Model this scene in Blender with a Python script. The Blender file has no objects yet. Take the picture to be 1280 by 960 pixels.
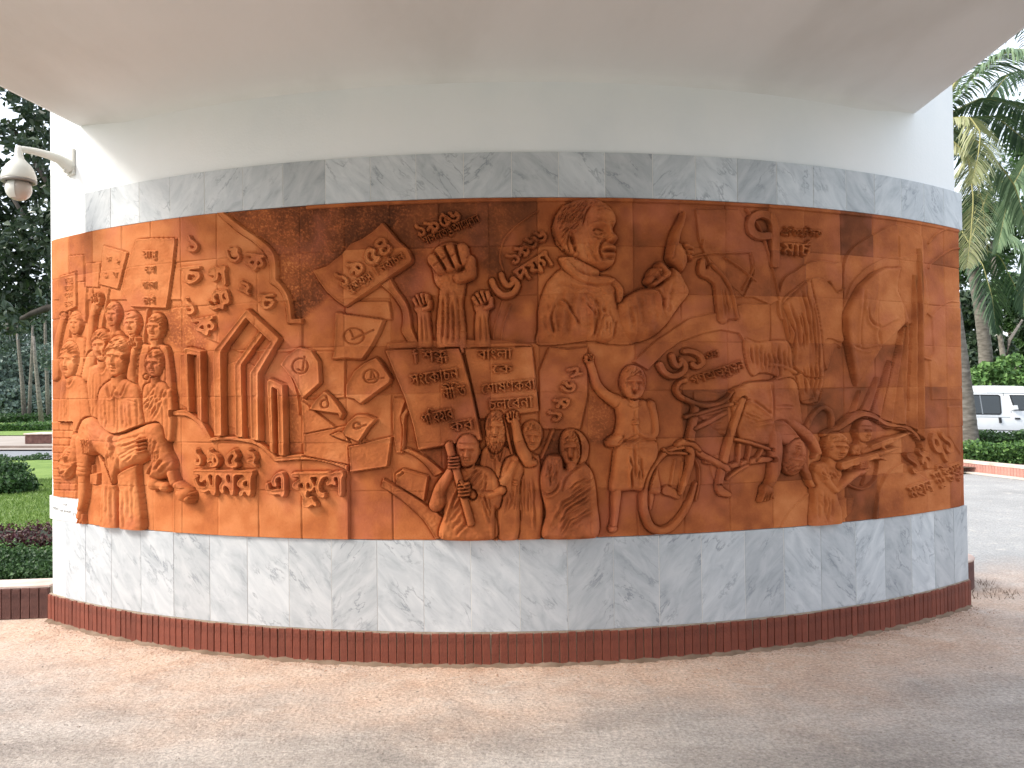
import bpy, bmesh, math, random
import numpy as np
from mathutils import Vector, Matrix

S = bpy.context.scene
COL = S.collection
rad = math.radians

# ------------------------------------------------------------------ camera
F_PX, CY, RAD = 1018.27, 10.8358, 5.7527          # focal length in 1280 px, wall circle centre (0, CY), wall radius
PITCH, ROLL, YAW, CZ = 0.0138, -0.0139, 0.0054, 1.6781
fw = Vector((math.cos(PITCH)*math.sin(YAW), math.cos(PITCH)*math.cos(YAW), math.sin(PITCH)))
rt = Vector((math.cos(YAW), -math.sin(YAW), 0))
upv = Vector((-math.sin(PITCH)*math.sin(YAW), -math.sin(PITCH)*math.cos(YAW), math.cos(PITCH)))
rt2 = rt*math.cos(ROLL) + upv*math.sin(ROLL)
up2 = upv*math.cos(ROLL) - rt*math.sin(ROLL)
cam = bpy.data.cameras.new('camera')
cam.sensor_width = 36; cam.lens = F_PX/1280*36; cam.clip_end = 2000; cam.clip_start = .05
camo = bpy.data.objects.new('camera', cam)
m = Matrix.Identity(4)
for i, v in enumerate((rt2, up2, -fw)):
    for j in range(3): m[j][i] = v[j]
m[0][3], m[1][3], m[2][3] = 0, 0, CZ
camo.matrix_world = m
COL.objects.link(camo); S.camera = camo

# ------------------------------------------------------------------ sky, sun, exposure
SUN_EL, SUN_AZ = rad(40), rad(196)      # azimuth of the sun in the xy plane, measured from +x
sd = Vector((math.cos(SUN_EL)*math.cos(SUN_AZ), math.cos(SUN_EL)*math.sin(SUN_AZ), math.sin(SUN_EL)))
W = bpy.data.worlds.new('World'); S.world = W; W.use_nodes = True
nt = W.node_tree; nt.nodes.clear()
o = nt.nodes.new('ShaderNodeOutputWorld'); bg = nt.nodes.new('ShaderNodeBackground')
sky = nt.nodes.new('ShaderNodeTexSky'); sky.sky_type = 'NISHITA'; sky.sun_disc = False
sky.sun_elevation = SUN_EL; sky.sun_rotation = math.atan2(sd.x, sd.y)
sky.air_density = 1.0; sky.dust_density = 5.0; sky.ozone_density = .6
mixw = nt.nodes.new('ShaderNodeMix'); mixw.data_type = 'RGBA'; mixw.inputs[0].default_value = .6
mixw.inputs[7].default_value = (8.6, 9.3, 10.3, 1)     # thin bright overcast mixed into the clear sky
nt.links.new(sky.outputs[0], mixw.inputs[6]); nt.links.new(mixw.outputs[2], bg.inputs[0])
bg.inputs[1].default_value = .15
nt.links.new(bg.outputs[0], o.inputs[0])
sl = bpy.data.lights.new('sun', 'SUN'); sl.energy = 2.4; sl.angle = rad(16); sl.color = (1, .96, .90)
so = bpy.data.objects.new('sun', sl); COL.objects.link(so)
so.rotation_euler = sd.to_track_quat('Z', 'Y').to_euler(); so.location = (-20, 0, 20)
S.view_settings.view_transform = 'Standard'; S.view_settings.look = 'None'
S.view_settings.exposure = .74; S.view_settings.gamma = 1
S.render.engine = 'CYCLES'
S.cycles.max_bounces = 8; S.cycles.diffuse_bounces = 5

# ------------------------------------------------------------------ helpers
def tag(o, label=None, cat=None, group=None, kind=None):
    if label: o['label'] = label
    if cat: o['category'] = cat
    if group: o['group'] = group
    if kind: o['kind'] = kind
    return o
def empty(name, loc=(0, 0, 0), rz=0):
    e = bpy.data.objects.new(name, None); COL.objects.link(e); e.location = loc; e.rotation_euler = (0, 0, rz)
    e.empty_display_size = .2
    return e
def mesh_obj(name, verts, faces, mat=None, parent=None, smooth=False, loc=None):
    me = bpy.data.meshes.new(name); me.from_pydata([tuple(map(float, v)) for v in verts], [], faces); me.update()
    if mat: me.materials.append(mat)
    if smooth: me.polygons.foreach_set('use_smooth', [True]*len(me.polygons))
    ob = bpy.data.objects.new(name, me); COL.objects.link(ob)
    if parent: ob.parent = parent
    if loc is not None: ob.location = loc
    return ob
def fast_mesh(name, V, Q, mat=None, parent=None, smooth=False, k=4):
    V = np.asarray(V, dtype=np.float32); Q = np.asarray(Q, dtype=np.int32)
    me = bpy.data.meshes.new(name)
    me.vertices.add(len(V)); me.vertices.foreach_set('co', V.ravel())
    me.loops.add(Q.size); me.loops.foreach_set('vertex_index', Q.ravel())
    me.polygons.add(len(Q)); me.polygons.foreach_set('loop_start', np.arange(len(Q), dtype=np.int32)*k)
    me.polygons.foreach_set('loop_total', np.full(len(Q), k, dtype=np.int32))
    me.polygons.foreach_set('use_smooth', np.full(len(Q), smooth))
    me.update(calc_edges=True)
    if mat: me.materials.append(mat)
    ob = bpy.data.objects.new(name, me); COL.objects.link(ob)
    if parent: ob.parent = parent
    return ob
def box_vf(x0, y0, z0, x1, y1, z1):
    v = [(x0,y0,z0),(x1,y0,z0),(x1,y1,z0),(x0,y1,z0),(x0,y0,z1),(x1,y0,z1),(x1,y1,z1),(x0,y1,z1)]
    f = [(0,3,2,1),(4,5,6,7),(0,1,5,4),(1,2,6,5),(2,3,7,6),(3,0,4,7)]
    return v, f
def bm_obj(name, bm, mat=None, parent=None, smooth=False):
    me = bpy.data.meshes.new(name); bm.to_mesh(me); bm.free()
    if mat: me.materials.append(mat)
    if smooth: me.polygons.foreach_set('use_smooth', [True]*len(me.polygons))
    ob = bpy.data.objects.new(name, me); COL.objects.link(ob)
    if parent: ob.parent = parent
    return ob
def bevel_box(x0, y0, z0, x1, y1, z1, b, seg=1):
    bm = bmesh.new(); v, f = box_vf(x0, y0, z0, x1, y1, z1)
    vs = [bm.verts.new(p) for p in v]
    for q in f: bm.faces.new([vs[i] for i in q])
    bmesh.ops.bevel(bm, geom=bm.edges[:], offset=b, segments=seg, affect='EDGES', profile=.5)
    return bm
def tube(path, radii, seg=8, caps=True):
    """verts, faces of a tube along a path"""
    P = [Vector(p) for p in path]; V = []; Fc = []
    for i, p in enumerate(P):
        t = (P[min(i+1, len(P)-1)] - P[max(i-1, 0)]).normalized()
        a = t.cross(Vector((0, 0, 1)) if abs(t.z) < .95 else Vector((1, 0, 0))).normalized(); b = t.cross(a)
        for k in range(seg):
            an = 2*math.pi*k/seg
            V.append(tuple(p + (a*math.cos(an) + b*math.sin(an))*radii[i]))
    for i in range(len(P)-1):
        for k in range(seg):
            a, b = i*seg+k, i*seg+(k+1) % seg
            Fc.append((a, b, b+seg, a+seg))
    if caps:
        Fc.append(tuple(range(seg-1, -1, -1))); Fc.append(tuple((len(P)-1)*seg+k for k in range(seg)))
    return V, Fc
def lathe(prof, seg=24):
    V = []; Fc = []
    for r, z in prof:
        for k in range(seg):
            an = 2*math.pi*k/seg; V.append((r*math.cos(an), r*math.sin(an), z))
    for i in range(len(prof)-1):
        for k in range(seg):
            a, b = i*seg+k, i*seg+(k+1) % seg
            Fc.append((a, b, b+seg, a+seg))
    return V, Fc

# pixel (1280 px photo) -> direction; point on ground z or at depth
def ray(px, py):
    return (fw*1.0 + rt2*((px-640)/F_PX) + up2*((480-py)/F_PX))
def at_z(px, py, z=0.0):
    d = ray(px, py); t = (z-CZ)/d.z
    return Vector((d.x*t, d.y*t, z))
def at_y(px, py, y):
    d = ray(px, py); t = y/d.y
    return Vector((d.x*t, y, CZ+d.z*t))
def proj_px(x, y, z):
    """numpy projection to 1280 px photo coordinates"""
    x = np.asarray(x, dtype=float); zz = z-CZ
    X = x*rt2.x + y*rt2.y + zz*rt2.z
    Y = x*up2.x + y*up2.y + zz*up2.z
    D = x*fw.x + y*fw.y + zz*fw.z
    return 640+F_PX*X/D, 480-F_PX*Y/D
def ang_of_px(px, z):
    A = np.linspace(-.75, .75, 3001)
    X, _ = proj_px(RAD*np.sin(A), CY-RAD*np.cos(A), z)
    k = np.argmax(X); j = np.argmin(X)
    return float(np.interp(px, X[j:k+1], A[j:k+1]))
def wall_pt(a, r, z): return (r*math.sin(a), CY-r*math.cos(a), z)

# ------------------------------------------------------------------ materials
def new_mat(name):
    m = bpy.data.materials.new(name); m.use_nodes = True
    n = m.node_tree.nodes; b = n['Principled BSDF']
    return m, m.node_tree, n, m.node_tree.links, b
def plain(name, col, rough=.6, metal=0, spec=.5):
    m, t, n, l, b = new_mat(name)
    b.inputs['Base Color'].default_value = (*col, 1); b.inputs['Roughness'].default_value = rough
    b.inputs['Metallic'].default_value = metal; b.inputs['Specular IOR Level'].default_value = spec
    return m
def node(n, typ, **kw):
    x = n.new(typ)
    for k, v in kw.items(): setattr(x, k, v)
    return x
def ramp(n, stops):
    r = n.new('ShaderNodeValToRGB'); e = r.color_ramp.elements
    e[0].position, e[0].color = stops[0][0], (*stops[0][1], 1)
    e[1].position, e[1].color = stops[-1][0], (*stops[-1][1], 1)
    for p, c in stops[1:-1]:
        q = e.new(p); q.color = (*c, 1)
    return r
def noisy(name, cols, scale=3, rough=.8, detail=6, bump=0, bscale=40, coord='Object', rand=0, rr=.5, spec=.3, stretch=None, warp=0):
    """noise-mixed colours + optional bump + optional per-object tone"""
    m, t, n, l, b = new_mat(name)
    tc = n.new('ShaderNodeTexCoord'); src = tc.outputs[coord]
    if coord == 'World':
        pass
    mp = n.new('ShaderNodeMapping'); l.new(src, mp.inputs[0])
    if stretch: mp.inputs['Scale'].default_value = stretch
    nz = n.new('ShaderNodeTexNoise'); nz.inputs['Scale'].default_value = scale; nz.inputs['Detail'].default_value = detail
    nz.inputs['Roughness'].default_value = rr; nz.inputs['Distortion'].default_value = warp
    l.new(mp.outputs[0], nz.inputs[0])
    k = len(cols); rp = ramp(n, [(.3+.4*i/(k-1), c) for i, c in enumerate(cols)])
    l.new(nz.outputs[0], rp.inputs[0]); out = rp.outputs[0]
    if rand:
        oi = n.new('ShaderNodeObjectInfo'); hs = n.new('ShaderNodeHueSaturation')
        mr = n.new('ShaderNodeMapRange'); mr.inputs[3].default_value = 1-rand; mr.inputs[4].default_value = 1+rand
        l.new(oi.outputs['Random'], mr.inputs[0]); l.new(mr.outputs[0], hs.inputs['Value']); l.new(out, hs.inputs['Color'])
        out = hs.outputs[0]
    l.new(out, b.inputs['Base Color']); b.inputs['Roughness'].default_value = rough
    b.inputs['Specular IOR Level'].default_value = spec
    if bump:
        n2 = n.new('ShaderNodeTexNoise'); n2.inputs['Scale'].default_value = bscale; n2.inputs['Detail'].default_value = 5
        l.new(mp.outputs[0], n2.inputs[0])
        bp = n.new('ShaderNodeBump'); bp.inputs['Strength'].default_value = bump; bp.inputs['Distance'].default_value = .01
        l.new(n2.outputs[0], bp.inputs['Height']); l.new(bp.outputs[0], b.inputs['Normal'])
    return m
# ================================================================== the curved wall
Z_UP, Z_MT, Z_MB, Z_BB = 3.2011, 2.9125, .7826, .2061
plaster = noisy('white_plaster', [(.74, .76, .77), (.79, .80, .80), (.81, .81, .81)], scale=1.4, rough=.85, bump=.15, bscale=60)
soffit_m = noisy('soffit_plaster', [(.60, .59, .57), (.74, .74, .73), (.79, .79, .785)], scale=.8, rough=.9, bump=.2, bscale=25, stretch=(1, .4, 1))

def marble_mat():
    m, t, n, l, b = new_mat('grey_veined_marble')
    tc = n.new('ShaderNodeTexCoord'); oi = n.new('ShaderNodeObjectInfo')
    vm = n.new('ShaderNodeVectorMath'); vm.operation = 'MULTIPLY_ADD'
    cmb = n.new('ShaderNodeCombineXYZ')
    mm = n.new('ShaderNodeMath'); mm.operation = 'MULTIPLY'; mm.inputs[1].default_value = 37.0
    l.new(oi.outputs['Random'], mm.inputs[0])
    for i in range(3): l.new(mm.outputs[0], cmb.inputs[i])
    l.new(tc.outputs['UV'], vm.inputs[0]); vm.inputs[1].default_value = (1, 1, 1); l.new(cmb.outputs[0], vm.inputs[2])
    # veins run from upper left to lower right (some slabs turned the other way)
    mp = n.new('ShaderNodeMapping'); l.new(vm.outputs[0], mp.inputs[0])
    gt = n.new('ShaderNodeMath'); gt.operation = 'GREATER_THAN'; gt.inputs[1].default_value = .72; l.new(oi.outputs['Random'], gt.inputs[0])
    ang = n.new('ShaderNodeMapRange'); ang.inputs[3].default_value = .80; ang.inputs[4].default_value = -.85; l.new(gt.outputs[0], ang.inputs[0])
    cr = n.new('ShaderNodeCombineXYZ'); l.new(ang.outputs[0], cr.inputs[2]); l.new(cr.outputs[0], mp.inputs['Rotation'])
    sc = n.new('ShaderNodeVectorMath'); sc.operation = 'MULTIPLY'; sc.inputs[1].default_value = (1.3, 3.6, 1)
    l.new(mp.outputs[0], sc.inputs[0])
    n1 = n.new('ShaderNodeTexNoise'); n1.inputs['Scale'].default_value = 3.2; n1.inputs['Detail'].default_value = 10; n1.inputs['Roughness'].default_value = .62; n1.inputs['Distortion'].default_value = .7
    l.new(sc.outputs[0], n1.inputs[0])
    base = ramp(n, [(.25, (.32, .345, .365)), (.42, (.44, .465, .485)), (.6, (.53, .55, .565)), (.8, (.61, .62, .63))])
    l.new(n1.outputs[0], base.inputs[0])
    n2 = n.new('ShaderNodeTexNoise'); n2.inputs['Scale'].default_value = 2.1; n2.inputs['Detail'].default_value = 8; n2.inputs['Roughness'].default_value = .6; n2.inputs['Distortion'].default_value = .3
    l.new(sc.outputs[0], n2.inputs[0])
    vein = ramp(n, [(.478, (0, 0, 0)), (.5, (1, 1, 1)), (.520, (0, 0, 0))]); l.new(n2.outputs[0], vein.inputs[0])
    n3 = n.new('ShaderNodeTexNoise'); n3.inputs['Scale'].default_value = 5; l.new(vm.outputs[0], n3.inputs[0])
    r3 = ramp(n, [(.44, (0, 0, 0)), (.62, (.6, .6, .6))]); l.new(n3.outputs[0], r3.inputs[0])
    mu = n.new('ShaderNodeMath'); mu.operation = 'MULTIPLY'; l.new(vein.outputs[0], mu.inputs[0]); l.new(r3.outputs[0], mu.inputs[1])
    mx = n.new('ShaderNodeMix'); mx.data_type = 'RGBA'; l.new(mu.outputs[0], mx.inputs[0]); l.new(base.outputs[0], mx.inputs[6]); mx.inputs[7].default_value = (.13, .15, .18, 1)
    # fine dark specks
    n4 = n.new('ShaderNodeTexNoise'); n4.inputs['Scale'].default_value = 38; n4.inputs['Detail'].default_value = 3; l.new(sc.outputs[0], n4.inputs[0])
    r4 = ramp(n, [(.68, (0, 0, 0)), (.74, (.5, .5, .5))]); l.new(n4.outputs[0], r4.inputs[0])
    mx2 = n.new('ShaderNodeMix'); mx2.data_type = 'RGBA'; l.new(r4.outputs[0], mx2.inputs[0]); l.new(mx.outputs[2], mx2.inputs[6]); mx2.inputs[7].default_value = (.25, .28, .3, 1)
    hs = n.new('ShaderNodeHueSaturation'); ml = n.new('ShaderNodeMath'); ml.operation = 'MULTIPLY_ADD'; ml.inputs[1].default_value = 7.31; ml.inputs[2].default_value = 0
    l.new(oi.outputs['Random'], ml.inputs[0]); fr = n.new('ShaderNodeMath'); fr.operation = 'FRACT'; l.new(ml.outputs[0], fr.inputs[0])
    mr = n.new('ShaderNodeMapRange'); mr.inputs[3].default_value = .84; mr.inputs[4].default_value = 1.09; l.new(fr.outputs[0], mr.inputs[0])
    l.new(mr.outputs[0], hs.inputs['Value']); l.new(mx2.outputs[2], hs.inputs['Color'])
    l.new(hs.outputs[0], b.inputs['Base Color']); b.inputs['Roughness'].default_value = .34
    b.inputs['Specular IOR Level'].default_value = .45
    return m
marble = marble_mat()
brick_m = noisy('red_painted_brick', [(.13, .034, .020), (.18, .048, .028), (.22, .068, .044)], scale=9, rough=.65, bump=.5, bscale=90, rand=.14)
mortar = noisy('sandy_mortar', [(.30, .24, .18), (.42, .34, .26)], scale=20, rough=.95, bump=.5)

A_L = ang_of_px(62, 1.8); A_R = ang_of_px(1197, 2.9)
A_ML, A_MR = ang_of_px(66, 2.2), ang_of_px(1200.5, 2.0)
wall = empty('curved_wall', wall_pt(0, RAD, 0)); tag(wall, 'curved white plastered wall carrying the terracotta mural between two marble bands', 'wall')
OFF = Vector(wall.location)
def arc_slab(name, a0, a1, r0, r1, z0, z1, mat, parent, n=6, off=None, bev=0.0, uv=True):
    """curved block between angles a0,a1, radii r0<r1, with UVs in metres on its face; bev rounds the front edge"""
    off = off or Vector((0, 0, 0)); V = []; Fc = []
    rows = [(r0, z0, 0)] + ([(r1-bev, z0, 0), (r1, z0+bev, bev)] if bev else [(r1, z0, 0)]) + ([(r1, z1-bev, bev), (r1-bev, z1, 0)] if bev else [(r1, z1, 0)]) + [(r0, z1, 0)]
    A = np.linspace(a0, a1, n+1)
    for a in A:
        for r, z, ins in rows:
            aa = a
            if bev and ins:
                aa = min(max(a, a0+bev/RAD), a1-bev/RAD)
            p = wall_pt(aa, r, z); V.append((p[0]-off.x, p[1]-off.y, p[2]-off.z))
    k = len(rows)
    for i in range(n):
        for j in range(k):
            a, b = i*k+j, i*k+(j+1) % k
            Fc.append((a, a+k, b+k, b))
    Fc.append(tuple(range(k))); Fc.append(tuple(n*k+j for j in range(k-1, -1, -1)))
    ob = mesh_obj(name, V, Fc, mat, parent)
    if uv:
        me = ob.data; ul = me.uv_layers.new(name='UVMap')
        for lp in me.loops:
            v = me.vertices[lp.vertex_index].co + off
            an = math.atan2(v.x, CY-v.y); ul.data[lp.index].uv = (an*RAD, v.z)
    return ob
T = .34
arc_slab('wall_body', A_L, A_R, RAD-T, RAD-.016, 0.0, 5.4, plaster, wall, n=80, off=OFF, uv=False)

# marble slabs: edges measured in the photograph
def edges(pxs, z): return [ang_of_px(p, z) for p in pxs]
top_px = [107,139,174.5,213,256,304,354,407,463,520,579.5,639.5,698,756,815.5,869,921,970.5,1016,1057,1092.5,1126,1154.5,1179,1202]
bot_px = [82,108,140,177,218,263,310,362,415,472,530,589,650,709.5,767,824,877,931,980,1026,1069,1106,1139,1168,1192,1209]
def slab_row(pxs, z0, z1, zr, skip_label=None):
    E_ = edges(pxs, zr)
    for i in range(len(E_)-1):
        g = .0012
        arc_slab('marble_slab', E_[i]+g/RAD, E_[i+1]-g/RAD, RAD-.015, RAD+.0045+random.Random(i*7+int(z0*10)).uniform(-.0009, .0012), z0, z1, marble, wall, n=4, off=OFF, bev=.0012)
slab_row(top_px, Z_MT+.003, Z_UP, 3.05)
slab_row(bot_px, Z_BB+.004, Z_MB-.003, .45)
# white grout behind the slabs
grout = plain('white_grout', (.72, .70, .66), .9)
arc_slab('grout', edges([107], 3.05)[0], edges([1201], 3.05)[0], RAD-.0155, RAD+.0028, Z_MT+.004, Z_UP-.002, grout, wall, n=60, off=OFF, uv=False)
arc_slab('grout', edges([82], .45)[0], edges([1208], .45)[0], RAD-.0155, RAD+.0028, Z_BB+.005, Z_MB-.004, grout, wall, n=60, off=OFF, uv=False)

# skirting of upright bricks, one object each
bw = .0535
a0, a1 = ang_of_px(63, .1), ang_of_px(1211, .1)
nb = int(round((a1-a0)*RAD/bw)); st = (a1-a0)/nb
arc_slab('bedding_joint', a0, a1, RAD-.01, RAD+.0070, Z_BB-.0030, Z_BB+.0030, mortar, wall, n=80, off=OFF, uv=False)
arc_slab('skirting_mortar', a0, a1, RAD-.01, RAD+.009, 0, Z_BB-.004, mortar, wall, n=80, off=OFF, uv=False)
bmeshes = []
for k in range(9):
    bm = bevel_box(-bw/2+.0022, -.018, 0, bw/2-.0022, .012, .2, .003)
    rr = random.Random(k)
    for v in bm.verts: v.co += Vector((rr.uniform(-.0016, .0016), rr.uniform(-.0016, .0016), rr.uniform(-.0028, .0022)))
    me = bpy.data.meshes.new('brick'); bm.to_mesh(me); bm.free(); me.materials.append(brick_m); bmeshes.append(me)
R_ = random.Random(5)
for i in range(nb):
    a = a0+(i+.5)*st
    ob = bpy.data.objects.new('brick', bmeshes[R_.randrange(9)]); COL.objects.link(ob); ob.parent = wall
    p = Vector(wall_pt(a, RAD+.001+R_.uniform(-.001, .002), R_.uniform(-.004, .003))) - OFF
    ob.location = p; ob.rotation_euler = (R_.uniform(-.006, .006), R_.uniform(-.012, .012), a); ob.scale = (1, 1, (Z_BB-.004)/.2)
# mortar fillet where the skirting meets the floor
V = []; Fc = []
N = 240
for i in range(N+1):
    a = a0+(a1-a0)*i/N; w = .03+.012*math.sin(i*.7)+.01*math.sin(i*2.3+1)
    for r, z in ((RAD+.013, .022+.006*math.sin(i*1.3)), (RAD+.013+w*.5, .010), (RAD+.013+w, -.003)):
        p = wall_pt(a, r, z); V.append((p[0]-OFF.x, p[1]-OFF.y, p[2]))
for i in range(N):
    for j in range(2): q = i*3+j; Fc.append((q, q+1, q+4, q+3))
mesh_obj('mortar_fillet', V, Fc, noisy('damp_mortar', [(.13, .085, .055), (.24, .17, .12)], scale=8, rough=.95), wall, smooth=True)

# ================================================================== canopy
can = empty('canopy', (0, 2, 3.7)); tag(can, 'flat plastered canopy slab projecting from the curved wall over the forecourt', 'canopy')
zc = 3.715
pl = [at_z(110, 160, zc), at_z(0, 104, zc)]; pr = [at_z(1120, 148, zc), at_z(1280, 20, zc)]
dl = (pl[1]-pl[0]); dr = (pr[1]-pr[0])
aL = math.atan2(pl[0].x, CY-pl[0].y); aR = math.atan2(pr[0].x, CY-pr[0].y)
def ext(p, d, y): return Vector((p.x+d.x*(y-p.y)/d.y, y, zc))
yb = -11.0  # unseen stretch behind the camera, added to cut frontal sky light on the mural
L2, R2 = ext(pl[0], dl, yb), ext(pr[0], dr, yb)
NA, NB = 40, 30; V = []; Fc = []
# soffit: from a small cove at the wall to the far edge
cove = [(0.0, .16), (.02, .09), (.05, .045), (.10, .014), (.17, 0)]
for i in range(NA+1):
    f = i/NA; a = aL+(aR-aL)*f
    wp = Vector(wall_pt(a, RAD-.02, 0)); q1_ = L2.lerp(R2, f); n_ = Vector((q1_.x-wp.x, q1_.y-wp.y, 0)).normalized()
    for d, h in cove:
        k = min(1, min(f, 1-f)*12)
        V.append((wp.x+n_.x*d, wp.y+n_.y*d, zc-h*.45*k+(.002 if k < .5 else 0)))
    q0 = Vector(V[-1]); q1 = L2.lerp(R2, f)
    for j in range(1, NB+1):
        q = q0.lerp(q1, j/NB); V.append((q.x, q.y, zc))
K = len(cove)+NB
for i in range(NA):
    for j in range(K-1):
        q = i*K+j; Fc.append((q, q+K, q+K+1, q+1))
V = [(x, y-2, z-3.7) for x, y, z in V]
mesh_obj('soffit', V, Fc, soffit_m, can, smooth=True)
# fascia sides and top
def side(name, P, Q, h=.45, t=-.02):
    v = [(P.x, P.y, zc), (Q.x, Q.y, zc), (Q.x, Q.y, zc+h), (P.x, P.y, zc+h)]
    d = (Q-P).normalized(); nrm = Vector((-d.y, d.x, 0))*t
    v += [(x+nrm.x, y+nrm.y, z) for x, y, z in v]
    v = [(x, y-2, z-3.7) for x, y, z in v]
    return mesh_obj(name, v, [(0,1,2,3),(7,6,5,4),(0,4,5,1),(1,5,6,2),(2,6,7,3),(3,7,4,0)], plaster, can)
pl[0] = Vector(wall_pt(aL, RAD-.02, zc)); pr[0] = Vector(wall_pt(aR, RAD-.02, zc)); side('fascia', pl[0], L2); side('fascia', R2, pr[0]); side('fascia', L2, R2)
Lt = [Vector(wall_pt(aL+(aR-aL)*i/20, RAD-.02, zc+.45)) for i in range(21)]
v = [(p.x, p.y-2, .465) for p in Lt]+[(R2.x, R2.y-2, .465), (L2.x, L2.y-2, .465)]
mesh_obj('roof_top', v, [tuple(range(len(v)))], plaster, can)

# ================================================================== ground
def ground_mat():
    m, t, n, l, b = new_mat('dusty_concrete_floor')
    g = n.new('ShaderNodeNewGeometry')
    # distance to the wall face: real spill of terracotta dust and sand along the skirting
    sub = n.new('ShaderNodeVectorMath'); sub.operation = 'SUBTRACT'; sub.inputs[1].default_value = (0, CY, 0); l.new(g.outputs['Position'], sub.inputs[0])
    ln = n.new('ShaderNodeVectorMath'); ln.operation = 'LENGTH'; l.new(sub.outputs[0], ln.inputs[0])
    n1 = n.new('ShaderNodeTexNoise'); n1.inputs['Scale'].default_value = .9; n1.inputs['Detail'].default_value = 8; n1.inputs['Roughness'].default_value = .65; l.new(g.outputs['Position'], n1.inputs[0])
    ad = n.new('ShaderNodeMath'); ad.operation = 'MULTIPLY_ADD'; ad.inputs[1].default_value = -2.6; l.new(n1.outputs[0], ad.inputs[0]); l.new(ln.outputs['Value'], ad.inputs[2])
    mr = n.new('ShaderNodeMapRange'); mr.inputs[1].default_value = RAD-1.35; mr.inputs[2].default_value = RAD+.15; mr.inputs[3].default_value = 1; mr.inputs[4].default_value = 0
    mr.interpolation_type = 'SMOOTHSTEP'; l.new(ad.outputs[0], mr.inputs[0])
    mp = n.new('ShaderNodeMapping'); mp.inputs['Scale'].default_value = (.6, 1.3, 1); l.new(g.outputs['Position'], mp.inputs[0])
    n2 = n.new('ShaderNodeTexNoise'); n2.inputs['Scale'].default_value = 1.6; n2.inputs['Detail'].default_value = 12; n2.inputs['Roughness'].default_value = .68; l.new(mp.outputs[0], n2.inputs[0])
    conc = ramp(n, [(.3, (.27, .24, .215)), (.45, (.36, .32, .285)), (.58, (.45, .405, .365)), (.72, (.56, .51, .46))]); l.new(n2.outputs[0], conc.inputs[0])
    n3 = n.new('ShaderNodeTexNoise'); n3.inputs['Scale'].default_value = 3.5; n3.inputs['Detail'].default_value = 10; n3.inputs['Roughness'].default_value = .7; l.new(g.outputs['Position'], n3.inputs[0])
    dust = ramp(n, [(.3, (.46, .30, .21)), (.5, (.56, .40, .30)), (.7, (.63, .49, .39))]); l.new(n3.outputs[0], dust.inputs[0])
    mx = n.new('ShaderNodeMix'); mx.data_type = 'RGBA'; l.new(mr.outputs[0], mx.inputs[0]); l.new(conc.outputs[0], mx.inputs[6]); l.new(dust.outputs[0], mx.inputs[7])
    # the paving turns paler and greyer out on the open drive
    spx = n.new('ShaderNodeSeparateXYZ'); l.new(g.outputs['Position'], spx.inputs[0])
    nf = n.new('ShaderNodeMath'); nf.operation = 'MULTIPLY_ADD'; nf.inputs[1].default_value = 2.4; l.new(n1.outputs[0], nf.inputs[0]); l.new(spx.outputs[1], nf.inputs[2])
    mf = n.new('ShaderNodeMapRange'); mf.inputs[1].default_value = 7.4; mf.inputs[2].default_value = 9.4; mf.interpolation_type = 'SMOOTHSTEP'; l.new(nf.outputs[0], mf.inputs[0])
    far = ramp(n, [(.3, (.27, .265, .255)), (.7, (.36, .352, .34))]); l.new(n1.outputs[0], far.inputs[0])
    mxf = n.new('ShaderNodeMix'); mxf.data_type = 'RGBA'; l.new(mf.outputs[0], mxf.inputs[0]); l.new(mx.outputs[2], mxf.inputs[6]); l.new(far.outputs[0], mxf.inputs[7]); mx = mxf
    # pale scuffs and little dark specks
    n4 = n.new('ShaderNodeTexNoise'); n4.inputs['Scale'].default_value = 4.2; n4.inputs['Detail'].default_value = 6; n4.inputs['Distortion'].default_value = 1.3
    mp4 = n.new('ShaderNodeMapping'); mp4.inputs['Scale'].default_value = (1.3, 1.6, 1); l.new(g.outputs['Position'], mp4.inputs[0]); l.new(mp4.outputs[0], n4.inputs[0])
    r4 = ramp(n, [(.58, (0, 0, 0)), (.72, (.40, .40, .40))]); l.new(n4.outputs[0], r4.inputs[0])
    mx4 = n.new('ShaderNodeMix'); mx4.data_type = 'RGBA'; l.new(r4.outputs[0], mx4.inputs[0]); l.new(mx.outputs[2], mx4.inputs[6]); mx4.inputs[7].default_value = (.58, .52, .46, 1)
    n5 = n.new('ShaderNodeTexVoronoi'); n5.inputs['Scale'].default_value = 9; l.new(g.outputs['Position'], n5.inputs[0])
    r5 = ramp(n, [(.035, (.8, .8, .8)), (.06, (0, 0, 0))]); l.new(n5.outputs['Distance'], r5.inputs[0])
    mx5 = n.new('ShaderNodeMix'); mx5.data_type = 'RGBA'; l.new(r5.outputs[0], mx5.inputs[0]); l.new(mx4.outputs[2], mx5.inputs[6]); mx5.inputs[7].default_value = (.13, .1, .08, 1)
    n8 = n.new('ShaderNodeTexNoise'); n8.inputs['Scale'].default_value = 48; n8.inputs['Detail'].default_value = 3; n8.inputs['Roughness'].default_value = .8; l.new(g.outputs['Position'], n8.inputs[0])
    r8 = n.new('ShaderNodeMapRange'); r8.inputs[1].default_value = .3; r8.inputs[2].default_value = .7; r8.inputs[3].default_value = .62; r8.inputs[4].default_value = 1.38; l.new(n8.outputs[0], r8.inputs[0])
    h8 = n.new('ShaderNodeHueSaturation'); l.new(r8.outputs[0], h8.inputs['Value']); l.new(mx5.outputs[2], h8.inputs['Color'])
    l.new(h8.outputs[0], b.inputs['Base Color']); b.inputs['Roughness'].default_value = .85; b.inputs['Specular IOR Level'].default_value = .25
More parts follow.
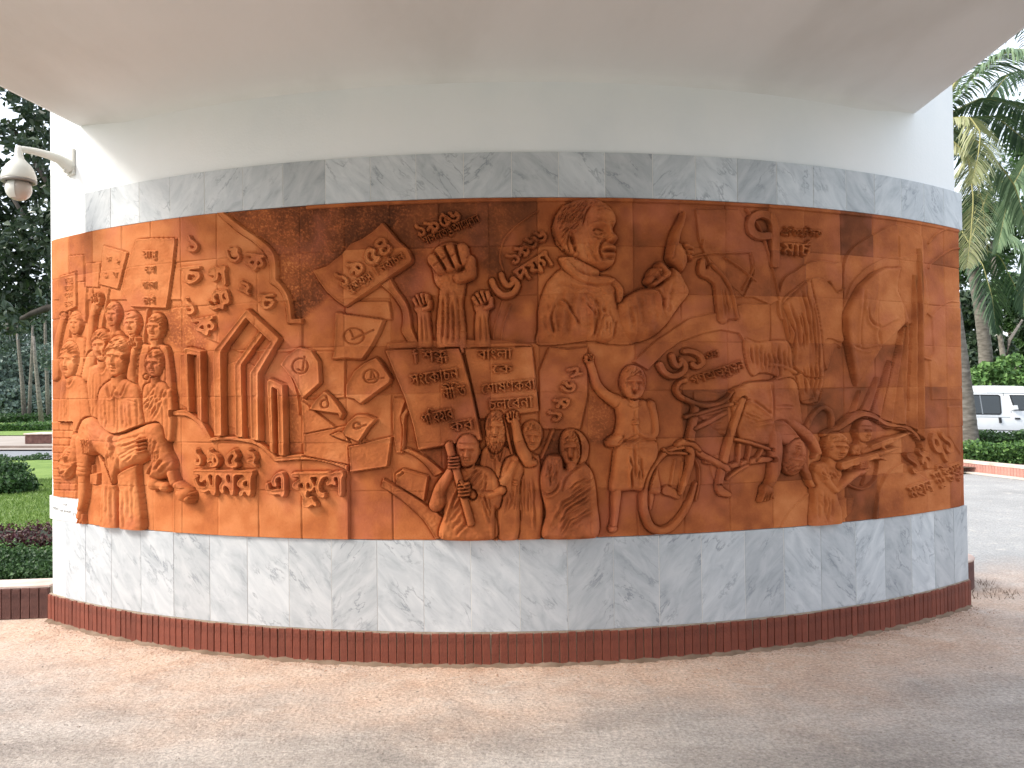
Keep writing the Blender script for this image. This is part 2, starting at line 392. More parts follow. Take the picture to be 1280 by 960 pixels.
    n6 = n.new('ShaderNodeTexNoise'); n6.inputs['Scale'].default_value = 45; n6.inputs['Detail'].default_value = 6; n6.inputs['Roughness'].default_value = .7; l.new(g.outputs['Position'], n6.inputs[0])
    n7 = n.new('ShaderNodeTexNoise'); n7.inputs['Scale'].default_value = 7; n7.inputs['Detail'].default_value = 4; l.new(g.outputs['Position'], n7.inputs[0])
    am = n.new('ShaderNodeMath'); am.operation = 'MULTIPLY_ADD'; am.inputs[1].default_value = 2.2; l.new(n7.outputs[0], am.inputs[0]); l.new(n6.outputs[0], am.inputs[2])
    bp = n.new('ShaderNodeBump'); bp.inputs['Strength'].default_value = .8; bp.inputs['Distance'].default_value = .014; l.new(am.outputs[0], bp.inputs['Height']); l.new(bp.outputs[0], b.inputs['Normal'])
    return m
def sheet(name, pts, z, mat, kind='structure', label=None):
    ob = mesh_obj(name, [(p[0], p[1], z) for p in pts], [tuple(range(len(pts)))], mat)
    tag(ob, label, None, None, kind); return ob
earth = noisy('far_earth', [(.07, .10, .03), (.10, .13, .05)], scale=.6, rough=.95)
sheet('ground', [(-400, -60), (400, -60), (400, 800), (-400, 800)], -.06, earth)
fl = ground_mat()
pave = sheet('forecourt_paving', [(-9, -8), (14, -8), (14, 16.0), (-9, 16.0)], 0, fl)
# ================================================================== terracotta relief: one height field laid on the wall, cut into pieces
MX0, MX1 = 66.0, 1200.5
NC, NR = 1420, 508
_a = np.linspace(A_ML, A_MR, 6001)
_px, _ = proj_px(RAD*np.sin(_a), CY-RAD*np.cos(_a), (Z_MT+Z_MB)/2)
GA = np.interp(np.linspace(_px[0], _px[-1], NC), _px, _a)       # column angles, even in apparent width
GZ = np.linspace(Z_MT-.001, Z_MB+.001, NR)
AA, ZZ = np.meshgrid(GA, GZ)
PX, PY = proj_px(RAD*np.sin(AA), CY-RAD*np.cos(AA), ZZ)
GH = np.zeros((NR, NC)); GO = np.zeros((NR, NC), dtype=np.int32)
PIT = np.zeros((NR, NC)); TONE = np.zeros((NR, NC))
REC = [None]
rng = np.random.default_rng(11)
def rec(name, label=None, parent=0):
    REC.append(dict(name=name, label=label, parent=parent)); return len(REC)-1
# smooth value noise on the grid (px scale)
def vnoise(scale, seed, X=None, Y=None):
    r = np.random.default_rng(seed); g = r.random((220, 420))
    X = PX if X is None else X; Y = PY if Y is None else Y
    u = X/scale+3; v = Y/scale+3
    iu = np.floor(u).astype(int); iv = np.floor(v).astype(int); fu = u-iu; fv = v-iv
    fu = fu*fu*(3-2*fu); fv = fv*fv*(3-2*fv)
    iu %= 419; iv %= 219
    return (g[iv, iu]*(1-fu)+g[iv, iu+1]*fu)*(1-fv)+(g[iv+1, iu]*(1-fu)+g[iv+1, iu+1]*fu)*fv

def crv(pts, n=6, closed=False):
    """Catmull-Rom through pts"""
    P = np.array(pts, dtype=float); N = len(P); out = []
    rngi = range(N) if closed else range(N-1)
    for i in rngi:
        p0 = P[(i-1) % N] if closed or i > 0 else P[i]
        p1, p2 = P[i], P[(i+1) % N]
        p3 = P[(i+2) % N] if closed or i+2 < N else P[(i+1) % N]
        for k in range(n):
            t = k/n
            out.append(.5*((2*p1)+(-p0+p2)*t+(2*p0-5*p1+4*p2-p3)*t*t+(-p0+3*p1-3*p2+p3)*t**3))
    if not closed: out.append(P[-1])
    return np.array(out)
def lerp_c(a, b, f, n=24):
    def rs(c):
        c = np.array(c, dtype=float); d = np.r_[0, np.cumsum(np.hypot(*np.diff(c, axis=0).T))]; t = np.linspace(0, d[-1], n)
        return np.c_[np.interp(t, d, c[:, 0]), np.interp(t, d, c[:, 1])]
    return rs(a)*(1-f)+rs(b)*f
def sstep(e0, e1, x):
    t = np.clip((x-e0)/(e1-e0), 0, 1); return t*t*(3-2*t)
def bblur(A, r):
    r = max(1, int(r)); 
    for ax in (0, 1):
        P = np.pad(A, [(r+1, r) if i == ax else (0, 0) for i in (0, 1)], mode='edge')
        c = np.cumsum(P, axis=ax)
        if ax == 0: A = (c[2*r+1:]-c[:-(2*r+1)])/(2*r+1)
        else: A = (c[:, 2*r+1:]-c[:, :-(2*r+1)])/(2*r+1)
    return A

class L:
    def __init__(s, x0, y0, x1, y1):
        mid = PX[NR//2]
        c0 = max(0, np.searchsorted(mid, x0)-8); c1 = min(NC, np.searchsorted(mid, x1)+8)
        sub = PY[:, c0:c1]
        rmin = np.where(sub.max(axis=1) >= y0)[0]; rmax = np.where(sub.min(axis=1) <= y1)[0]
        r0 = max(0, rmin[0]-2) if len(rmin) else 0; r1 = min(NR, rmax[-1]+3) if len(rmax) else NR
        s.w = (slice(r0, r1), slice(c0, c1)); s.X = PX[s.w]; s.Y = PY[s.w]; s.H = np.zeros_like(s.X); s.S = .0; s.last = None
    # --- distances
    def segd(s, P, X=None, Y=None):
        X = s.X if X is None else X; Y = s.Y if Y is None else Y
        best = np.full(X.shape, 1e9); sg = np.zeros(X.shape); tt = np.zeros(X.shape); n = len(P)-1
        for i in range(n):
            (ax, ay), (bx, by) = P[i], P[i+1]; dx, dy = bx-ax, by-ay; q = dx*dx+dy*dy+1e-9
            t = np.clip(((X-ax)*dx+(Y-ay)*dy)/q, 0, 1); ex, ey = X-(ax+t*dx), Y-(ay+t*dy); d = ex*ex+ey*ey
            m_ = d < best; best = np.where(m_, d, best); sg = np.where(m_, np.sign(dx*ey-dy*ex), sg); tt = np.where(m_, (i+t)/n, tt)
        return np.sqrt(best), sg, tt
    def inside(s, P):
        ins = np.zeros(s.X.shape, bool); n = len(P)
        for i in range(n):
            (ax, ay), (bx, by) = P[i], P[(i+1) % n]
            if ay == by: continue
            c = ((ay > s.Y) != (by > s.Y)) & (s.X < (bx-ax)*(s.Y-ay)/(by-ay)+ax); ins ^= c
        return ins
    def sdf(s, P):
        P = [tuple(p) for p in P]; d, _, _ = s.segd(P+[P[0]]); return np.where(s.inside(P), d, -d)
    def join(s, v, k=None):
        k = s.S if k is None else k
        if k > 0:
            h = np.clip(k-np.abs(s.H-v), 0, None)/k; both = (v > 0) & (s.H > 0)
            s.H = np.maximum(s.H, v)+np.where(both, h*h*k*.25, 0)
        else: s.H = np.maximum(s.H, v)
        s.last = v; return s
    # --- positive forms
    def cap(s, x0, y0, r0, x1, y1, r1, h0, h1=None, base=0, k=None):
        h1 = h0 if h1 is None else h1
        d, _, t = s.segd([(x0, y0), (x1, y1)]); r = r0+(r1-r0)*t; h = h0+(h1-h0)*t
        q = 1-(d/r)**2; v = np.where(q > 0, base+h*np.sqrt(np.clip(q, 0, 1))*np.clip(1, 0, 1), 0); return s.join(v, k)
    def path(s, pts, r, h, smooth=True, k=None, prof=.5, base=0):
        """round bar along a curve; r, h may be lists per point"""
        P = crv(pts) if smooth else np.array(pts, float)
        d, _, t = s.segd(P)
        rr = np.interp(t, np.linspace(0, 1, len(r)), r) if np.ndim(r) else r
        hh = np.interp(t, np.linspace(0, 1, len(h)), h) if np.ndim(h) else h
        q = 1-(d/rr)**2; v = np.where(q > 0, base+hh*np.clip(q, 0, 1)**prof, 0); return s.join(v, k)
    def band(s, pts, w, h, smooth=False, e=.9, k=0):
        """flat strip with crisp edges"""
        P = crv(pts) if smooth else np.array(pts, float)
        d, _, t = s.segd(P); ww = np.interp(t, np.linspace(0, 1, len(w)), w) if np.ndim(w) else w
        return s.join(h*sstep(-e, e, ww-d), k)
    def ell(s, cx, cy, rx, ry, rot, h, base=0, k=None, p=.5):
        a = rad(rot); X, Y = s.X-cx, s.Y-cy; u = (X*math.cos(a)+Y*math.sin(a))/rx; v_ = (-X*math.sin(a)+Y*math.cos(a))/ry
        q = 1-u*u-v_*v_; return s.join(np.where(q > 0, base+h*np.clip(q, 0, 1)**p, 0), k)
    def poly(s, pts, h, edge=1.0, smooth=False, n=5, k=0, tilt=None, round_=False, base=0):
        P = crv(pts, n, True) if smooth else pts
        d = s.sdf(P)
        if round_:
            q = np.clip(d/edge, 0, 1); v = np.where(d > 0, base+(h-base)*np.sqrt(np.clip(1-(1-q)**2, 0, 1)), 0)
        else: v = h*sstep(-.7, edge, d)
        if tilt is not None:
            cx, cy = np.mean(np.array(pts), axis=0); v = v*(1+tilt[0]*(s.X-cx)+tilt[1]*(s.Y-cy))
        return s.join(v, k)
    # --- detail on what is there
    def groove(s, pts, w=1.0, d=.003, smooth=True, mask=True, taper=True):
        P = crv(pts) if smooth and len(pts) > 2 else np.array(pts, float)
        q, _, t = s.segd(P); f = np.exp(-(q/w)**2)*d
        if taper: f = f*np.clip(np.minimum(t, 1-t)*6+.35, 0, 1)
        s.H = s.H-(f*(s.H > 0) if mask else f); return s
    def ridge(s, pts, w=1.2, h=.003, smooth=True, taper=True):
        return s.groove(pts, w, -h, smooth, True, taper)
    def fold(s, pts, w=1.6, d=.004, smooth=True):
        P = crv(pts) if smooth and len(pts) > 2 else np.array(pts, float)
        q, sg, t = s.segd(P); x = q*np.where(sg == 0, 1, sg); tp = np.clip(np.minimum(t, 1-t)*5+.15, 0, 1)
        f = (-d*np.exp(-(x/w)**2)+d*.75*np.exp(-((x-1.9*w)/(1.3*w))**2))*tp; s.H = s.H+np.where(s.H > 0, f, 0); return s
    def folds(s, A, B, n, w=1.5, d=.004, jit=.4, seed=1):
        r = np.random.default_rng(seed)
        for i in range(n):
            f = (i+.5+r.uniform(-jit, jit)*.6)/n; P = lerp_c(A, B, f, 9)
            P = P+r.normal(0, .5, P.shape); a = r.integers(0, 3); b = len(P)-r.integers(0, 3)
            s.fold([tuple(p) for p in P[a:b]], w*r.uniform(.8, 1.3), d*r.uniform(.6, 1.3))
        return s
    def dent(s, cx, cy, rx, ry, rot, d, mask=True):
        a = rad(rot); X, Y = s.X-cx, s.Y-cy; u = (X*math.cos(a)+Y*math.sin(a))/rx; v_ = (-X*math.sin(a)+Y*math.cos(a))/ry
        f = d*np.exp(-(u*u+v_*v_)); s.H = s.H-(f*(s.H > 0) if mask else f); return s
    def bump(s, cx, cy, rx, ry, rot, h): return s.dent(cx, cy, rx, ry, rot, -h)
    def rough(s, a=.001, sc=2.5, seed=3):
        s.H = s.H+np.where(s.H > 0, a*(vnoise(sc, seed, s.X, s.Y)-.5)*2, 0); return s
    # --- write into the global field
    def commit(s, r, mode='over', base=0.0, rim=.0, rimr=2, eps=.0008):
        m_ = s.H > eps; g = GH[s.w]; o = GO[s.w]
        if rim:
            b = bblur(m_.astype(float), rimr); g -= np.where(~m_, .55*rim*sstep(0, .6, b), 0)
        if mode == 'max': n = base+s.H; c = m_ & (n > g); g[c] = n[c]; o[c] = r
        elif mode == 'over': g[m_] = (base+s.H)[m_]; o[m_] = r
        elif mode == 'add': g += s.H; o[np.abs(s.H) > eps*.5] = r
        elif mode == 'addraw': g += s.H
        return s

# --- heads -----------------------------------------------------------------
def head(l, cx, cy, w, h, tilt=0, yaw=0.0, H=.035, mouth=.3, hair='short', ear=True, beard=0, glasses=False, up=0.0, seed=1, base=0.0, k=.0, eyes='open', chin=.2):
    """a carved face; w,h in px (h from crown to chin); yaw -1..1 turns it; mouth 0 closed .. 1 shouting"""
    w *= 1.07; cy += .025*h*math.cos(rad(tilt)); h *= 1.06
    a = rad(tilt); X, Y = l.X-cx, l.Y-cy
    p = (X*math.cos(a)+Y*math.sin(a))/(w/2); q = (-X*math.sin(a)+Y*math.cos(a))/(h/2)
    jaw = 1+.17*np.clip(q, 0, 1)**2.2*(1+chin)+.05*np.clip(-q, 0, 1)**2
    pp = p*jaw
    rr = np.abs(pp)**2.25+np.abs(q)**2.25
    ins = rr < 1
    E = np.where(ins, np.clip(1-rr, 0, 1)**.34, 0)
    g = lambda x, y, sx, sy, A_: A_*np.exp(-((pp-x)/sx)**2-((q-y)/sy)**2)
    yw = yaw*.38; sq = 1-abs(yaw)*.25
    f = np.zeros_like(E)
    eyy = -.02-up*.1
    # skull / brow / cheek masses
    f += g(yw, -.42, .75, .28, .05)
    f += g(yw, -.20-up*.1, .62, .075, .13)                          # brow ridge
    for sdx in (-1, 1):
        ex = yw+sdx*.37*sq
        f -= g(ex, eyy, .20, .095, .26)                             # socket
        if eyes == 'open':
            f += g(ex, eyy+.015, .13, .05, .17); f -= g(ex, eyy+.0, .12, .016, .07)
        else:
            f += g(ex, eyy+.01, .14, .06, .16); f -= g(ex, eyy+.05, .14, .014, .09)
        f += g(ex, -.155, .20, .028, .07)                           # eyebrow
        f += g(yw+sdx*.46, .25, .20, .16, .09)                      # cheek
        f -= g(yw+sdx*.27, .43, .05, .16, .08+.05*mouth)            # nose-mouth crease
    # nose
    nq = np.clip((q+.12)/.42, 0, 1)
    nose = np.where((q > -.16) & (q < .40), np.exp(-((pp-yw*1.25)/(.065+.075*nq))**2)*(.10+.26*nq)*sstep(.42, .30, q)*sstep(-.18, -.05, q), 0)
    f += nose
    f += g(yw*1.2-.14, .275, .07, .055, .10)+g(yw*1.2+.14, .275, .07, .055, .10)
    f -= g(yw*1.2, .365, .16, .03, .12)
    # mouth
    my = .52; mh = .028+.11*mouth; mwid = .26-.05*mouth
    f += g(yw, my-mh*.9-.02, mwid*1.05, .045, .11)+g(yw, my+mh*1.05+.03, mwid*.9, .055, .13)
    f -= g(yw, my, mwid, mh, .10+.42*mouth)
    f += g(yw*1.0, .84, .22, .10, .10); f -= g(yw, .715+.04*mouth, .2, .04, .06)
    v = E*(1+f*.95)
    # hair
    hl = -.50+.16*(np.abs(pp-yw*.8))**2*2.2
    if hair in ('short', 'wavy', 'side', 'long', 'scarf'):
        nz = vnoise(1.6, seed*7+3, l.X*(1.0 if hair != 'wavy' else 1.4)+l.Y*.9, l.Y*.55)
        side = sstep(.66, .84, np.abs(pp-yw*.55))*sstep(.30 if hair != 'long' else 1.2, .0 if hair != 'long' else .9, q)
        hm = np.clip(sstep(hl+.05, hl-.05, q)+side, 0, 1)*ins
        v = v+hm*(.13+.30*(nz-.42))
    # cap of hair swells the silhouette a little
        rr2 = np.abs(pp/1.10)**2.3+np.abs((q+.06)/1.07)**2.3
        shell = np.where((rr2 < 1) & (q < .05+(.9 if hair in ('long', 'scarf') else 0)), np.clip(1-rr2, 0, 1)**.5*.95+.06*(nz-.3), 0)
        v = np.where(ins, np.maximum(v, shell*(hm > .3)), shell)
    if hair == 'cap':
        v = v+sstep(-.42, -.50, q)*.12*ins
    if ear:
        for sdx in (-1, 1):
            if yaw*sdx > .55: continue
            ex = sdx*(.97-.12*abs(yaw)) - (yaw*.25)
            u_, w_ = (pp-ex)/.13, (q-.06)/.20
            ee = 1-u_*u_-w_*w_
            v = np.maximum(v, np.where(ee > 0, .42*np.clip(ee, 0, 1)**.4-.16*np.exp(-(u_*u_+w_*w_)*3.5), 0))
    if glasses:
        for sdx in (-1, 1):
            dd = np.hypot((pp-yw-sdx*.36)/.24, (q-eyy)/.12); v = v+.06*np.exp(-((dd-1)/.22)**2)*ins
    if beard:
        nz = vnoise(1.5, seed+40, l.X*1.5, l.Y*.5)
        bm_ = sstep(.42, .58, q+.10*np.abs(pp-yw)**2*3)*(1-np.exp(-((pp-yw)/.22)**2-((q-my)/.07)**2))
        b2 = np.where((np.abs(pp*.9)**2+((q-.75)/(.55+beard*.5))**2 < 1) & (q > .3), np.clip(1-(pp*.9)**2-((q-.75)/(.55+beard*.5))**2, 0, 1)**.5*.9, 0)
        v = np.maximum(v+bm_*ins*(.08+.14*(nz-.4)), b2*(.9+.3*(nz-.5)))
    # neck is drawn by the caller
    hv = base*(v > 0)+np.clip(v, 0, None)*H
    l.H = np.where(v > 0, np.maximum(hv, np.minimum(l.H, base+.30*H)), l.H)
    return l

def fist(l, cx, cy, w, h, rot=0, H=.03, side=1, base=0.0):
    """closed hand seen from the palm/finger side; side=1 thumb at right"""
    a = rad(rot); c, s_ = math.cos(a), math.sin(a)
    T_ = lambda u, v: (cx+(u*side)*w/2*c-v*h/2*s_, cy+(u*side)*w/2*s_+v*h/2*c)
    def cp(u0, v0, r0, u1, v1, r1, hh, bs=0, k=.002):
        p, q = T_(u0, v0), T_(u1, v1); l.cap(p[0], p[1], r0*w/2, q[0], q[1], r1*w/2, hh*H, base=base+bs*H, k=k)
    cp(-.08, .40, .72, -.04, -.20, .88, .60)            # hand mass
    cp(.05, 1.05, .50, .0, .3, .64, .52)
    K_ = [(-.74, -.28, -.42, .14), (-.42, -.60, -.06, .06), (.04, -.74, .28, -.06), (.52, -.70, .58, -.20)]
    for u0, v0, u1, v1 in K_: cp(u0, v0, .26, u1, v1, .25, .50, .48, .0003)
    cp(.84, -.22, .22, .80, .34, .27, .50, .40, .001)   # thumb over the side
    cp(.80, .34, .28, .34, .52, .26, .50, .42, .001)
    for q in range(3):
        a0, a1 = K_[q], K_[q+1]; p_, q_ = T_((a0[0]+a1[0])/2-.06, (a0[1]+a1[1])/2-.12), T_((a0[2]+a1[2])/2, (a0[3]+a1[3])/2+.04)
        l.groove([p_, q_], max(.55, w*.028), H*.42, False, True, False)
    c_ = T_(.42, .14); l.dent(c_[0], c_[1], w*.09, h*.075, 0, H*.45)
    for u0, v0, u1, v1 in K_[:3]:
        p_, q_ = T_(u0*.55+u1*.45-.16, v0*.55+v1*.45+.12), T_(u0*.55+u1*.45+.14, v0*.55+v1*.45-.10); l.groove([p_, q_], max(.5, w*.018), H*.10, False)
    return l

# --- lettering ---------------------------------------------------------------
_GL = {}
def glyph(ch):
    """outline edges and advance of a string set in the built-in font"""
    if ch in _GL: return _GL[ch]
    def ev(sx):
        c = bpy.data.curves.new('tmp', 'FONT'); c.body = sx; c.fill_mode = 'NONE'; c.resolution_u = 3
        ob = bpy.data.objects.new('tmp', c); COL.objects.link(ob); dg = bpy.context.evaluated_depsgraph_get()
        me = ob.evaluated_get(dg).to_mesh(); V = np.array([v.co[:2] for v in me.vertices]).reshape(-1, 2); E_ = [tuple(e.vertices) for e in me.edges]
        ob.evaluated_get(dg).to_mesh_clear(); bpy.data.objects.remove(ob); bpy.data.curves.remove(c)
        return V, E_
    V, E_ = ev(ch); Vb, _ = ev(ch+'|'); V0, _ = ev('|')
    adv = Vb[:, 0].max()-V0[:, 0].max()
    # re-orient: follow index order round every closed loop
    nxt = []
    for a, b in E_:
        if abs(a-b) == 1: a, b = min(a, b), max(a, b)
        else: a, b = max(a, b), min(a, b)
        nxt.append((a, b))
    _GL[ch] = (V, nxt, adv); return _GL[ch]
def _place(out, ch, x, sx=1, sy=1, dx=0, dy=0):
    V, E_, adv = glyph(ch)
    for a, b in E_: out.append((V[a, 0]*sx+x+dx, V[a, 1]*sy+dy, V[b, 0]*sx+x+dx, V[b, 1]*sy+dy))
    return adv*sx
HL = None
def layout(txt):
    """clusters parted by spaces stay words; 'A/B' stacks B under A, trailing ^ adds a reph, ~ a ra-phala"""
    out = []; x = 0
    for tok in txt.split('|'):
        reph = '^' in tok; rph = '~' in tok; t = tok.replace('^', '').replace('~', '')
        if '/' in t:
            a, b = t.split('/')[:2]
            wa = _place(out, a, x, .92, .66, 0, .20); _place(out, b, x, .80, .60, .06, -.16); adv = wa
        else: adv = _place(out, t, x)
        if reph: out += quad(x+adv*.55, .66, x+adv*.95, .86, .035)
        if rph: out += quad(x+adv*.05, -.03, x+adv*.5, -.20, .04)+quad(x+adv*.5, -.20, x+adv*.95, -.10, .04)
        x += adv
    return out, x
def quad(x0, y0, x1, y1, w):
    d = math.hypot(x1-x0, y1-y0); nx, ny = -(y1-y0)/d*w, (x1-x0)/d*w
    p = [(x0+nx, y0+ny), (x0-nx, y0-ny), (x1-nx, y1-ny), (x1+nx, y1+ny)]
    ar = sum(p[i][0]*p[(i+1) % 4][1]-p[(i+1) % 4][0]*p[i][1] for i in range(4))
    if ar > 0: p = p[::-1]
    return [(*p[i], *p[(i+1) % 4]) for i in range(4)]
def raster(segs, width, res=64, bold=.0, pad=.4):
    """non-zero winding fill of the outline edges"""
    Wd = int((width+2*pad)*res)+2; Ht = int((1.9)*res)+2; y0 = -.6
    A = np.zeros((Ht, Wd+1))
    for x0_, y0_, x1_, y1_ in segs:
        if y0_ == y1_: continue
        sg = 1 if y1_ > y0_ else -1
        lo, hi = (y0_, y1_) if y1_ > y0_ else (y1_, y0_)
        r0 = int(math.ceil((lo-y0)*res-.5)); r1 = int(math.ceil((hi-y0)*res-.5))
        for r in range(max(0, r0), min(Ht, r1)):
            yy = (r+.5)/res+y0; xx = x0_+(x1_-x0_)*(yy-y0_)/(y1_-y0_); c = int(min(max((xx+pad)*res, 0), Wd)); A[r, c] += sg
    A = (np.abs(np.cumsum(A, axis=1)) > .5).astype(float)[:, :Wd]
    if bold > 0:
        n_ = max(1, int(round(bold*res))); A = (bblur(A, n_) > .26).astype(float)
    return A, pad, y0, res
def text(r, txt, x0, y0, x1, y1, hh, h=.012, bold=.035, mode='add', up=None, soft=1.0):
    """letters with the headline running from (x0,y0) to (x1,y1) px and a body hh px tall"""
    segs, Wd = layout(txt)
    global HL
    if HL is None: HL = glyph('ক')[0][:, 1].max()
    A, pad, yb, res = raster(segs, Wd, bold=bold*(.45 if hh < 16 else .8))
    ln = math.hypot(x1-x0, y1-y0); dx, dy = (x1-x0)/ln, (y1-y0)/ln
    if up is None: ux, uy = dy, -dx
    else: ux, uy = math.cos(rad(up)), -math.sin(rad(up))
    sx, sy = ln/Wd, hh/HL
    pxr = max(1, int(round(soft*.36*res/max(sy, 1))))
    B = bblur(bblur(A, pxr), pxr)
    ext_ = hh*1.1
    xs = [x0, x1, x0+ux*ext_, x0-ux*hh*2, x1-ux*hh*2]; ys = [y0, y1, y0+uy*ext_, y0-uy*hh*2, y1-uy*hh*2]
    l = L(min(xs)-4, min(ys)-4, max(xs)+4, max(ys)+4)
    det = dx*uy-dy*ux; X, Y = l.X-x0, l.Y-y0
    a = (X*uy-Y*ux)/det; b = (dx*Y-dy*X)/det
    u = a/sx; v = b/sy+HL
    fx = (u+pad)*res-.5; fy = (v-yb)*res-.5
    ok = (fx > 0) & (fx < B.shape[1]-1) & (fy > 0) & (fy < B.shape[0]-1)
    ix = np.clip(fx.astype(int), 0, B.shape[1]-2); iy = np.clip(fy.astype(int), 0, B.shape[0]-2)
    gx = np.clip(fx-ix, 0, 1); gy = np.clip(fy-iy, 0, 1)
    c = (B[iy, ix]*(1-gx)+B[iy, ix+1]*gx)*(1-gy)+(B[iy+1, ix]*(1-gx)+B[iy+1, ix+1]*gx)*gy
    l.H = np.where(ok, h*sstep(.18, .70, c), 0)
    if mode == 'carve': l.H = -l.H; GH[l.w] += l.H; return l
    return l.commit(r, 'add', eps=.004*min(1, h/.008))
# ================================================================== what is carved (coordinates are photo pixels mapped onto the wall face)
# ---- low background levels --------------------------------------------------
b = L(60, 240, 1205, 690)
b.H = .0025*vnoise(60, 5, b.X, b.Y)
b.commit(0, 'addraw')
arch_in = crv([(268,262),(298,289),(317,302),(331,315),(337,324),(339.5,338),(339.5,354.5)], 6)
arch_in2 = crv([(339.5,354.5),(349.7,361.5),(357.5,375.6),(361.4,405)], 6)
inner_poly = [(60,240)]+[tuple(p) for p in arch_in]+[tuple(p) for p in arch_in2]+[(378,405),(378,440),(300,440),(262,424),(247,412),(240,393),(228,375),(60,375)]
b = L(60, 240, 385, 445); b.poly(inner_poly, .007, .8); b.commit(0, 'max')
r = rec('arch_band', 'curved border band of the letter arch')
b = L(255, 255, 385, 415)
out1 = crv([(278,262),(307.5,285.8),(329.4,300.6),(343.4,314.7),(348,328.8),(348.5,349.8)], 6); out2 = crv([(348.5,349.8),(357.5,360),(364.5,374),(367.7,399)], 6)
b.poly([tuple(p) for p in out1]+[tuple(p) for p in out2]+[(380,398.5),(380,405)]+[tuple(p) for p in arch_in2[::-1]]+[tuple(p) for p in arch_in[::-1]], .015, .8)
b.H *= (b.Y > 258); b.commit(r, 'over')

# letters of the arch: each carved letter is a piece of its own
def let(ch, cx, cy, w, h, rot=0, hgt=.011, bold=.06, label=None, parent=0):
    w *= 1.38; h *= 1.22; bold *= 1.35
    c, s_ = math.cos(rad(rot)), math.sin(rad(rot))
    # headline from the left-top corner to the right-top corner
    x0, y0 = cx-w/2*c+h/2*s_*-1*(-1), cy-w/2*s_*(-1)-h/2*c
    x0 = cx-(w/2)*c-(h/2)*s_; y0 = cy+(w/2)*s_-(h/2)*c
    x1 = x0+w*c; y1 = y0-w*s_
    rr = rec('carved_letter', label, parent); text(rr, ch, x0, y0, x1, y1, h, hgt, bold); return rr
for ch, x, y, w, h, ro in [('১',244,305,15,17,0),('ঙ',295,319,14,15,-5),('ক',321,329,19,17,-6),('চ',243,345,19,17,4),('গ',276,347,18,19,8),
                           ('২',309,360,14,15,-4),('১',240,383,15,17,0),('ঞ',277,376,22,20,12),('চ',337,378,15,15,4),('ক',259,409,21,18,10)]:
    let(ch, x, y, w, h, ro)

# ---- ragged papers and placards of the left crowd ---------------------------
def placard(pts, h, label=None, smooth=False, tilt=None, name='carved_placard', mode='over', edge=.8):
    xs = [p[0] for p in pts]; ys = [p[1] for p in pts]
    r = rec(name, label); l = L(min(xs)-4, min(ys)-4, max(xs)+4, max(ys)+4); l.poly(pts, h, edge, smooth, tilt=tilt); l.commit(r, mode, rim=.003); return r
def stick(x0, y0, x1, y1, w, h=.014, base=0, name='carved_stick'):
    r = rec(name); l = L(min(x0,x1)-5, min(y0,y1)-4, max(x0,x1)+5, max(y0,y1)+4); l.cap(x0, y0, w, x1, y1, w, h, base=base); l.commit(r, 'over', rim=.0015); return r
placard([(88,320),(107,319),(107.5,352),(99,356),(89,345)], .012)
placard([(99,353),(111,352),(110,403),(99,401)], .013)
placard([(109,330),(128,328),(126,360),(109,359)], .012)
rp = placard([(76.4,346.4),(98.3,339.6),(99,384),(88,389),(76.6,398)], .019, 'narrow placard with four lines of writing at the far left')
for i, (t, y) in enumerate([('রা|ষ/ট~',347.5),('ভাষা',357.5),('বাংলা',366),('চাই',377)]):
    text(rec('carved_lettering', None, rp), t, 83.5, y+.8, 94, y-.6, 6, .006, .05)
rp = placard([(132,307),(162,316),(150.6,362.5),(126.5,356)], .015, 'tilted placard with two rows of characters')
for t, x, y in [('ক',136,320.5),('২',147,323.5),('১',133,341),('ণ',144,340)]:
    text(rec('carved_lettering', None, rp), t, x, y, x+6.5, y+1, 6.5, .006, .05)
rp = placard([(172,300),(190,298.2),(223,298.4),(219.5,333),(218.5,338),(211.5,386),(166,384),(155,365),(164,330)], .015, 'largest placard of the crowd with four short lines of writing')
for i, (t, x0, x1, y) in enumerate([('রা|ষ/ট~',182,200,314.5),('ভাষা',184,198,333.5),('বাংলা',181,199,353),('চাই',182,197,372)]):
    text(rec('carved_lettering', None, rp), t, x0, y, x1, y-.5, 8.5, .0055, .05)
stick(117.5,360,117,378,1.1); stick(138,360.5,129,414,1.7); stick(187,387,181,428,2.0); stick(89.5,390,89,420,1.4)

def person(bounds, label, fn, base=.006, rim=.004, mode='over'):
    r = rec('carved_person', label); l = L(*bounds); l.S = .004; fn(l); l.commit(r, mode, base=base, rim=rim); return r

# ---- back row ---------------------------------------------------------------
def f(l):   # arm at the far left
    l.path([(71,470),(70,455),(73,430),(79,405),(82,394)], [5,5,4.5,3.8,4.2], .018); l.path([(70,470),(70,452)],[6.5,7],.02); fist(l,82.5,396,7,11,0,.016)
person((62,385,92,480), None, f, .003)
def f(l):
    l.poly([(83,430),(92,422),(104,422),(111,430),(112,470),(82,470)], .018, 5, True, round_=True); l.cap(97,415,4,97,425,4.5,.022); head(l,97.5,404,14.5,27,0,-.15,.028,.1,'side',glasses=True,seed=2)
    l.groove([(96,424),(98,440)],.8,.003)
person((78,385,116,475), 'man with spectacles in the back row of the crowd', f, .004)
def f(l):
    l.path([(117,470),(115,450),(116,425),(118,400),(122,382)], [6.5,6.5,5.2,4.5,4], .024); fist(l,124.5,375,13.5,19,8,.030)
person((104,360,136,480), 'raised clenched arm behind the shouting men', f, .006)
def f(l):
    l.poly([(132,425),(140,414),(152,414),(158,430),(158,470),(130,470)], .018, 5, True, round_=True); l.cap(144,405,4.5,145,418,5,.024); head(l,144,393,15.5,28,0,.05,.030,.55,'short',seed=3)
    l.folds([(140,415),(136,440)],[(152,416),(155,440)],4,.8,.0025)
person((126,375,162,475), 'open-mouthed man between two placard sticks', f, .004)
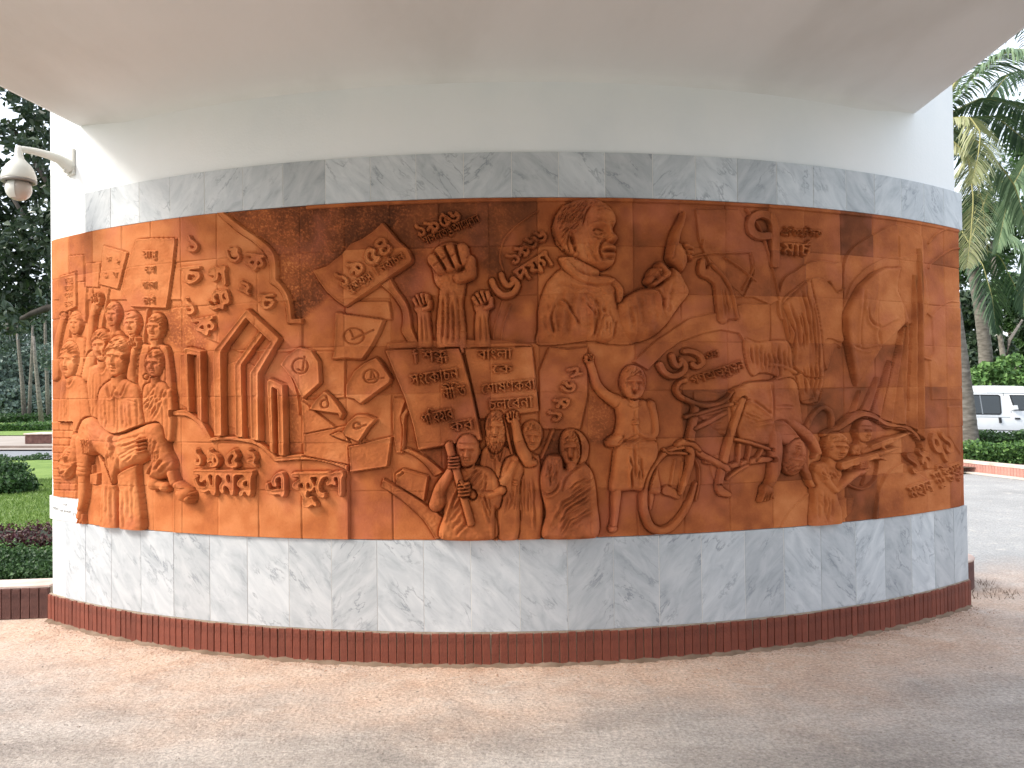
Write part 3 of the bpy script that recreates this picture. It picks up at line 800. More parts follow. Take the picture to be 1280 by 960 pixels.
def f(l):
    l.poly([(156,440),(162,424),(172,420),(182,428),(184,470),(156,470)], .018, 5, True, round_=True); l.cap(168,415,4.5,169,426,5,.024); head(l,167.5,404,17.5,27,-4,-.2,.030,.5,'short',seed=4)
person((150,386,190,475), 'man in the back row beside a raised fist', f, .004)
def f(l):
    l.poly([(178,436),(188,431),(206,431),(215,442),(217,504),(178,504)], .020, 6, True, round_=True); l.cap(197,422,5,197,436,6,.026); head(l,198,409,18,31,4,-.15,.032,.45,'side',seed=5)
    l.groove([(190,432),(197,445),(205,432)],1,.004); l.folds([(184,440),(184,500)],[(214,445),(215,500)],4,1.2,.003)
person((174,388,222,510), 'broad-shouldered man at the right of the back row', f, .006)
# ---- middle row ---------------------------------------------------------------
def f(l):
    l.poly([(113,466),(122,456),(136,455),(146,470),(146,535),(112,535)], .022, 6, True, round_=True); l.path([(112,470),(117,447),(125,440)],[7,6,5],.022)
    l.cap(131,444,6,131,458,6,.03); head(l,131,432,20.5,37,-6,-.3,.040,1.0,'wavy',seed=6)
    l.fold([(127,457),(132,466),(137,457)],1.1,.004); l.groove([(131,464),(131,520)],.9,.004,False); l.folds([(117,470),(116,530)],[(128,470),(127,530)],3,1.1,.003); l.folds([(134,470),(136,530)],[(144,475),(145,530)],2,1.1,.003)
person((104,408,152,540), 'man with a wide open shouting mouth behind the central figure', f, .010)
def f(l):
    l.path([(170,490),(168,470),(170,452),(172,438)], [6.5,6,5,4.6], .028); fist(l,172.5,430,14,19,4,.034)
person((160,416,184,500), 'raised fist and forearm behind the central man', f, .008)
def f(l):
    l.poly([(80,482),(87,472),(100,470),(110,478),(116,500),(117,560),(79,560)], .028, 7, True, round_=True); l.cap(90,462,5.5,91,476,6.5,.034)
    head(l,90.5,450,20,42,3,-.15,.044,.55,'side',seed=7)
    l.fold([(86,472),(91,482),(98,472)],1.1,.005); l.groove([(91,482),(91,535)],1,.004,False); l.groove([(106,490),(108,530)],.9,.003); l.folds([(82,490),(82,530)],[(89,490),(89,530)],2,1.1,.003)
person((74,425,122,565), 'man at the far left with open mouth and buttoned collar', f, .010)
def f(l):
    l.poly([(183,486),(190,478),(204,476),(214,482),(218,500),(219,545),(206,552),(190,545),(181,520)], .028, 7, True, round_=True); l.cap(198,468,5,198,480,6,.032)
    l.path([(216,490),(218,515),(217,548)],[4.5,4.5,4],.024)
    head(l,198.5,454,20,33,2,-.1,.040,.05,'scarf',seed=8,ear=False)
    l.ell(187,471,3.5,4,0,.02)
    l.folds([(183,500),(200,480)],[(190,545),(216,488)],7,1.3,.0045); l.groove([(209,492),(211,540)],.9,.003)
person((176,434,224,560), 'woman in a draped sari standing at the right of the group', f, .010)
# ---- brick pier carved at the lower left ----------------------------------------
rb = rec('carved_brickwork', 'low carved brick pier at the lower left corner')
l = L(60, 522, 106, 640)
l.poly([(60,527),(97,527),(98,560),(97,625),(60,620)], .014, 1)
ys = [527,538.2,547.5,556.5,566,576,586,595.5,604,612.5,622]
for i, y in enumerate(ys):
    l.groove([(62,y),(100,y+.6)],.85,.005,False,taper=False)
    for x in (np.arange(64,101,12.5)+(6 if i % 2 else 0)):
        if i < len(ys)-1: l.groove([(x,y),(x,ys[i+1])],.85,.0055,False,taper=False)
l.rough(.0012,6,9); l.commit(rb,'over')
# small cross-shaped block and door panel between the bricks and the central man
rb = rec('carved_panel'); l = L(112,575,135,665); l.poly([(118.5,606),(150,606),(150,664),(118.5,664)],.012,.8); l.poly([(115.5,592),(127,591),(125,606),(116,605)],.020,.8); l.poly([(117.5,581),(120,581),(120,592),(117.5,592)],.017,.6); l.commit(rb,'over')
# ---- the central man -------------------------------------------------------------
def f(l):
    l.poly([(128,489),(138,477),(152,472),(168,476),(179,486),(184,510),(188,540),(178,565),(178,600),(182,664),(155,664),(153,612),(150,664),(130,664),(132,600),(127,560),(126,510)], .040, 10, True, 7, round_=True)
    l.cap(152,464,8,152,480,9,.046)
    head(l,151.5,446.5,26,47,3,-.12,.056,.06,'side',seed=9)
    l.fold([(141,478),(146,497),(152,484)],1.4,.007); l.fold([(152,484),(158,495),(166,478)],1.4,.007)
    l.groove([(151.5,486),(152,535)],1.1,.006,False); l.groove([(167,500),(178,503)],.8,.003); l.groove([(178,500),(181,540)],1.2,.006)
    l.groove([(130,500),(132,535)],1.2,.005); l.folds([(133,500),(134,540)],[(148,495),(149,540)],3,1.2,.003); l.folds([(156,500),(157,540)],[(174,500),(177,540)],3,1.2,.003,seed=4)
    l.groove([(154,600),(153,620),(154,664)],1.8,.016); l.folds([(133,600),(132,660)],[(150,600),(149,660)],3,1.6,.004,seed=5); l.folds([(158,600),(159,660)],[(178,600),(179,660)],3,1.6,.004,seed=6)
    l.ell(150,617,5,6,0,.012)
    l.rough(.0012,4,8)
person((118,415,196,668), 'tall central man in a collared shirt carrying a limp body across his arms', f, .012, .006)
# ---- the carried body -------------------------------------------------------------
def f(l):
    # torso and legs in white cloth
    l.poly([(101,540),(108.5,523),(122.5,521.5),(135,533),(147.5,541),(160,540),(175.6,534),(193,528),(206,528),(212,540),(215,556),(225,577),(222.5,589),(205,599),(191,594.5),(196,571),(184,577),(172,583),(157,592),(152,603),(141,581),(127,567),(114,566),(104,556)], .060, 13, True, 6, round_=True)
    # head hanging down, face outwards
    head(l,91.5,577,19,40,197,.25,.052,.12,'short',seed=12,eyes='closed',base=.01)
    l.path([(101,548),(97,560),(94,566)],[8,7,6],.045)
    # hanging arm
    l.path([(107,550),(109,570),(108,590)],[9,9,7.5],[.058,.062,.058]); l.path([(108,588),(108,605),(107.5,622),(105,636)],[5.8,5.2,4.6,3.6],[.048,.046,.044,.04])
    l.cap(105,636,3.8,103,646,3.6,.034); l.cap(103,644,1.9,101,655,1.3,.024); l.cap(105,645,1.9,104.5,657,1.3,.026); l.cap(107,643,1.8,108,655,1.3,.024); l.cap(102,640,1.6,99.5,647,1.2,.024)
    l.groove([(103,582),(114,584)],1.1,.006); l.groove([(103,587),(114,590)],.9,.005); l.groove([(104,578),(113,578)],.9,.003)
    # trouser hem, ankles and feet
    l.cap(219,590,6,224,603,5.2,.046); l.ell(236,617,12,10.5,25,.058); l.ell(243,623,5,5.5,0,.062); l.cap(228,606,6,236,614,8,.05)
    for i in range(4): l.ell(246.5-i*.6,616+i*3.6,2.0,1.9,0,.056)
    l.ell(197,604,8,9,-15,.046); l.ell(211,608,7.5,6.5,10,.044); l.cap(197,604,6,209,607,5.5,.04)
    # hanging waist cloth
    l.poly([(140,545),(150,543),(153,560),(158,575),(156,590),(151,606),(146,598),(139,575)], .068, 7, True, round_=True)
    l.folds([(142,548),(145,590)],[(151,546),(156,585)],4,1.1,.005,seed=3)
    l.fold([(148,546),(153,565),(158,573),(154,600)],1.5,.008)
    l.folds([(158,585),(190,560)],[(150,548),(190,540)],6,1.6,.005,seed=6)
    l.folds([(200,540),(196,570)],[(222,580),(206,596)],6,1.5,.006,seed=7); l.folds([(108,530),(128,560)],[(120,524),(140,548)],4,1.4,.004,seed=9)
    # hands of the carrier
    l.ell(120,560,9,9,20,.070)
    for i in range(4): l.cap(113+i*3.1,549+i*.6,2.0,116.5+i*2.6,566-i*.5,1.8,.076)
    for i in range(3): l.groove([(114.7+i*3,549+i*.6),(118+i*2.6,565)],.6,.007)
    l.ell(189,559,9,10,10,.070)
    for i in range(4): l.cap(182+i*.6,551+i*4.6,2.1,194,548+i*4.8,1.9,.078)
    for i in range(3): l.groove([(182,553.5+i*4.7),(194,550.5+i*4.8)],.6,.007)
    l.path([(197,560),(200,575),(193,590)],[5,4,3],.05)
    l.rough(.0014,4,18)
person((80,515,252,664), 'limp body lying across the central mans arms with head and arm hanging down', f, .004, .007)

# ================================================================== language monument
# round sun and rings behind it
r = rec('carved_disc', 'round disc behind the angular monument'); l = L(250,440,350,545); l.ell(301,494,38,42,0,.006,p=.12); l.commit(r,'max')
r = rec('carved_ring'); l = L(345,440,380,525); l.path([(354,456),(365,472),(372,493),(374.5,518)],1.1,.006); l.commit(r,'max')
GHc = L(228,438,262,560)
r = rec('monument_frame', 'low side frame faintly carved at the left'); l = L(222,435,240,520); l.poly([(227,443),(235.5,441),(238,512),(227,505)],.010,.8); l.commit(r,'over')
def frame(name, strips, h, label=None):
    r = rec('monument_frame', label); xs = [p[0] for st in strips for p in st[0]]; ys = [p[1] for st in strips for p in st[0]]
    l = L(min(xs)-8, min(ys)-8, max(xs)+8, max(ys)+8)
    for pts, w in strips: l.band(pts, w, h, e=.8)
    l.commit(r, 'over', rim=.004, rimr=3)
# mitred polygons give the crisp corners
def mpoly(r, pts, h, rim=.004):
    xs = [p[0] for p in pts]; ys = [p[1] for p in pts]; l = L(min(xs)-4, min(ys)-4, max(xs)+4, max(ys)+4); l.poly(pts, h, .8); l.commit(r, 'over', rim=rim, rimr=3)
r = rec('monument_frame', 'small left frame of the angular monument')
mpoly(r, [(235,436),(238,434.5),(257,439),(259,529),(252.5,524),(250.5,445),(240.5,443.5),(243.5,517),(239,514)], .026)
r = rec('monument_frame', 'small right frame of the angular monument')
mpoly(r, [(338,476),(341,473.5),(358.5,481.5),(360.5,570.5),(352.5,569),(350.5,487.5),(344.8,484.5),(347,569),(341.5,562)], .026)
r = rec('monument_frame', 'inner bent column of the central monument frame')
mpoly(r, [(297.5,456),(329,412),(331,410.5),(336,416),(307,456),(308.5,549),(298.5,547)], .023)
r = rec('monument_frame', 'tall central folded frame of the monument')
mpoly(r, [(271.5,440),(312,388.5),(315.5,387.5),(354.5,423.6),(328.5,467.5),(329.5,551),(318.5,550),(317.5,466),(342.5,428),(313,399),(283,440.5),(284,546),(273.5,545)], .030)
# ground of the monument
r = rec('carved_ground', 'stepped curved ground line under the monument')
l = L(215,505,480,600)
up_e = [(219,513.5)]+[tuple(p) for p in crv([(222,513),(239,514),(257.5,527.5),(269,546.5)],5)]+[tuple(p) for p in crv([(269,546.5),(290,545.5),(321,550),(336,558),(349.5,570.5)],5)]+[tuple(p) for p in crv([(349.5,570.5),(385,568),(415,573),(437,581)],5)]
lo_e = [(219,520)]+[tuple(p) for p in crv([(222,519.5),(238,521),(254,533),(266,551.5)],5)]+[tuple(p) for p in crv([(266,551.5),(290,550),(320,555),(333,563),(347,577)],5)]+[tuple(p) for p in crv([(347,577),(385,574.5),(415,579),(437,588)],5)]
l.poly(up_e+lo_e[::-1], .020, .8); l.commit(r, 'over', rim=.002)
l = L(215,505,480,700); l.poly(lo_e+[(437,700),(219,700)], .012, .8); l.commit(0, 'max')
r = rec('carved_lettering', 'raised year numerals under the monument')
for ch, x0, x1, y0, hh in [('১',247,261,561,20),('৯',265,281,561,22),('৫',287,305,561.5,22),('২',312,328,561,22)]:
    text(r, ch, x0, y0, x1, y0, hh, .020, .075, soft=1.2)
r = rec('carved_lettering', 'large raised word below the year numerals')
text(r, 'অ|ম|র', 247.5, 587.8, 323, 588.8, 30, .020, .07, soft=1.2)
r = rec('carved_lettering', 'large raised word at the lower left centre')
text(r, 'এ', 337, 590.5, 364, 590.8, 29, .020, .07, soft=1.2); text(r, 'কু|ে|শ', 369, 591.5, 434, 590.5, 29, .020, .07, soft=1.2)

# ================================================================== loose papers with round seals
def seal(parent, cx, cy, rx, ry, hands):
    r = rec('carved_seal', None, parent); l = L(cx-rx-8, cy-ry-8, cx+rx+30, cy+ry+8)
    g = np.hypot((l.X-cx)/rx, (l.Y-cy)/ry)-1; l.H = -.006*np.exp(-(g*min(rx,ry)/1.0)**2)
    for p in hands:
        d, _, _ = l.segd(p); l.H = np.minimum(l.H, -.006*np.exp(-(d/1.0)**2))
    l.commit(r, 'add')
placard([(385,440),(432,440),(432,497),(400,500),(381,497)], .006, name='carved_paper')
placard([(378,500),(435,545),(415,543),(412,536),(381,543)], .010, name='carved_paper')
placard([(381,543),(436,532),(470,560),(437,581),(381,570)], .010, name='carved_paper')
placard([(432,377),(487,377),(491,400),(455,398),(433,392)], .009, name='carved_paper')
placard([(437,558),(491,546),(486,583),(440,590)], .016, 'square sheet lying near the flag bands', name='carved_paper')
rp = placard([(354.4,456),(362,444.7),(376,434.5),(393.4,438.4),(402,452.5),(403.6,479),(381.7,498.6),(378,492),(370,474),(362,465)], .024, 'rounded paper with a round seal beside the monument', name='carved_paper')
seal(rp, 378.6, 458, 9.5, 9.5, [[(384,446),(381.7,465)],[(376,462),(381.7,465)]])
rp = placard([(417.5,449.5),(420,440),(422,391),(430,391.5),(433,393),(482,400),(475,417.5),(465,435.5),(455,450),(436,448)], .023, 'sheet with a round seal and long clock-like hands', name='carved_paper')
seal(rp, 444.8, 420.6, 12.3, 10, [[(440,412),(443.3,420.6)],[(442.5,424.5),(469,413)]])
rp = placard([(473,447),(480,455),(491.7,473.7),(489,479),(453.4,505),(446,499),(435.5,496.5),(435.5,482),(445.6,464),(458,454)], .030, 'thick curled paper with a seal below the sheet', tilt=(.004,0), name='carved_paper')
seal(rp, 466.7, 470.6, 9.3, 8.3, [[(467.5,463),(466.5,472)],[(463,475),(482,472.5)],[(467.5,463),(472,474)]])
rp = placard([(409.5,488.6),(418,496),(427,508),(432.5,517),(428.5,524.5),(426,517),(411,515),(389.4,512),(398,499)], .027, 'small torn paper with a square mark', name='carved_paper')
seal(rp, 409, 505, 4.6, 5, [[(411,495),(413.5,505)]])
rp = placard([(447,519),(460,519),(473,524),(463,534),(451,552.5),(436,546),(430,541),(437,528)], .026, 'crumpled star-shaped paper with a small seal', name='carved_paper')
seal(rp, 449, 532, 4.5, 4.2, [[(449,528),(452,531)],[(449,535),(460,531)]])
placard([(414.5,543.5),(425,539),(432,541),(440,553),(425,548)], .016, name='carved_paper')
rp = placard([(495.5,592),(505,586),(515,589),(536.7,595),(531.6,626),(508,612),(497,605)], .018, 'curled leaf of paper between the diagonal bands', name='carved_paper')
l = L(490,580,520,600); l.H = np.zeros_like(l.X); d,_,_ = l.segd([(496,592),(503,588),(506,591),(500,594)]); l.H=-.006*np.exp(-(d/1)**2); l.commit(0,'addraw')

# ================================================================== flying flag bands
def bandline(A, B, h, name='carved_band', label=None, rim=.003):
    r = rec(name, label); P = [tuple(p) for p in crv(A,5)]+[tuple(p) for p in crv(B,5)[::-1]]
    xs = [p[0] for p in P]; ys = [p[1] for p in P]; l = L(min(xs)-4, min(ys)-4, max(xs)+4, max(ys)+4); l.poly(P, h, .8); l.commit(r, 'over', rim=rim); return r
bandline([(488,345),(497.5,362),(510,380),(515,398.4),(516,409.7),(524,428)], [(466,352),(476,356),(490,368),(502,385),(505,400),(503.5,414),(511,428)], .018, label='curved flag band falling from the dated placard')
bandline([(480,598),(506,612.5),(530,628),(555.6,647),(576,673)], [(478,608),(502,623.7),(526,645),(536,658),(545,673)], .016, label='long diagonal band sweeping to the bottom edge')
bandline([(512,560),(531,569.5),(545,580),(556,590)], [(503,562),(520,570),(534,582),(544,595)], .015)
bandline([(511,497),(507,505),(503,520),(507,545),(505,566)], [(493,497),(492,520),(493,545),(497,566)], .013)
bandline([(514,513),(508.5,520),(507.5,535),(507,553),(504,567)], [(511,509),(503,520),(505,535),(504.5,553),(503,567)], .022)

# ================================================================== dated placard with raised numerals
rp = placard([(394,339),(412,333),(430,318.8),(441,306),(455,300),(470,290),(480.5,279.7),(488,288),(499,302),(512,313),(517.5,325),(516,329.7),(473.8,357.8),(434.7,384.4),(422,376),(411,365.6),(401,352)], .028, 'large waving placard with raised year numerals and a line of lettering', tilt=(.003,-.002))
for ch, x0, y0, x1, y1 in [('১',418,345,432,336),('৯',434,331,451,321),('৫',453,318,470,307),('৪',468,307,484,296)]:
    text(rec('carved_lettering', None, rp), ch, x0, y0, x1, y1, 21, .012, .075)
text(rec('carved_lettering', None, rp), 'যু|ক/ত|ফ~|ন/ট', 434, 359.5, 465, 340.5, 9.5, .009, .055); text(rec('carved_lettering', None, rp), 'ি|ন|বা^|চ|ন', 470, 337.5, 504.5, 316.5, 9.5, .009, .055)
# numerals and lettering cut straight into the dark tiles
r = rec('carved_lettering', 'slanting numerals over the large raised fist')
for ch, x0, y0, x1, y1 in [('১',516,283,530,277),('৯',529,279,545,271),('৫',545,272,557,265),('৬',555,268,571,260)]:
    text(r, ch, x0, y0, x1, y1, 17, .014, .07)
r = rec('carved_lettering', 'thin slanting line of lettering above the large fist'); text(r, 'শা|স|ন|ত|ন/ত~', 527, 298.5, 563, 283, 9.5, .010, .045); text(r, 'আ|ে|ন/দা|ল|ন', 564, 282.5, 597, 268.5, 9.5, .010, .045)
r = rec('carved_lettering', 'steeply slanting numerals beside the curved line')
for ch, x0, y0, x1, y1 in [('১',629,322,641,310),('৯',641,311,654,301),('৬',650,303,664,291),('৬',662,295,675,284)]:
    text(r, ch, x0, y0, x1, y1, 18, .014, .07)
r = rec('carved_lettering', 'very large raised numeral next to a slanting word'); l = L(606,335,656,378); l.path([(615,352),(620,363),(630,370),(641,367),(646.5,357),(641,350)], 3.9, .026, prof=.2); l.path([(626.5,344),(630,353),(636,358),(643,352)], 3.5, .026, prof=.2); l.commit(r,'over',base=.004,rim=.003)
text(rec('carved_lettering', 'slanting raised word beside the very large numeral'), 'দ|ফা', 641, 340, 683, 314, 20, .017, .075)
def line(pts, w, h, name='carved_line'):
    xs = [p[0] for p in pts]; ys = [p[1] for p in pts]; r = rec(name); l = L(min(xs)-6, min(ys)-6, max(xs)+6, max(ys)+6); l.path(pts, w, h); l.commit(r, 'max'); return r
line([(672,264),(655,276),(643,285),(632,297),(627,309),(625,325),(629,338)], 1.3, .006); line([(628,377),(621,398),(617,415),(617,428)], 1.3, .006); line([(638,381),(630,404),(626,428)], 1.3, .006)

# ================================================================== raised fists
def f(l):
    l.path([(565,432),(564,405),(564,380),(566,358)], [19,17.5,15,15], .040); fist(l,565,334,56,58,-2,.062)
    for a, b_ in (((556,372),(554,430)),((562,365),(561,430)),((572,368),(575,430)),((567,380),(568,430))): l.fold([a,((a[0]+b_[0])/2+.8,(a[1]+b_[1])/2),b_],1.5,.006)
    l.rough(.0022,3,4)
r = rec('carved_fist', 'large raised fist in the middle of three'); l = L(532,295,600,440); l.S=.004; f(l); l.commit(r,'over',base=.008,rim=.006,rimr=3)
def f(l):
    l.path([(533,430),(531,405),(530,388)], [9.5,7.5,7], .024); fist(l,528.5,380,23,27,3,.036)
    l.fold([(529,396),(530,428)],1,.004); l.fold([(533,394),(536,428)],1,.004)
r = rec('carved_fist', 'small raised fist to the left of the large one'); l = L(512,360,546,440); l.S=.003; f(l); l.commit(r,'over',base=.010,rim=.005)
def f(l):
    l.path([(604,430),(602,405),(603,388)], [10,8,7.5], .022); fist(l,603,378,26,30,-2,.034)
    l.fold([(601,396),(601,428)],1,.004); l.fold([(606,394),(609,428)],1,.004)
r = rec('carved_fist', 'small raised fist to the right of the large one'); l = L(586,358,624,440); l.S=.003; f(l); l.commit(r,'over',base=.008,rim=.005)

# ================================================================== two written boards below the fists
r = rec('carved_ledge'); l = L(478,420,665,445); l.poly([(484,428),(560,423),(628,424),(664,430),(664,438),(484,440)],.016,3); l.commit(r,'max')
rp2 = placard([(580.6,436),(664.8,433.5),(669,470),(673.4,514.3),(600,523.5)], .020, 'written board behind the front board with four lines')
for t, x0, y0, x1, y1, hh in [('বাং|লা',597.5,438,639.5,437,11.5),('ে|ক',616,456.5,640.5,456,10.5),('ে|শা|ষ|ণ|ক|রা',602,481,668,474,12),('চ|ল|ে|ব|না',610.5,500,665,495.5,13)]:
    text(rec('carved_lettering', None, rp2), t, x0, y0, x1, y1, hh, .011, .05)
rp1 = placard([(483.4,438),(520,436.5),(575.4,435),(588,480),(603,549.5),(560,556),(524.7,562.4),(518,530),(507.5,496)], .032, 'front written board with five lines tilted over the stick bearer', tilt=(.001,.0005))
for t, x0, y0, x1, y1, hh in [('ি|শ|ক/ষা',518.5,442,559,437.5,13),('সং|ে|ক|া|চ|ন',514,469.5,573,460,13.5),('নী|ি|ত',554,486.5,582,481.5,13),('প|ি|র|হা|র',528,519,566,510,13),('ক|র',563,528,591.5,523,12.5)]:
    text(rec('carved_lettering', None, rp1), t, x0, y0, x1, y1, hh, .012, .05)
# board with numerals running upwards
rp = placard([(686.6,434),(710,437),(734,434),(734,494),(729,517),(724.5,537),(674.6,536),(673.8,463.6)], .013, 'board with four numerals climbing upwards')
for ch, cx, cy, ro in [('১',693,518,35),('৯',702,502,30),('৬',709.5,483.5,20),('২',717,465,38)]:
    c_, s_ = math.cos(rad(ro)), math.sin(rad(ro)); w, h = 19, 17
    x0 = cx-w/2*c_-h/2*s_; y0 = cy+w/2*s_-h/2*c_
    text(rec('carved_lettering', None, rp), ch, x0, y0, x0+w*c_, y0-w*s_, h, .013, .07)
stick(691,538,677,572,2.4)
# ================================================================== people under the boards
def f(l):   # bearded elder
    l.poly([(601,570),(609,557),(618,556),(632,558),(643,566),(652,590),(650,672),(606,672),(601,610)], .022, 7, True, round_=True)
    head(l,620,534,23,38,2,-.1,.042,.35,'wavy',beard=.7,seed=21)
    l.fold([(610,556),(616,572),(620,560)],1.1,.005); l.fold([(622,560),(625,575),(630,556)],1.1,.005); l.groove([(619,562),(620,672)],1,.004,False); l.folds([(604,575),(606,660)],[(617,575),(616,660)],4,1.1,.003); l.folds([(623,575),(622,660)],[(640,575),(645,660)],4,1.3,.004)
person((596,508,658,676), 'elderly man with a long pointed beard and open shirt collar', f, .008)
def f(l):
    l.poly([(645,570),(655,565),(668,568),(675,580),(676,672),(640,672),(640,600)], .018, 6, True, round_=True)
    head(l,664,545,24,34,5,.3,.034,.1,'wavy',seed=22)
    l.folds([(644,590),(646,660)],[(668,575),(672,660)],6,1.2,.004)
person((636,518,682,676), 'dark-haired figure partly hidden by a raised forearm', f, .006)
def f(l):
    l.path([(641,522),(645,535),(650,555),(659,575),(667,578)], [5,5.5,7.5,8.5,5], [.036,.040,.044,.042,.03]); fist(l,641,521,16,17,-25,.040,side=-1)
    l.groove([(647,552),(657,549)],.8,.003)
person((630,508,674,592), 'raised clenched arm with bent elbow in front of the dark-haired figure', f, .010)
stick(629.5,521,641,572,1.8,.012,.016)
def f(l):   # man at right of the stick bearer, arm held across
    l.poly([(626,585),(640,568),(648,572),(655,585),(650,610),(648,672),(622,672)], .026, 7, True, round_=True)
    l.path([(626,606),(636,592),(644,576)],[8,6.5,5],.038); l.ell(644,574,4.5,5,0,.044); l.ell(645,603,5,7,0,.036)
    for i in range(3): l.groove([(641,599+i*3.2),(648,600+i*3.2)],.55,.006)
    l.folds([(640,590),(630,640)],[(650,590),(648,655)],5,1.3,.004)
person((614,562,662,676), 'figure holding a thin stick against the chest', f, .010)
def f(l):   # stick bearer
    l.poly([(556,612),(566,594),(580,583),(594,582),(612,584),(622,596),(629,616),(626,633),(620,640),(619,673),(553,673),(556,640)], .034, 9, True, 6, round_=True)
    l.path([(546.5,630),(552,612),(560,598),(569,583)], [9,8.5,7.5,6], [.046,.050,.052,.050]); l.ell(550,625,9.5,12,20,.050)
    l.cap(586,572,6.5,587,586,7.5,.040)
    head(l,585,562,27,40,2,.0,.050,.04,'cap',seed=23)
    l.path([(627,612),(612,618),(597,614)],[6.5,6.5,5.5],.044)
    l.folds([(575,592),(600,584)],[(598,640),(612,600)],4,1.3,.004,seed=2)
    l.fold([(598,584),(586,600),(572,617),(560,652)],1.6,.006); l.fold([(604,586),(590,604),(566,640)],1.4,.005)
    l.fold([(608,590),(607,612)],1.2,.004,False); l.groove([(603,613),(620,613)],1,.004,False); l.folds([(600,618),(612,655)],[(612,616),(618,640)],3,1.2,.005)
    l.folds([(560,650),(576,630)],[(574,672),(588,655)],3,1.5,.005,seed=8); l.groove([(619.5,632),(618.5,673)],1.5,.01,False)
    l.rough(.001,4,5)
person((534,536,636,678), 'man in a cloth cap holding up the board on a thick pole', f, .012, .006)
r = rec('carved_stick', 'thick pole of the front board'); l = L(555,550,598,660); l.cap(563,556,4.6,589.5,652,4.2,.026,base=.045); l.commit(r,'over',rim=.002)
def f(l):
    l.ell(569,577,7.5,7.5,0,.052); 
    for i in range(4): l.cap(563.5,571.5+i*3.8,2.1,574.5,570.5+i*3.9,1.9,.072)
    for i in range(3): l.groove([(563.5,573.5+i*3.8),(574.5,572.4+i*3.9)],.6,.007)
    l.ell(583,611,8.5,10,-15,.056); l.ell(592,617,6,7,0,.046)
    for i in range(4): l.cap(576,604.5+i*4.2,2.3,587,602.5+i*4.5,2.1,.078)
    for i in range(3): l.groove([(576,606.6+i*4.2),(588,604.8+i*4.5)],.65,.008)
    l.cap(578,600,2.2,584,607,2,.08)
person((556,566,602,628), 'pair of hands gripping the thick pole', f, .010, .002)
def f(l):   # woman with shawl, calling out
    l.poly([(683,571),(693,569),(702,571),(704,585),(716,582),(728,578),(740,592),(745,625),(743,672),(680,673),(682,640),(676,614),(675,593)], .040, 10, True, 6, round_=True)
    l.poly([(705,541),(714,536),(726,541),(735,556),(732,575),(722,582),(716,560)], .030, 7, True, round_=True)
    head(l,712.5,560,21,42,-4,-.4,.050,.75,'long',seed=24,ear=False)
    l.cap(713,578,6,714,588,7,.036)
    l.folds([(684,572),(679,600)],[(700,573),(692,612)],6,1.3,.006,seed=4)
    l.fold([(676,612),(684,617),(694,611),(699,600)],1.5,.007); l.fold([(728,578),(714,588),(704,600),(701,612)],1.6,.006)
    l.folds([(740,596),(700,625),(690,650)],[(744,640),(716,655),(705,672)],7,1.5,.0065,seed=5)
    l.folds([(738,588),(708,608)],[(740,600),(706,622)],3,1.2,.005,seed=6)
    l.rough(.001,4,6)
person((670,530,752,678), 'woman wrapped in a heavy shawl calling out', f, .010, .006)
# ---- shouting boy ------------------------------------------------------------------
def f(l):
    l.path([(770,502),(757,494),(746,482),(741,468),(737,455)], [8,6,5.2,4.8,4.6], [.030,.034,.034,.032,.03]); fist(l,736,449,12,13,-20,.036,side=-1)
    l.poly([(768,499),(778,497),(790,500),(806,501),(815,515),(817,540),(815,552),(770,552),(771,525)], .034, 9, True, 6, round_=True)
    l.path([(811,506),(815,522),(816,540),(808,546),(795,540),(790,530)], [6,5.5,5.5,5.5,5,4.5], .040); l.ell(791,528,6,6,0,.050)
    for i in range(3): l.groove([(787,525+i*3),(794,524+i*3)],.5,.006)
    l.cap(790,492,6.5,790,503,8,.036); head(l,790,479,26,39,0,-.05,.050,1.0,'short',seed=25)
    l.groove([(781,505),(789,510),(799,505)],1,.003); l.groove([(790,512),(789,545)],1,.0025); l.dent(783,518,5,5,0,.002)
    # waist cloth with the knot at the left
    l.poly([(768,560),(772,552),(790,548),(812,550),(820,556),(820,585),(824,614),(810,617),(790,612),(763,614),(764,590)], .036, 8, True, 5, round_=True)
    l.poly([(756,551),(764,545),(776,541),(778,552),(770,558),(759,558)], .040, 5, True, round_=True)
    l.folds([(772,553),(792,541)],[(776,560),(818,556)],5,1.2,.005,seed=2); l.folds([(783,556),(786,610)],[(800,556),(804,612)],4,1.6,.007,seed=3); l.fold([(768,555),(774,549),(778,543)],1,.004)
    l.path([(770,612),(768.5,628),(768,642),(766,655)], [6,5.2,4,3.6], .030); l.ell(765,660,5.5,4.5,-20,.030)
    l.path([(812,612),(812,622),(810,634)],[5,4,3],.016)
person((728,438,830,670), 'bare-chested boy shouting with one arm raised and a cloth round his waist', f, .008, .005)

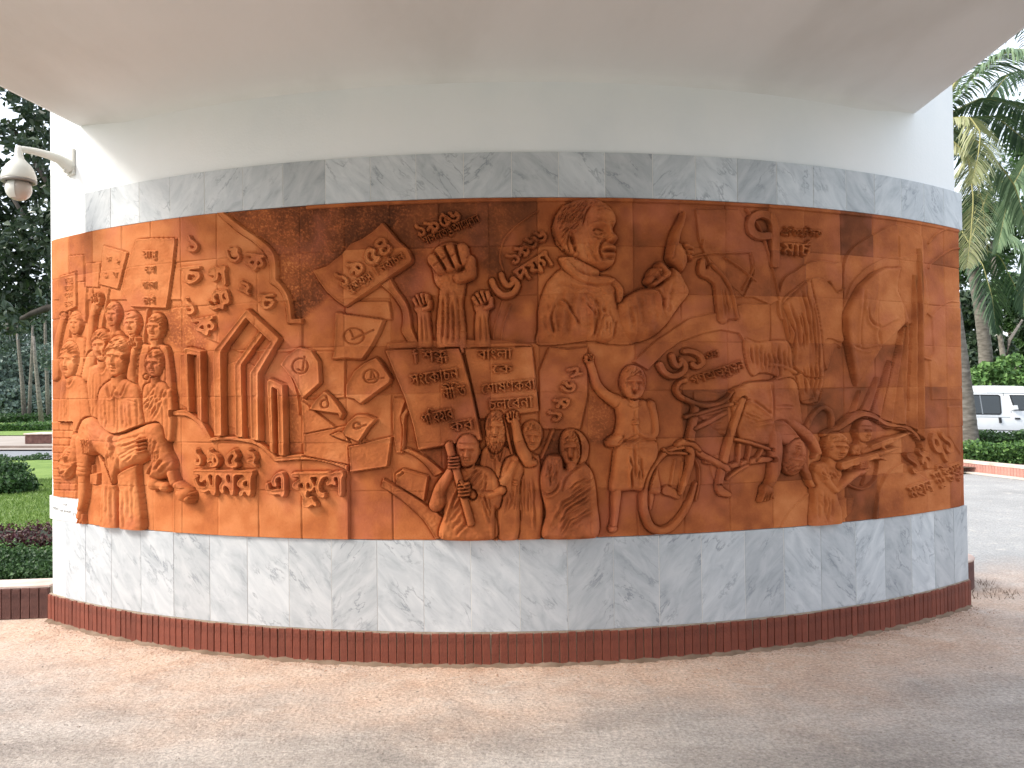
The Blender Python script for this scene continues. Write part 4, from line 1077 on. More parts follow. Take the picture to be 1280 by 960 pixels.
# ================================================================== the leader with the raised finger
def f(l):
    # torso
    l.poly([(704,337),(690,346),(680,362),(673,388),(673,410),(675,432),(742,426),(760,430),(790,430),(806,415),(790,380),(772,384),(768,352),(755,345),(735,344)], .036, 16, True, 6, round_=True)
    # raised arm in a wide sleeve
    l.poly([(771,382),(778,374),(789,367),(800,362),(822,357),(832,344),(837.5,335.6),(846,340),(852.5,352),(858,367),(847,383),(828,409),(809,424),(790,428),(776,420),(768,400)], .046, 12, True, 6, round_=True, base=.004)
    l.path([(707,322),(718,334),(737,340)],[10,13,12],.036)
    l.poly([(705,325),(710,326),(728,342),(764,348),(765,356),(748,360),(722,354),(704,338)], .046, 5, True, round_=True)
    # lapels
    l.poly([(760,350),(769,352),(777,362),(776,376),(770,379),(768,364),(763,358)], .034, 2.5, True, round_=True)
    l.folds([(694,372),(686,400),(684,428)],[(722,362),(716,395),(712,428)],2,2.6,.005,seed=2); l.folds([(722,366),(740,395),(742,422)],[(740,362),(750,385),(746,420)],4,1.5,.005,seed=3)
    l.folds([(679,385),(682,425)],[(698,378),(704,425)],2,2.4,.004,seed=11); l.fold([(682,366),(696,356),(712,358),(728,368)],2.6,.005); l.fold([(728,366),(744,378),(756,392)],2.4,.005); l.fold([(700,374),(709,382),(718,398),(722,406)],1.6,.008); l.fold([(694,378),(689,392),(688,405),(694,420)],1.5,.008)
    l.folds([(778,380),(784,420)],[(800,366),(806,410)],3,2.4,.005,seed=4); l.folds([(806,364),(812,408)],[(842,350),(832,396)],3,2.6,.0045,seed=5); l.fold([(800,363),(815,362),(823,372),(826,392)],1.6,.007)
    l.fold([(745,396),(740,424)],1.3,.006,False); l.fold([(768,400),(764,424)],1.3,.006,False)
    l.folds([(700,350),(690,380),(688,425)],[(736,362),(728,395),(730,425)],3,3.2,.005,seed=21); l.folds([(676,380),(678,428)],[(692,370),(697,428)],2,3.0,.004,seed=22); l.folds([(738,372),(736,424)],[(766,380),(768,424)],3,1.9,.005,seed=23); l.folds([(712,352),(744,356)],[(720,366),(752,372)],3,1.3,.003,seed=6)
    # lower hand at the chest
    l.poly([(749,400),(756,394),(763,396),(766,408),(764,426),(746,426)], .050, 5, True, round_=True); l.folds([(750,402),(748,424)],[(762,402),(762,424)],3,1.1,.005,seed=8)
    # cuff knot and left-hand fingers against the sleeve
    l.ell(818,345,12,10,-35,.052); l.cap(809,352,5,820,340,5,.058); l.cap(814,356,4.5,828,345,5,.058); l.cap(822,334,5,830,344,6,.056)
    l.fold([(811,346),(818,354)],1,.005,False); l.fold([(817,340),(825,349)],1,.005,False)
    l.rough(.0018,3.5,5)
r1_ = rec('carved_person', 'large half figure of a man in a high collared coat raising one finger')
l = L(666,326,866,436); l.S = .006; f(l); _fd = sstep(433, 412, l.Y); l.H *= .12+.88*_fd; l.commit(r1_,'over',base=.004,rim=.004,rimr=3)
def f(l):   # hand and forefinger
    l.poly([(833,312),(838,303),(848,306),(856,318),(855,330),(849,341),(840,334),(832,326)], .046, 9, True, round_=True)
    l.path([(839,312),(842,295),(848,281),(852,268)], [6,5,4,2.0], [.044,.042,.038,.028])
    for i in range(3): l.cap(853+i*1.6,309+i*5,4,860-i*.3,312+i*5.6,3.4,.040-i*.002)
    for i in range(2): l.groove([(851,313+i*5.4),(862,315.5+i*5.4)],.7,.006)
    l.cap(835,322,4,838,308,3.4,.05); l.groove([(845,290),(849,291)],.6,.003)
person((826,262,868,344), 'hand with the forefinger pointing up', f, .010, .004)
def f(l):   # head, three-quarter view to the right
    l.S = .006
    l.poly([(692,285),(694,272),(702,261),(716,254),(735,251),(752,255),(764,266),(768,278),(765,286),(768.5,296),(770,301),(766,306),(768.5,313),(767.5,319),(766.5,327),(760,335),(750,338),(737,333),(724,326),(712,320),(703,310),(696,300)], .058, 13, True, 5, round_=True)
    l.S = .002
    # big masses: forehead, temple hollow, cheekbone, jaw
    l.bump(752,270,13,8,0,.010); l.dent(731,276,5,8,0,.006); l.bump(737,302,8,6,-10,.010); l.dent(729,318,6,8,10,.006); l.bump(738,329,14,4,12,.006)
    l.bump(745,284,10,2.6,-6,.012); l.bump(763.5,283.5,4,2.2,12,.009)
    l.dent(745,291.5,8,4.4,-2,.020); l.dent(764.5,290.5,3.4,3.8,0,.018); l.bump(744.5,292,4.6,2.3,-4,.011); l.bump(763.5,291.2,2.2,2,0,.009)
    l.groove([(738,291.5),(743,289),(750,291.5)],.8,.008); l.groove([(739,295),(744,297),(750,294.5)],.8,.005); l.groove([(737,299),(745,302),(752,299)],1.2,.005)
    l.ridge([(735,284.5),(744,281.2),(753,283.5)],1.5,.008); l.ridge([(760,283),(764,281),(767,283)],1.2,.006)
    l.bump(758,291,2.6,7,-12,.018); l.bump(763,300.5,4.6,4.2,0,.028); l.bump(757,302.8,2.6,2.2,0,.014); l.dent(762.5,306.6,5,1.3,0,.020); l.dent(753.5,303,1.4,3,0,.008)
    l.fold([(753,301),(747,309),(746,319),(750,328)],1.6,.009); l.fold([(733,304),(737,319),(745,331)],1.8,.004); l.fold([(726,302),(730,319),(738,332)],1.6,.002)
    l.bump(760,312,8,2.4,0,.013); l.dent(760,316.4,8,1.7,-2,.034); l.bump(760,320.8,6.5,2.2,0,.015); l.dent(759,325.3,6.5,1.6,0,.012); l.bump(758,331.5,8,4,0,.013)
    l.groove([(741,262),(752,260),(763,264)],.8,.003); l.groove([(742,267),(753,265),(764,269)],.8,.003)
    # ear
    l.ell(714,307,7,14.5,-14,.062); l.dent(713.2,304,2.8,8,-14,.034); l.dent(716.5,313.5,2,3,0,.018); l.groove([(708.6,295),(707.4,306),(712,319)],1.1,.010); l.ell(718.5,320,3.2,3.4,0,.062)
    # swept-back hair
    hp = [(691,286),(695,271),(704,259),(718,252.5),(736,250.5),(750,254),(742,258),(733,262),(728,270),(724,284),(718,293),(709,293),(706,303),(704,313),(696,304)]
    hm = sstep(-1.5,1.5,l.sdf(hp))
    n_ = vnoise(1.6,77,(l.X*.75+l.Y*.66)*1.35,(l.Y*.75-l.X*.66)*.26); l.H = l.H+hm*(.009+.012*(n_-.5))
    for k in range(13):
        x = 697+k*2.5; l.fold([(x+12-k*.3,256+k*.3),(x+2,270),(x-2,285)],.9,.0065)
    l.rough(.0012,3,4)
r1 = rec('head', None, r1_); l = L(686,246,776,346); f(l); l.commit(r1,'over',base=.010,rim=.005,rimr=3)

# ================================================================== the dated letters and faint crowd at upper right
def plate(pts, h, label=None, name='carved_shape', mode='max', smooth=True, edge=1.2, rim=0, tilt=None):
    r = rec(name, label); xs = [p[0] for p in pts]; ys = [p[1] for p in pts]; l = L(min(xs)-4, min(ys)-4, max(xs)+4, max(ys)+4); l.poly(pts, h, edge, smooth, tilt=tilt); l.commit(r, mode, rim=rim); return r
plate([(790,452),(809,463),(832,440),(849,428),(880,417),(900,413),(922,417),(929,428),(961,430),(961,380),(925,380),(900,390),(860,398),(820,425)], .009, smooth=False)
plate([(868,262),(922,262),(938,285),(954,305),(965,340),(972,376),(962,382),(940,372),(905,372),(880,318),(872,300)], .007, smooth=False)
plate([(880,317),(936,317),(940,345),(928,372),(905,350),(893,332)], .003, mode='over', smooth=False)
line([(905,322),(925,336),(944,352)],1.6,.010); line([(941,334),(936.5,345),(927,362)],1.6,.010); line([(862,322),(880,318),(905,317),(935,316)],1.3,.010); line([(938,316),(942,335),(938,352)],1.2,.011)
line([(932,262),(950,290),(962,330),(973,374)],1.6,.012)
line([(878,300),(877,308)],2,.012); 
def f(l):
    l.path([(876,327),(877,340),(890,345),(897,356),(902,398)], [3.5,6,7,6.5,7], .014); l.path([(888,332),(903,348),(912,366),(919,398)],[2.2,2.4,2.4,2.5],.016); l.path([(897,352),(901,398)],1.5,.014); l.path([(905,360),(911,396)],1.3,.012)
    l.poly([(885,332),(900,346),(912,366),(919,400),(901,400),(896,360),(876,344)], .012, 4, round_=True); l.folds([(898,360),(902,398)],[(910,362),(916,398)],3,1.1,.003)
person((868,318,926,406), 'faint raised arm in a long sleeve in low relief', f, .006)
r = rec('carved_lettering', 'tall raised numeral with a ring-shaped head at the upper right')
l = L(925,255,980,340); l.path([(966,331),(966,300),(965.5,284),(961,273),(950,268.5),(940,272),(935.5,281),(938,291),(947,296),(958,295.5)], 4.9, .016, prof=.16); l.commit(r,'over',base=.004,rim=.002)
text(rec('carved_lettering', 'thin word beside the tall numeral'), 'ঐ|ি|ত|হা|ি|স|ক', 975, 287.0, 1025, 288.5, 8.5, .010, .05)
text(rec('carved_lettering', 'short raised word under the thin word'), 'মা|চ^', 976, 304.2, 1011, 306.5, 15, .013, .06)
# hill arches and draped central figure
plate([(975,354),(994,337.5),(1008,329),(1024,326),(1040,329),(1051,337),(1051,430),(1040,430),(1032,463),(1025,440),(1024,400),(975,400)], .009)
plate([(975.6,376),(993,359),(1008,349),(1024,348),(1040,360),(1046,366),(1051,363),(1051,398),(1051,428),(1028,428),(1024,500),(1000,500),(990,470),(985,430),(978,400)], .014)
line([(1034,352),(1044,366),(1052,361)],1.1,.017)
def f(l):
    l.poly([(1008,350),(1012,356),(1020,392),(1025,426),(1027,470),(1021,498),(1016,504),(1000,503),(992,480),(987,440),(982,400),(976,382),(985,372)], .016, 7, True, 5, round_=True)
    l.folds([(976,384),(986,412),(990,455)],[(1011,352),(1020,400),(1024,455)],7,1.5,.006,seed=3); l.folds([(996,455),(1002,500)],[(1024,455),(1020,500)],5,1.3,.006,seed=4)
    l.groove([(988,458),(1000,469),(1012,473),(1026,472)],1.1,.006); l.fold([(1019,425),(1019,470)],1.2,.006,False); l.dent(994,448,4,9,10,.008); l.groove([(1000,502),(1015,499)],1,.004,False)
person((970,345,1034,510), 'standing figure wrapped in long hanging cloth in low relief', f, .006)
def f(l):
    l.poly([(929,424),(945,428),(961,426),(985,428),(990,455),(992,490),(978,486),(968,470),(950,466),(940,470),(932,455)], .010, 8, True, round_=True)
    l.folds([(932,430),(934,462)],[(985,430),(988,480)],9,1.5,.005,seed=9); l.path([(961,456),(975,458),(992,466)],3,.014); l.path([(966,478),(975,473),(988,472),(990,482)],3.5,.015)
person((922,418,998,496), 'faint seated figures in low relief over the cyclist', f, .004)
plate([(1025,462),(1030,463),(1036,450),(1042,436),(1050,430),(1050,425),(1025,425)], .006, smooth=False)

# ================================================================== memorial with the great flag
plate([(1053,330),(1062,312),(1076.4,301),(1090.5,293),(1108.8,283.5),(1125.6,281),(1142.5,288),(1152,299),(1154,330),(1153,400),(1058,400),(1052,370)], .009, 'rounded dome shape behind the flag')
plate([(1057,364),(1072,341.6),(1089,329),(1107,322),(1126,321),(1150,323),(1150,400),(1058,400)], .013)
line([(1123,296),(1123.5,321)],1.4,.013); line([(1160,304),(1171,292),(1181,287)],1.2,.009); line([(1160,335),(1163,330),(1175,320.5),(1189,312),(1200,310.6)],1.3,.009)
line([(1154,385),(1163,395),(1170,388),(1178,381),(1187.5,377),(1199,378)],1.0,.008); line([(1152,447),(1160,449),(1162,450)],1.8,.012)
plate([(1160,452),(1166,440),(1163,395),(1178,381),(1200,378),(1200,500),(1163,500)], .007, smooth=False)
plate([(1183,508),(1200,507),(1200,570),(1184,545)], .010, smooth=False)
r = rec('carved_monument', 'tall fluted memorial of narrow triangular fins')
l = L(1045,305,1160,560)
def fin(ax, ay, b0, b1, by, h):
    """a triangular fin: a sharp ridge that falls away to both sides"""
    m = (b0+b1)/2
    t = np.clip((l.Y-ay)/(by-ay), 0, 1); xl = ax+(b0-ax)*t-.6; xr = ax+(b1-ax)*t+.6; ok = (l.Y > ay) & (l.X > xl) & (l.X < xr)
    u = (l.X-xl)/np.maximum(xr-xl, .1); v = np.where(u < .55, .25+.75*u/.55, 1-.95*(u-.55)/.45)
    l.H = np.where(ok, np.maximum(l.H, h*v), l.H)
fin(1072,488,1050,1064,545,.018); fin(1094,471,1060,1082,545,.022); fin(1109.5,450,1079,1097,545,.026); fin(1127,404,1094,1114,545,.030); fin(1130,400,1112,1134,545,.034); fin(1139.5,344,1133,1146,545,.038); fin(1145.5,311,1143,1153,545,.044)
l.commit(r,'max')
r = rec('carved_flag', 'great billowing cloth flag with hanging pointed corners')
l = L(1040,325,1140,495); l.S=.0
l.poly([(1051,395),(1058,378),(1069,358.5),(1086,343),(1103,335),(1123.5,334.5),(1120,350),(1120,364),(1125,384),(1130,401),(1123,407),(1110,420),(1096,435),(1084,458),(1071,478.5),(1066.6,486),(1058,443),(1052,415)], .026, 5, False, round_=True)
l.H = l.H+np.where(l.H > 0, .012*np.sin((l.X-1050)/9.0+(l.Y-400)/26.)+.006*np.sin((l.X+l.Y)/12.), 0)
l.fold([(1078,384),(1082,396),(1090,405),(1096,409)],2,.008); l.fold([(1073,362),(1070,400),(1074,440)],2,.005); l.fold([(1118,400),(1104,408),(1096,414),(1094,432)],2,.006); l.groove([(1095,374),(1095,434)],.7,.003,False); l.fold([(1060,432),(1078,437),(1094,433)],1.6,.004)
l.commit(r,'over',base=.006,rim=.004)
# ground curve over the fighters
bandline([(1024,541),(1040,533),(1055,521),(1066,515),(1078,514),(1090,518),(1100,525),(1116,530),(1130,532),(1140,538),(1149,550)], [(1024,546),(1040,540),(1055,531.5),(1067.5,523.5),(1077.5,521),(1090,524.5),(1104,533),(1122.5,535),(1135,540),(1145,552)], .022, 'carved_ground', 'curved ground ridge above the two riflemen')
r = rec('carved_shape'); l = L(1040,520,1152,562); l.poly([(1040,543),(1056,533),(1068,525),(1077.5,523),(1090,526),(1104,535),(1122,537),(1134,541),(1145,553),(1148,570),(1100,600),(1040,600)], .004, 1.5); l.commit(r,'over')
r = rec('carved_ring', 'small horseshoe arch beside the cyclist'); l = L(1000,500,1045,550); l.path([(1006,536),(1012,523),(1019,514),(1027.5,509.5),(1035,514),(1038,526),(1038,543)],[3.5,3,3,3,3,3,3],.014,prof=.3); l.commit(r,'max')
plate([(1096,612),(1104,595),(1114,585),(1127,578),(1160,600),(1200,590),(1200,645),(1090,655),(1093,630)], .012, smooth=False)
plate([(1040,665),(1062,640),(1066,620),(1040,625),(1010,650),(1005,665)], .010, smooth=False)
plate([(975,665),(985,640),(1000,625),(1013,618),(1013,665)], .008)
r = rec('carved_ring', 'large hoop behind the rifles'); l = L(1050,565,1102,620); l.path([(1053,601),(1062,608),(1075,611),(1086,605),(1093,594),(1096,572)],1.4,.012,prof=.3); l.path([(1075,606),(1080,592),(1083,580)],1,.01); l.commit(r,'max')
def f(l):
    l.poly([(1057,570),(1060,558),(1070,554),(1082,556),(1086,570),(1080,590),(1058,590)], .022, 6, True, round_=True); l.cap(1073,548,5,1072,558,6,.024); head(l,1074.5,538,18,28,3,.75,.034,.05,'cap',seed=31)
    l.path([(1062,566),(1074,570),(1084,562),(1096,557)],[5,5,4,3.5],.028); l.folds([(1060,562),(1062,585)],[(1072,560),(1074,585)],3,1,.003)
person((1050,518,1104,594), 'rear rifleman aiming to the right', f, .010)
r = rec('carved_rifle', 'rear rifle pointing up to the right'); l = L(1068,535,1134,575); l.S=.001
l.path([(1074,566),(1090,557)],[3.6,3.2],.014,False,prof=.14,base=.024); l.path([(1084,559),(1106,550)],[4.2,3.4],.016,False,prof=.14,base=.024); l.path([(1104,551),(1129,541.5)],[2.2,1.5],.012,False,prof=.14,base=.024); l.path([(1098,556),(1113,550)],[2.2,1.6],.010,False,prof=.14,base=.024); l.path([(1096,557),(1100,563)],[1.8,1.5],.014,False,prof=.14,base=.024); l.groove([(1086,563),(1112,554)],.6,.004,False); l.path([(1101,554),(1103,549)],[1.2,1.2],.016,False,prof=.14,base=.026); l.commit(r,'over',rim=.003)
def f(l):
    l.poly([(1013,584),(1020,578),(1033,577),(1045,584),(1048,602),(1042,618),(1048,640),(1044,662),(1012,662),(1012,620)], .030, 8, True, 6, round_=True)
    l.cap(1036,570,6.5,1033,582,8,.036); head(l,1040,558.5,25,33,6,.6,.046,.05,'short',seed=32)
    l.path([(1020,588),(1028,602),(1037,612)],[7,6.5,5.5],.042); l.path([(1037,612),(1048,602),(1060,592),(1068,588)],[5.6,5.2,4.6,4.4],[.042,.046,.05,.052]); l.ell(1066,589,7,5.5,-20,.054)
    l.folds([(1016,586),(1022,600)],[(1040,588),(1046,600)],5,1.2,.004,seed=3); l.folds([(1014,610),(1014,655)],[(1036,618),(1034,655)],5,1.4,.004,seed=4)
person((1004,538,1082,668), 'front rifleman kneeling and aiming to the right', f, .010, .005)
r = rec('carved_rifle', 'front rifle resting on the kneeling mans hand'); l = L(1036,550,1118,592); l.S=.001
l.path([(1044,581),(1062,574)],[5.2,4],.016,False,prof=.14,base=.044); l.path([(1058,577),(1084,569)],[4.6,3.4],.016,False,prof=.14,base=.044); l.path([(1082,569),(1113,559.5)],[2.8,1.6],.012,False,prof=.14,base=.042); l.path([(1084,572),(1094,571)],[1.8,1.3],.014,False,prof=.14,base=.04); l.path([(1088,571),(1097,574)],[1.3,1.2],.014,False,prof=.14,base=.04); l.path([(1064,580),(1068,584)],[1.4,1.3],.014,False,prof=.14,base=.04); l.path([(1070,575),(1075,583)],[2.2,1.8],.014,False,prof=.14,base=.044); l.groove([(1052,584),(1082,575)],.7,.005,False)
for i in range(4): l.cap(1064+i*2.6,584,1.5,1065.5+i*2.6,577,1.4,.018,base=.046)
l.commit(r,'over',rim=.003)
r = rec('carved_lettering', 'four large staggered numerals at the lower right')
for ch, x0, y0, x1, y1, hh in [('১',1124,567,1142,561,28),('৯',1142,561,1157,556,27),('৭',1157,545,1171,540,38),('১',1169,541,1184,536,28)]:
    text(r, ch, x0, y0, x1, y1, hh, .020, .085, soft=1.2)
text(rec('carved_lettering', 'first of two short dark-cut words at the lower right'), 'ম|হা|ন', 1130, 609, 1159, 599, 15, .013, .07)
text(rec('carved_lettering', 'second word at the lower right edge ending at the rim'), 'মু|ি|ক/ত|যু|দ/ধ', 1162, 592, 1197, 577, 15, .013, .07)

# ================================================================== the cycle and the fallen rider
r = rec('carved_wheel', 'large front cycle wheel seen at a slant'); l = L(790,545,885,672); l.S=.001
l.path([(870,566),(862,560),(850,559),(838,562),(823,572),(811,590),(804.5,612),(804,636),(811,656),(822,663),(835,660),(848,648),(860,628),(868,604)], [3,3,3,3,3.6,4.2,4.8,5.2,5.2,4.8,4.8,4.2,3.6,2.4], [.020,.022,.024,.026,.03,.034,.036,.036,.036,.034,.032,.028,.024,.018], prof=.4)
l.path([(866,570),(872,585),(872.5,603),(868,625)],1.6,.012); l.commit(r,'over',rim=.005)
line([(843,575),(838,605)],2.0,.009); line([(853,578),(850,608)],1.6,.008)
r = rec('carved_shape'); l = L(872,486,1005,560)
l.poly([(853,494),(868,489),(885,489),(900,492),(912,488),(935,478),(961,470),(985,472),(992,485),(1000,530),(985,545),(950,550),(905,545),(870,520)], .006, 2); 
l.folds([(872,505),(912,497)],[(865,545),(915,540)],6,2.2,.005,seed=3); l.commit(r,'over')
def f(l):
    l.poly([(912.5,494),(920,486),(931,479),(948,477),(963,476),(985,472),(995,482),(998,505),(1000,530),(992,545),(975,552),(952,556),(925,550),(917,530)], .020, 10, True, 6, round_=True)
    l.ell(924,492,13,9,-5,.034); l.fold([(914,501),(926,502),(936,499)],1.4,.008)
    l.fold([(938,500),(952,510),(961,518)],1.6,.007); l.fold([(961,480),(964,505),(962,528)],1.5,.006); l.folds([(922,520),(940,528)],[(935,512),(960,522)],3,1.4,.004); l.fold([(938,530),(952,527),(963,525)],1.6,.006); l.fold([(966,508),(977,507),(988,508)],1.2,.005)
    l.poly([(962,528),(975,525),(988,533),(997,546),(1001,560),(994,566),(978,556),(962,552)], .032, 8, True, round_=True); l.fold([(964,528),(977,526),(989,536),(997,550)],1.6,.007)
    l.path([(988,531),(1003,541),(1013,553),(1019,566)],[7,6,4.6,3.2],[.034,.034,.032,.026]); l.cap(1018,565,2.2,1014,572,1.4,.022)
    l.path([(966,545),(967,570),(964,592),(959,606)],[9,8,6,4.6],[.040,.042,.040,.036]); l.ell(956,612,7,8,20,.040)
    for i in range(4): l.cap(952+i*3,614,1.8,947+i*3.6,626-i*.8,1.4,.034)
    l.cap(960,612,1.8,962,622,1.4,.03)
    head(l,989,570,24,42,190,-.1,.046,.1,'side',seed=41,eyes='closed')
    l.path([(1000,580),(1006,594),(1012,606)],[4,4,3.4],.024)
    l.rough(.001,4,6)
person((905,466,1026,632), 'fallen rider lying head down over the cycle frame with arms hanging', f, .008, .005)
def bar(pts, w, h, label=None, name='carved_bar', base=.008, smooth=True):
    r = rec(name, label); xs = [p[0] for p in pts]; ys = [p[1] for p in pts]; l = L(min(xs)-8, min(ys)-8, max(xs)+8, max(ys)+8); l.path(pts, w, h, smooth, base=base, prof=.4); l.commit(r, 'over', rim=.004); return r
bar([(905,584),(925,579),(945,575),(962,574)],[3,3.4,3.8,3.2],.018); bar([(907,598),(920,588),(932,581)],2.2,.014)
bar([(914,548.5),(935,553),(961,562)],[2,2.6,2],.018); bar([(922,556),(921,580)],2.2,.012,smooth=False); bar([(935,558),(932,578)],2.0,.012,smooth=False); bar([(950,562),(942,576)],1.6,.012,smooth=False)
bar([(880,577),(900,580)],2.2,.010,smooth=False); r = rec('carved_disc'); l = L(884,565,905,600); l.ell(895,584,8,16,0,.010,p=.2); l.commit(r,'max')
bar([(926,500),(918,525),(911,545),(902,580),(897,606)],[5,4.4,4,4.6,4],.022)
bar([(861,557),(875,568),(890,576),(906,585)],[4.6,3.8,3.8,4.6],.022)
bar([(868,509),(864,532),(860,556),(862,570),(857,592),(849,616)],[4,4.6,5.4,4.4,3.8,2.6],[.024,.026,.03,.028,.026,.022],'head tube and front fork of the cycle','carved_bar')
bar([(854,476),(848,478),(843.5,485),(847,494),(857,500),(872,506),(884,507),(896,505),(905,499),(913,490)],[3.4,3,3,3,3,3.2,3.2,3,2.6,2.2],.022,'curving handlebar of the cycle')
bar([(856,521),(875,516),(900,508),(915,505)],2.6,.010); bar([(866,536),(885,527),(905,516)],3,.010)
bar([(897,608),(900,614),(909,618)],[4,5.4,3.4],.016,'pedal of the cycle'); bar([(845,556),(852,553),(864,556),(872,563)],[3,4.4,4,2.6],.02)
bar([(828,562),(834,566),(846,566),(858,567)],2,.014); bar([(832,613),(840,616),(846,621)],[6,5,3],.008)
# numerals and lettering left of the flag-like crowd
r = rec('carved_lettering', 'pair of large curved numerals over the cycle')
l = L(815,432,885,478); l.path([(823,456),(829,466),(839,470.5),(850,467),(854.5,458),(849,450)], 3.6, .020, prof=.2); l.path([(838,445),(841,454),(845,458),(851,452)], 3.3, .020, prof=.2); l.path([(853,439.5),(864,440),(874,446),(876,454),(869,459),(863,455.5)], 3.3, .016, prof=.2); l.commit(r,'over',base=.004,rim=.003)
text(rec('carved_lettering', 'tiny word after the large curved numerals'), 'এ|র', 879, 441.5, 896, 437, 8.5, .010, .05)
text(rec('carved_lettering', 'slanting line of lettering over the handlebar'), 'গ|ণ|অ|ভ্যু|ত/থা|ন', 861, 472, 926, 450, 10.5, .011, .045)

# outer rim strip along the top edge and around
r = rec('carved_band', 'thin plain ledge along the top edge'); l = L(380,240,1205,300)
zt = ZZ[l.w]; l.H = np.where((zt > Z_MT-.022) & (l.X > 384), .006, 0); l.commit(r,'max')

# deepen the modelling: taller forms towards the middle of the wall, crisper creases and edges
_mid = sstep(70, 300, PX)*(1-sstep(1040, 1190, PX))
GH *= (.80+.50*_mid)*(1-.22*sstep(790, 830, PX)*(1-sstep(1000, 1030, PX))*sstep(460, 490, PY))
GH += np.where(GO > 0, .0011*(vnoise(3.1, 95)-.5)+.0014*(vnoise(6.5, 96)-.5), 0)
_b1, _b2 = bblur(bblur(GH, 1), 2), bblur(bblur(GH, 4), 5)
GH += np.clip((.45+.6*_mid)*(GH-_b1)+(.38+.08*_mid)*(GH-_b2), -.014, .010)
GH *= sstep(-1, 5, PX-66)*sstep(-1, 3, 1200.5-PX)
# ================================================================== tiles: joints, uneven setting, tone
t_px = [66,88,118,154,190.5,228,273,323,376,432,488,550,612,672.5,732,792,850,907,961,1006,1051,1091,1122,1153,1180,1200.5]
T_A = np.array([ang_of_px(p, 2.4) for p in t_px]); T_A[0] = GA[0]-.001; T_A[-1] = GA[-1]+.001
NRW = 7; T_Z = np.linspace(Z_MT, Z_MB, NRW+1)
CI = np.clip(np.searchsorted(T_A, GA)-1, 0, len(T_A)-2); RI = np.clip(((Z_MT-GZ)/(Z_MT-Z_MB)*NRW).astype(int), 0, NRW-1)
tid = RI[:, None]*25+CI[None, :]
rr = np.random.default_rng(21)
lift = rr.uniform(-.0016, .0022, 175); tlx = rr.uniform(-.010, .010, 175); tlz = rr.uniform(-.008, .008, 175)
ca = (T_A[:-1]+T_A[1:])/2; cz = (T_Z[:-1]+T_Z[1:])/2
GH += lift[tid] + tlx[tid]*(AA-ca[CI][None, :])*RAD + tlz[tid]*(ZZ-cz[RI][:, None])
wob = .0016*(vnoise(9, 61)-.5)
dA = np.min(np.abs(GA[:, None]-T_A[None, 1:-1]), axis=1)*RAD; dZ = np.min(np.abs(GZ[:, None]-T_Z[None, 1:-1]), axis=1)
jx = np.exp(-((np.abs(dA[None, :]+wob))/.0036)**2); jz = np.exp(-((np.abs(dZ[:, None]+wob))/.0030)**2)
jw = np.maximum(jx, jz)*(.35+.9*vnoise(45, 62)); GH -= .0075*np.where(GO > 0, .5, 1)*jw
# pitted rough ground: the dark stippled panels of the photograph
PITW = np.zeros((NR, NC)); DK = np.zeros((NR, NC))
def region(pts, a, b, soft=1.5, only_bg=True):
    global PITW, DK
    l = L(min(p[0] for p in pts)-6, min(p[1] for p in pts)-6, max(p[0] for p in pts)+6, max(p[1] for p in pts)+6)
    m_ = sstep(-soft, soft, l.sdf(pts))
    if only_bg: m_ = m_*(GO[l.w] == 0)
    PITW[l.w] = np.maximum(PITW[l.w], m_*a); DK[l.w] = np.maximum(DK[l.w], m_*b)
region([(278,255),(500,245),(520,262),(492,290),(480,282),(440,306),(430,320),(394,340),(402,352),(413,368),(378,400),(368,400),(364,374),(349,350),(348,329),(343,315),(330,300),(308,286)], 1, .75, 5)
region([(488,248),(672,248),(640,290),(628,310),(632,340),(612,345),(600,330),(590,300),(560,292),(535,310),(530,360),(515,378),(498,360),(490,345),(518,326),(500,302),(485,280)], .5, .55, 8)
region([(228,376),(245,392),(262,424),(258,438),(228,440),(205,420),(205,392)], .8, .25, 4)
region([(360,470),(374,520),(376,565),(362,569),(362,482),(355,474)], .6, .3, 3); region([(262,445),(275,445),(275,545),(262,535)], .3, .15, 3)
region([(735,492),(768,498),(771,540),(756,556),(735,552)], .6, .35, 4); region([(692,540),(674,566),(682,568),(735,565),(728,540)], .5, .3, 4)
region([(525,562),(556,555),(560,580),(545,590),(512,564)], .5, .3, 3)
# tone per tile (kiln colour differs from tile to tile)
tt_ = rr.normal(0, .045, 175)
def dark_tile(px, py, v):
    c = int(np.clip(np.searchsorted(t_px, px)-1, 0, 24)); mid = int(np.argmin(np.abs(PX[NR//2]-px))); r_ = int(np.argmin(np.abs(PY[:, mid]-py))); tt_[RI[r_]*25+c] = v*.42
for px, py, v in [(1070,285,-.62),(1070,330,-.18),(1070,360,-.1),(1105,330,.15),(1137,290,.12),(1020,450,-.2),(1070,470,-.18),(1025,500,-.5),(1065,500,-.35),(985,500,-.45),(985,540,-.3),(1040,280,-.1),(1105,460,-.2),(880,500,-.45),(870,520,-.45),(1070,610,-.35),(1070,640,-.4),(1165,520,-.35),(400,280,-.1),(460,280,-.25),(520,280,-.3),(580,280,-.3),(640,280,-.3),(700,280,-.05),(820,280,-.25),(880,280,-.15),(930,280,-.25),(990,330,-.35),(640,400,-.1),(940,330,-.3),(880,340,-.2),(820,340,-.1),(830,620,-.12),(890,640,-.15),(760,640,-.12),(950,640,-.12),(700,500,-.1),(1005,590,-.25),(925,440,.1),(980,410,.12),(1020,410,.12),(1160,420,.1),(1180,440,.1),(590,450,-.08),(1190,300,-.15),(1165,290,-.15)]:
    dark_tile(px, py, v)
TONE = tt_[tid]+.16*(vnoise(30, 71)-.5)+.12*(vnoise(11, 72)-.5)-.01
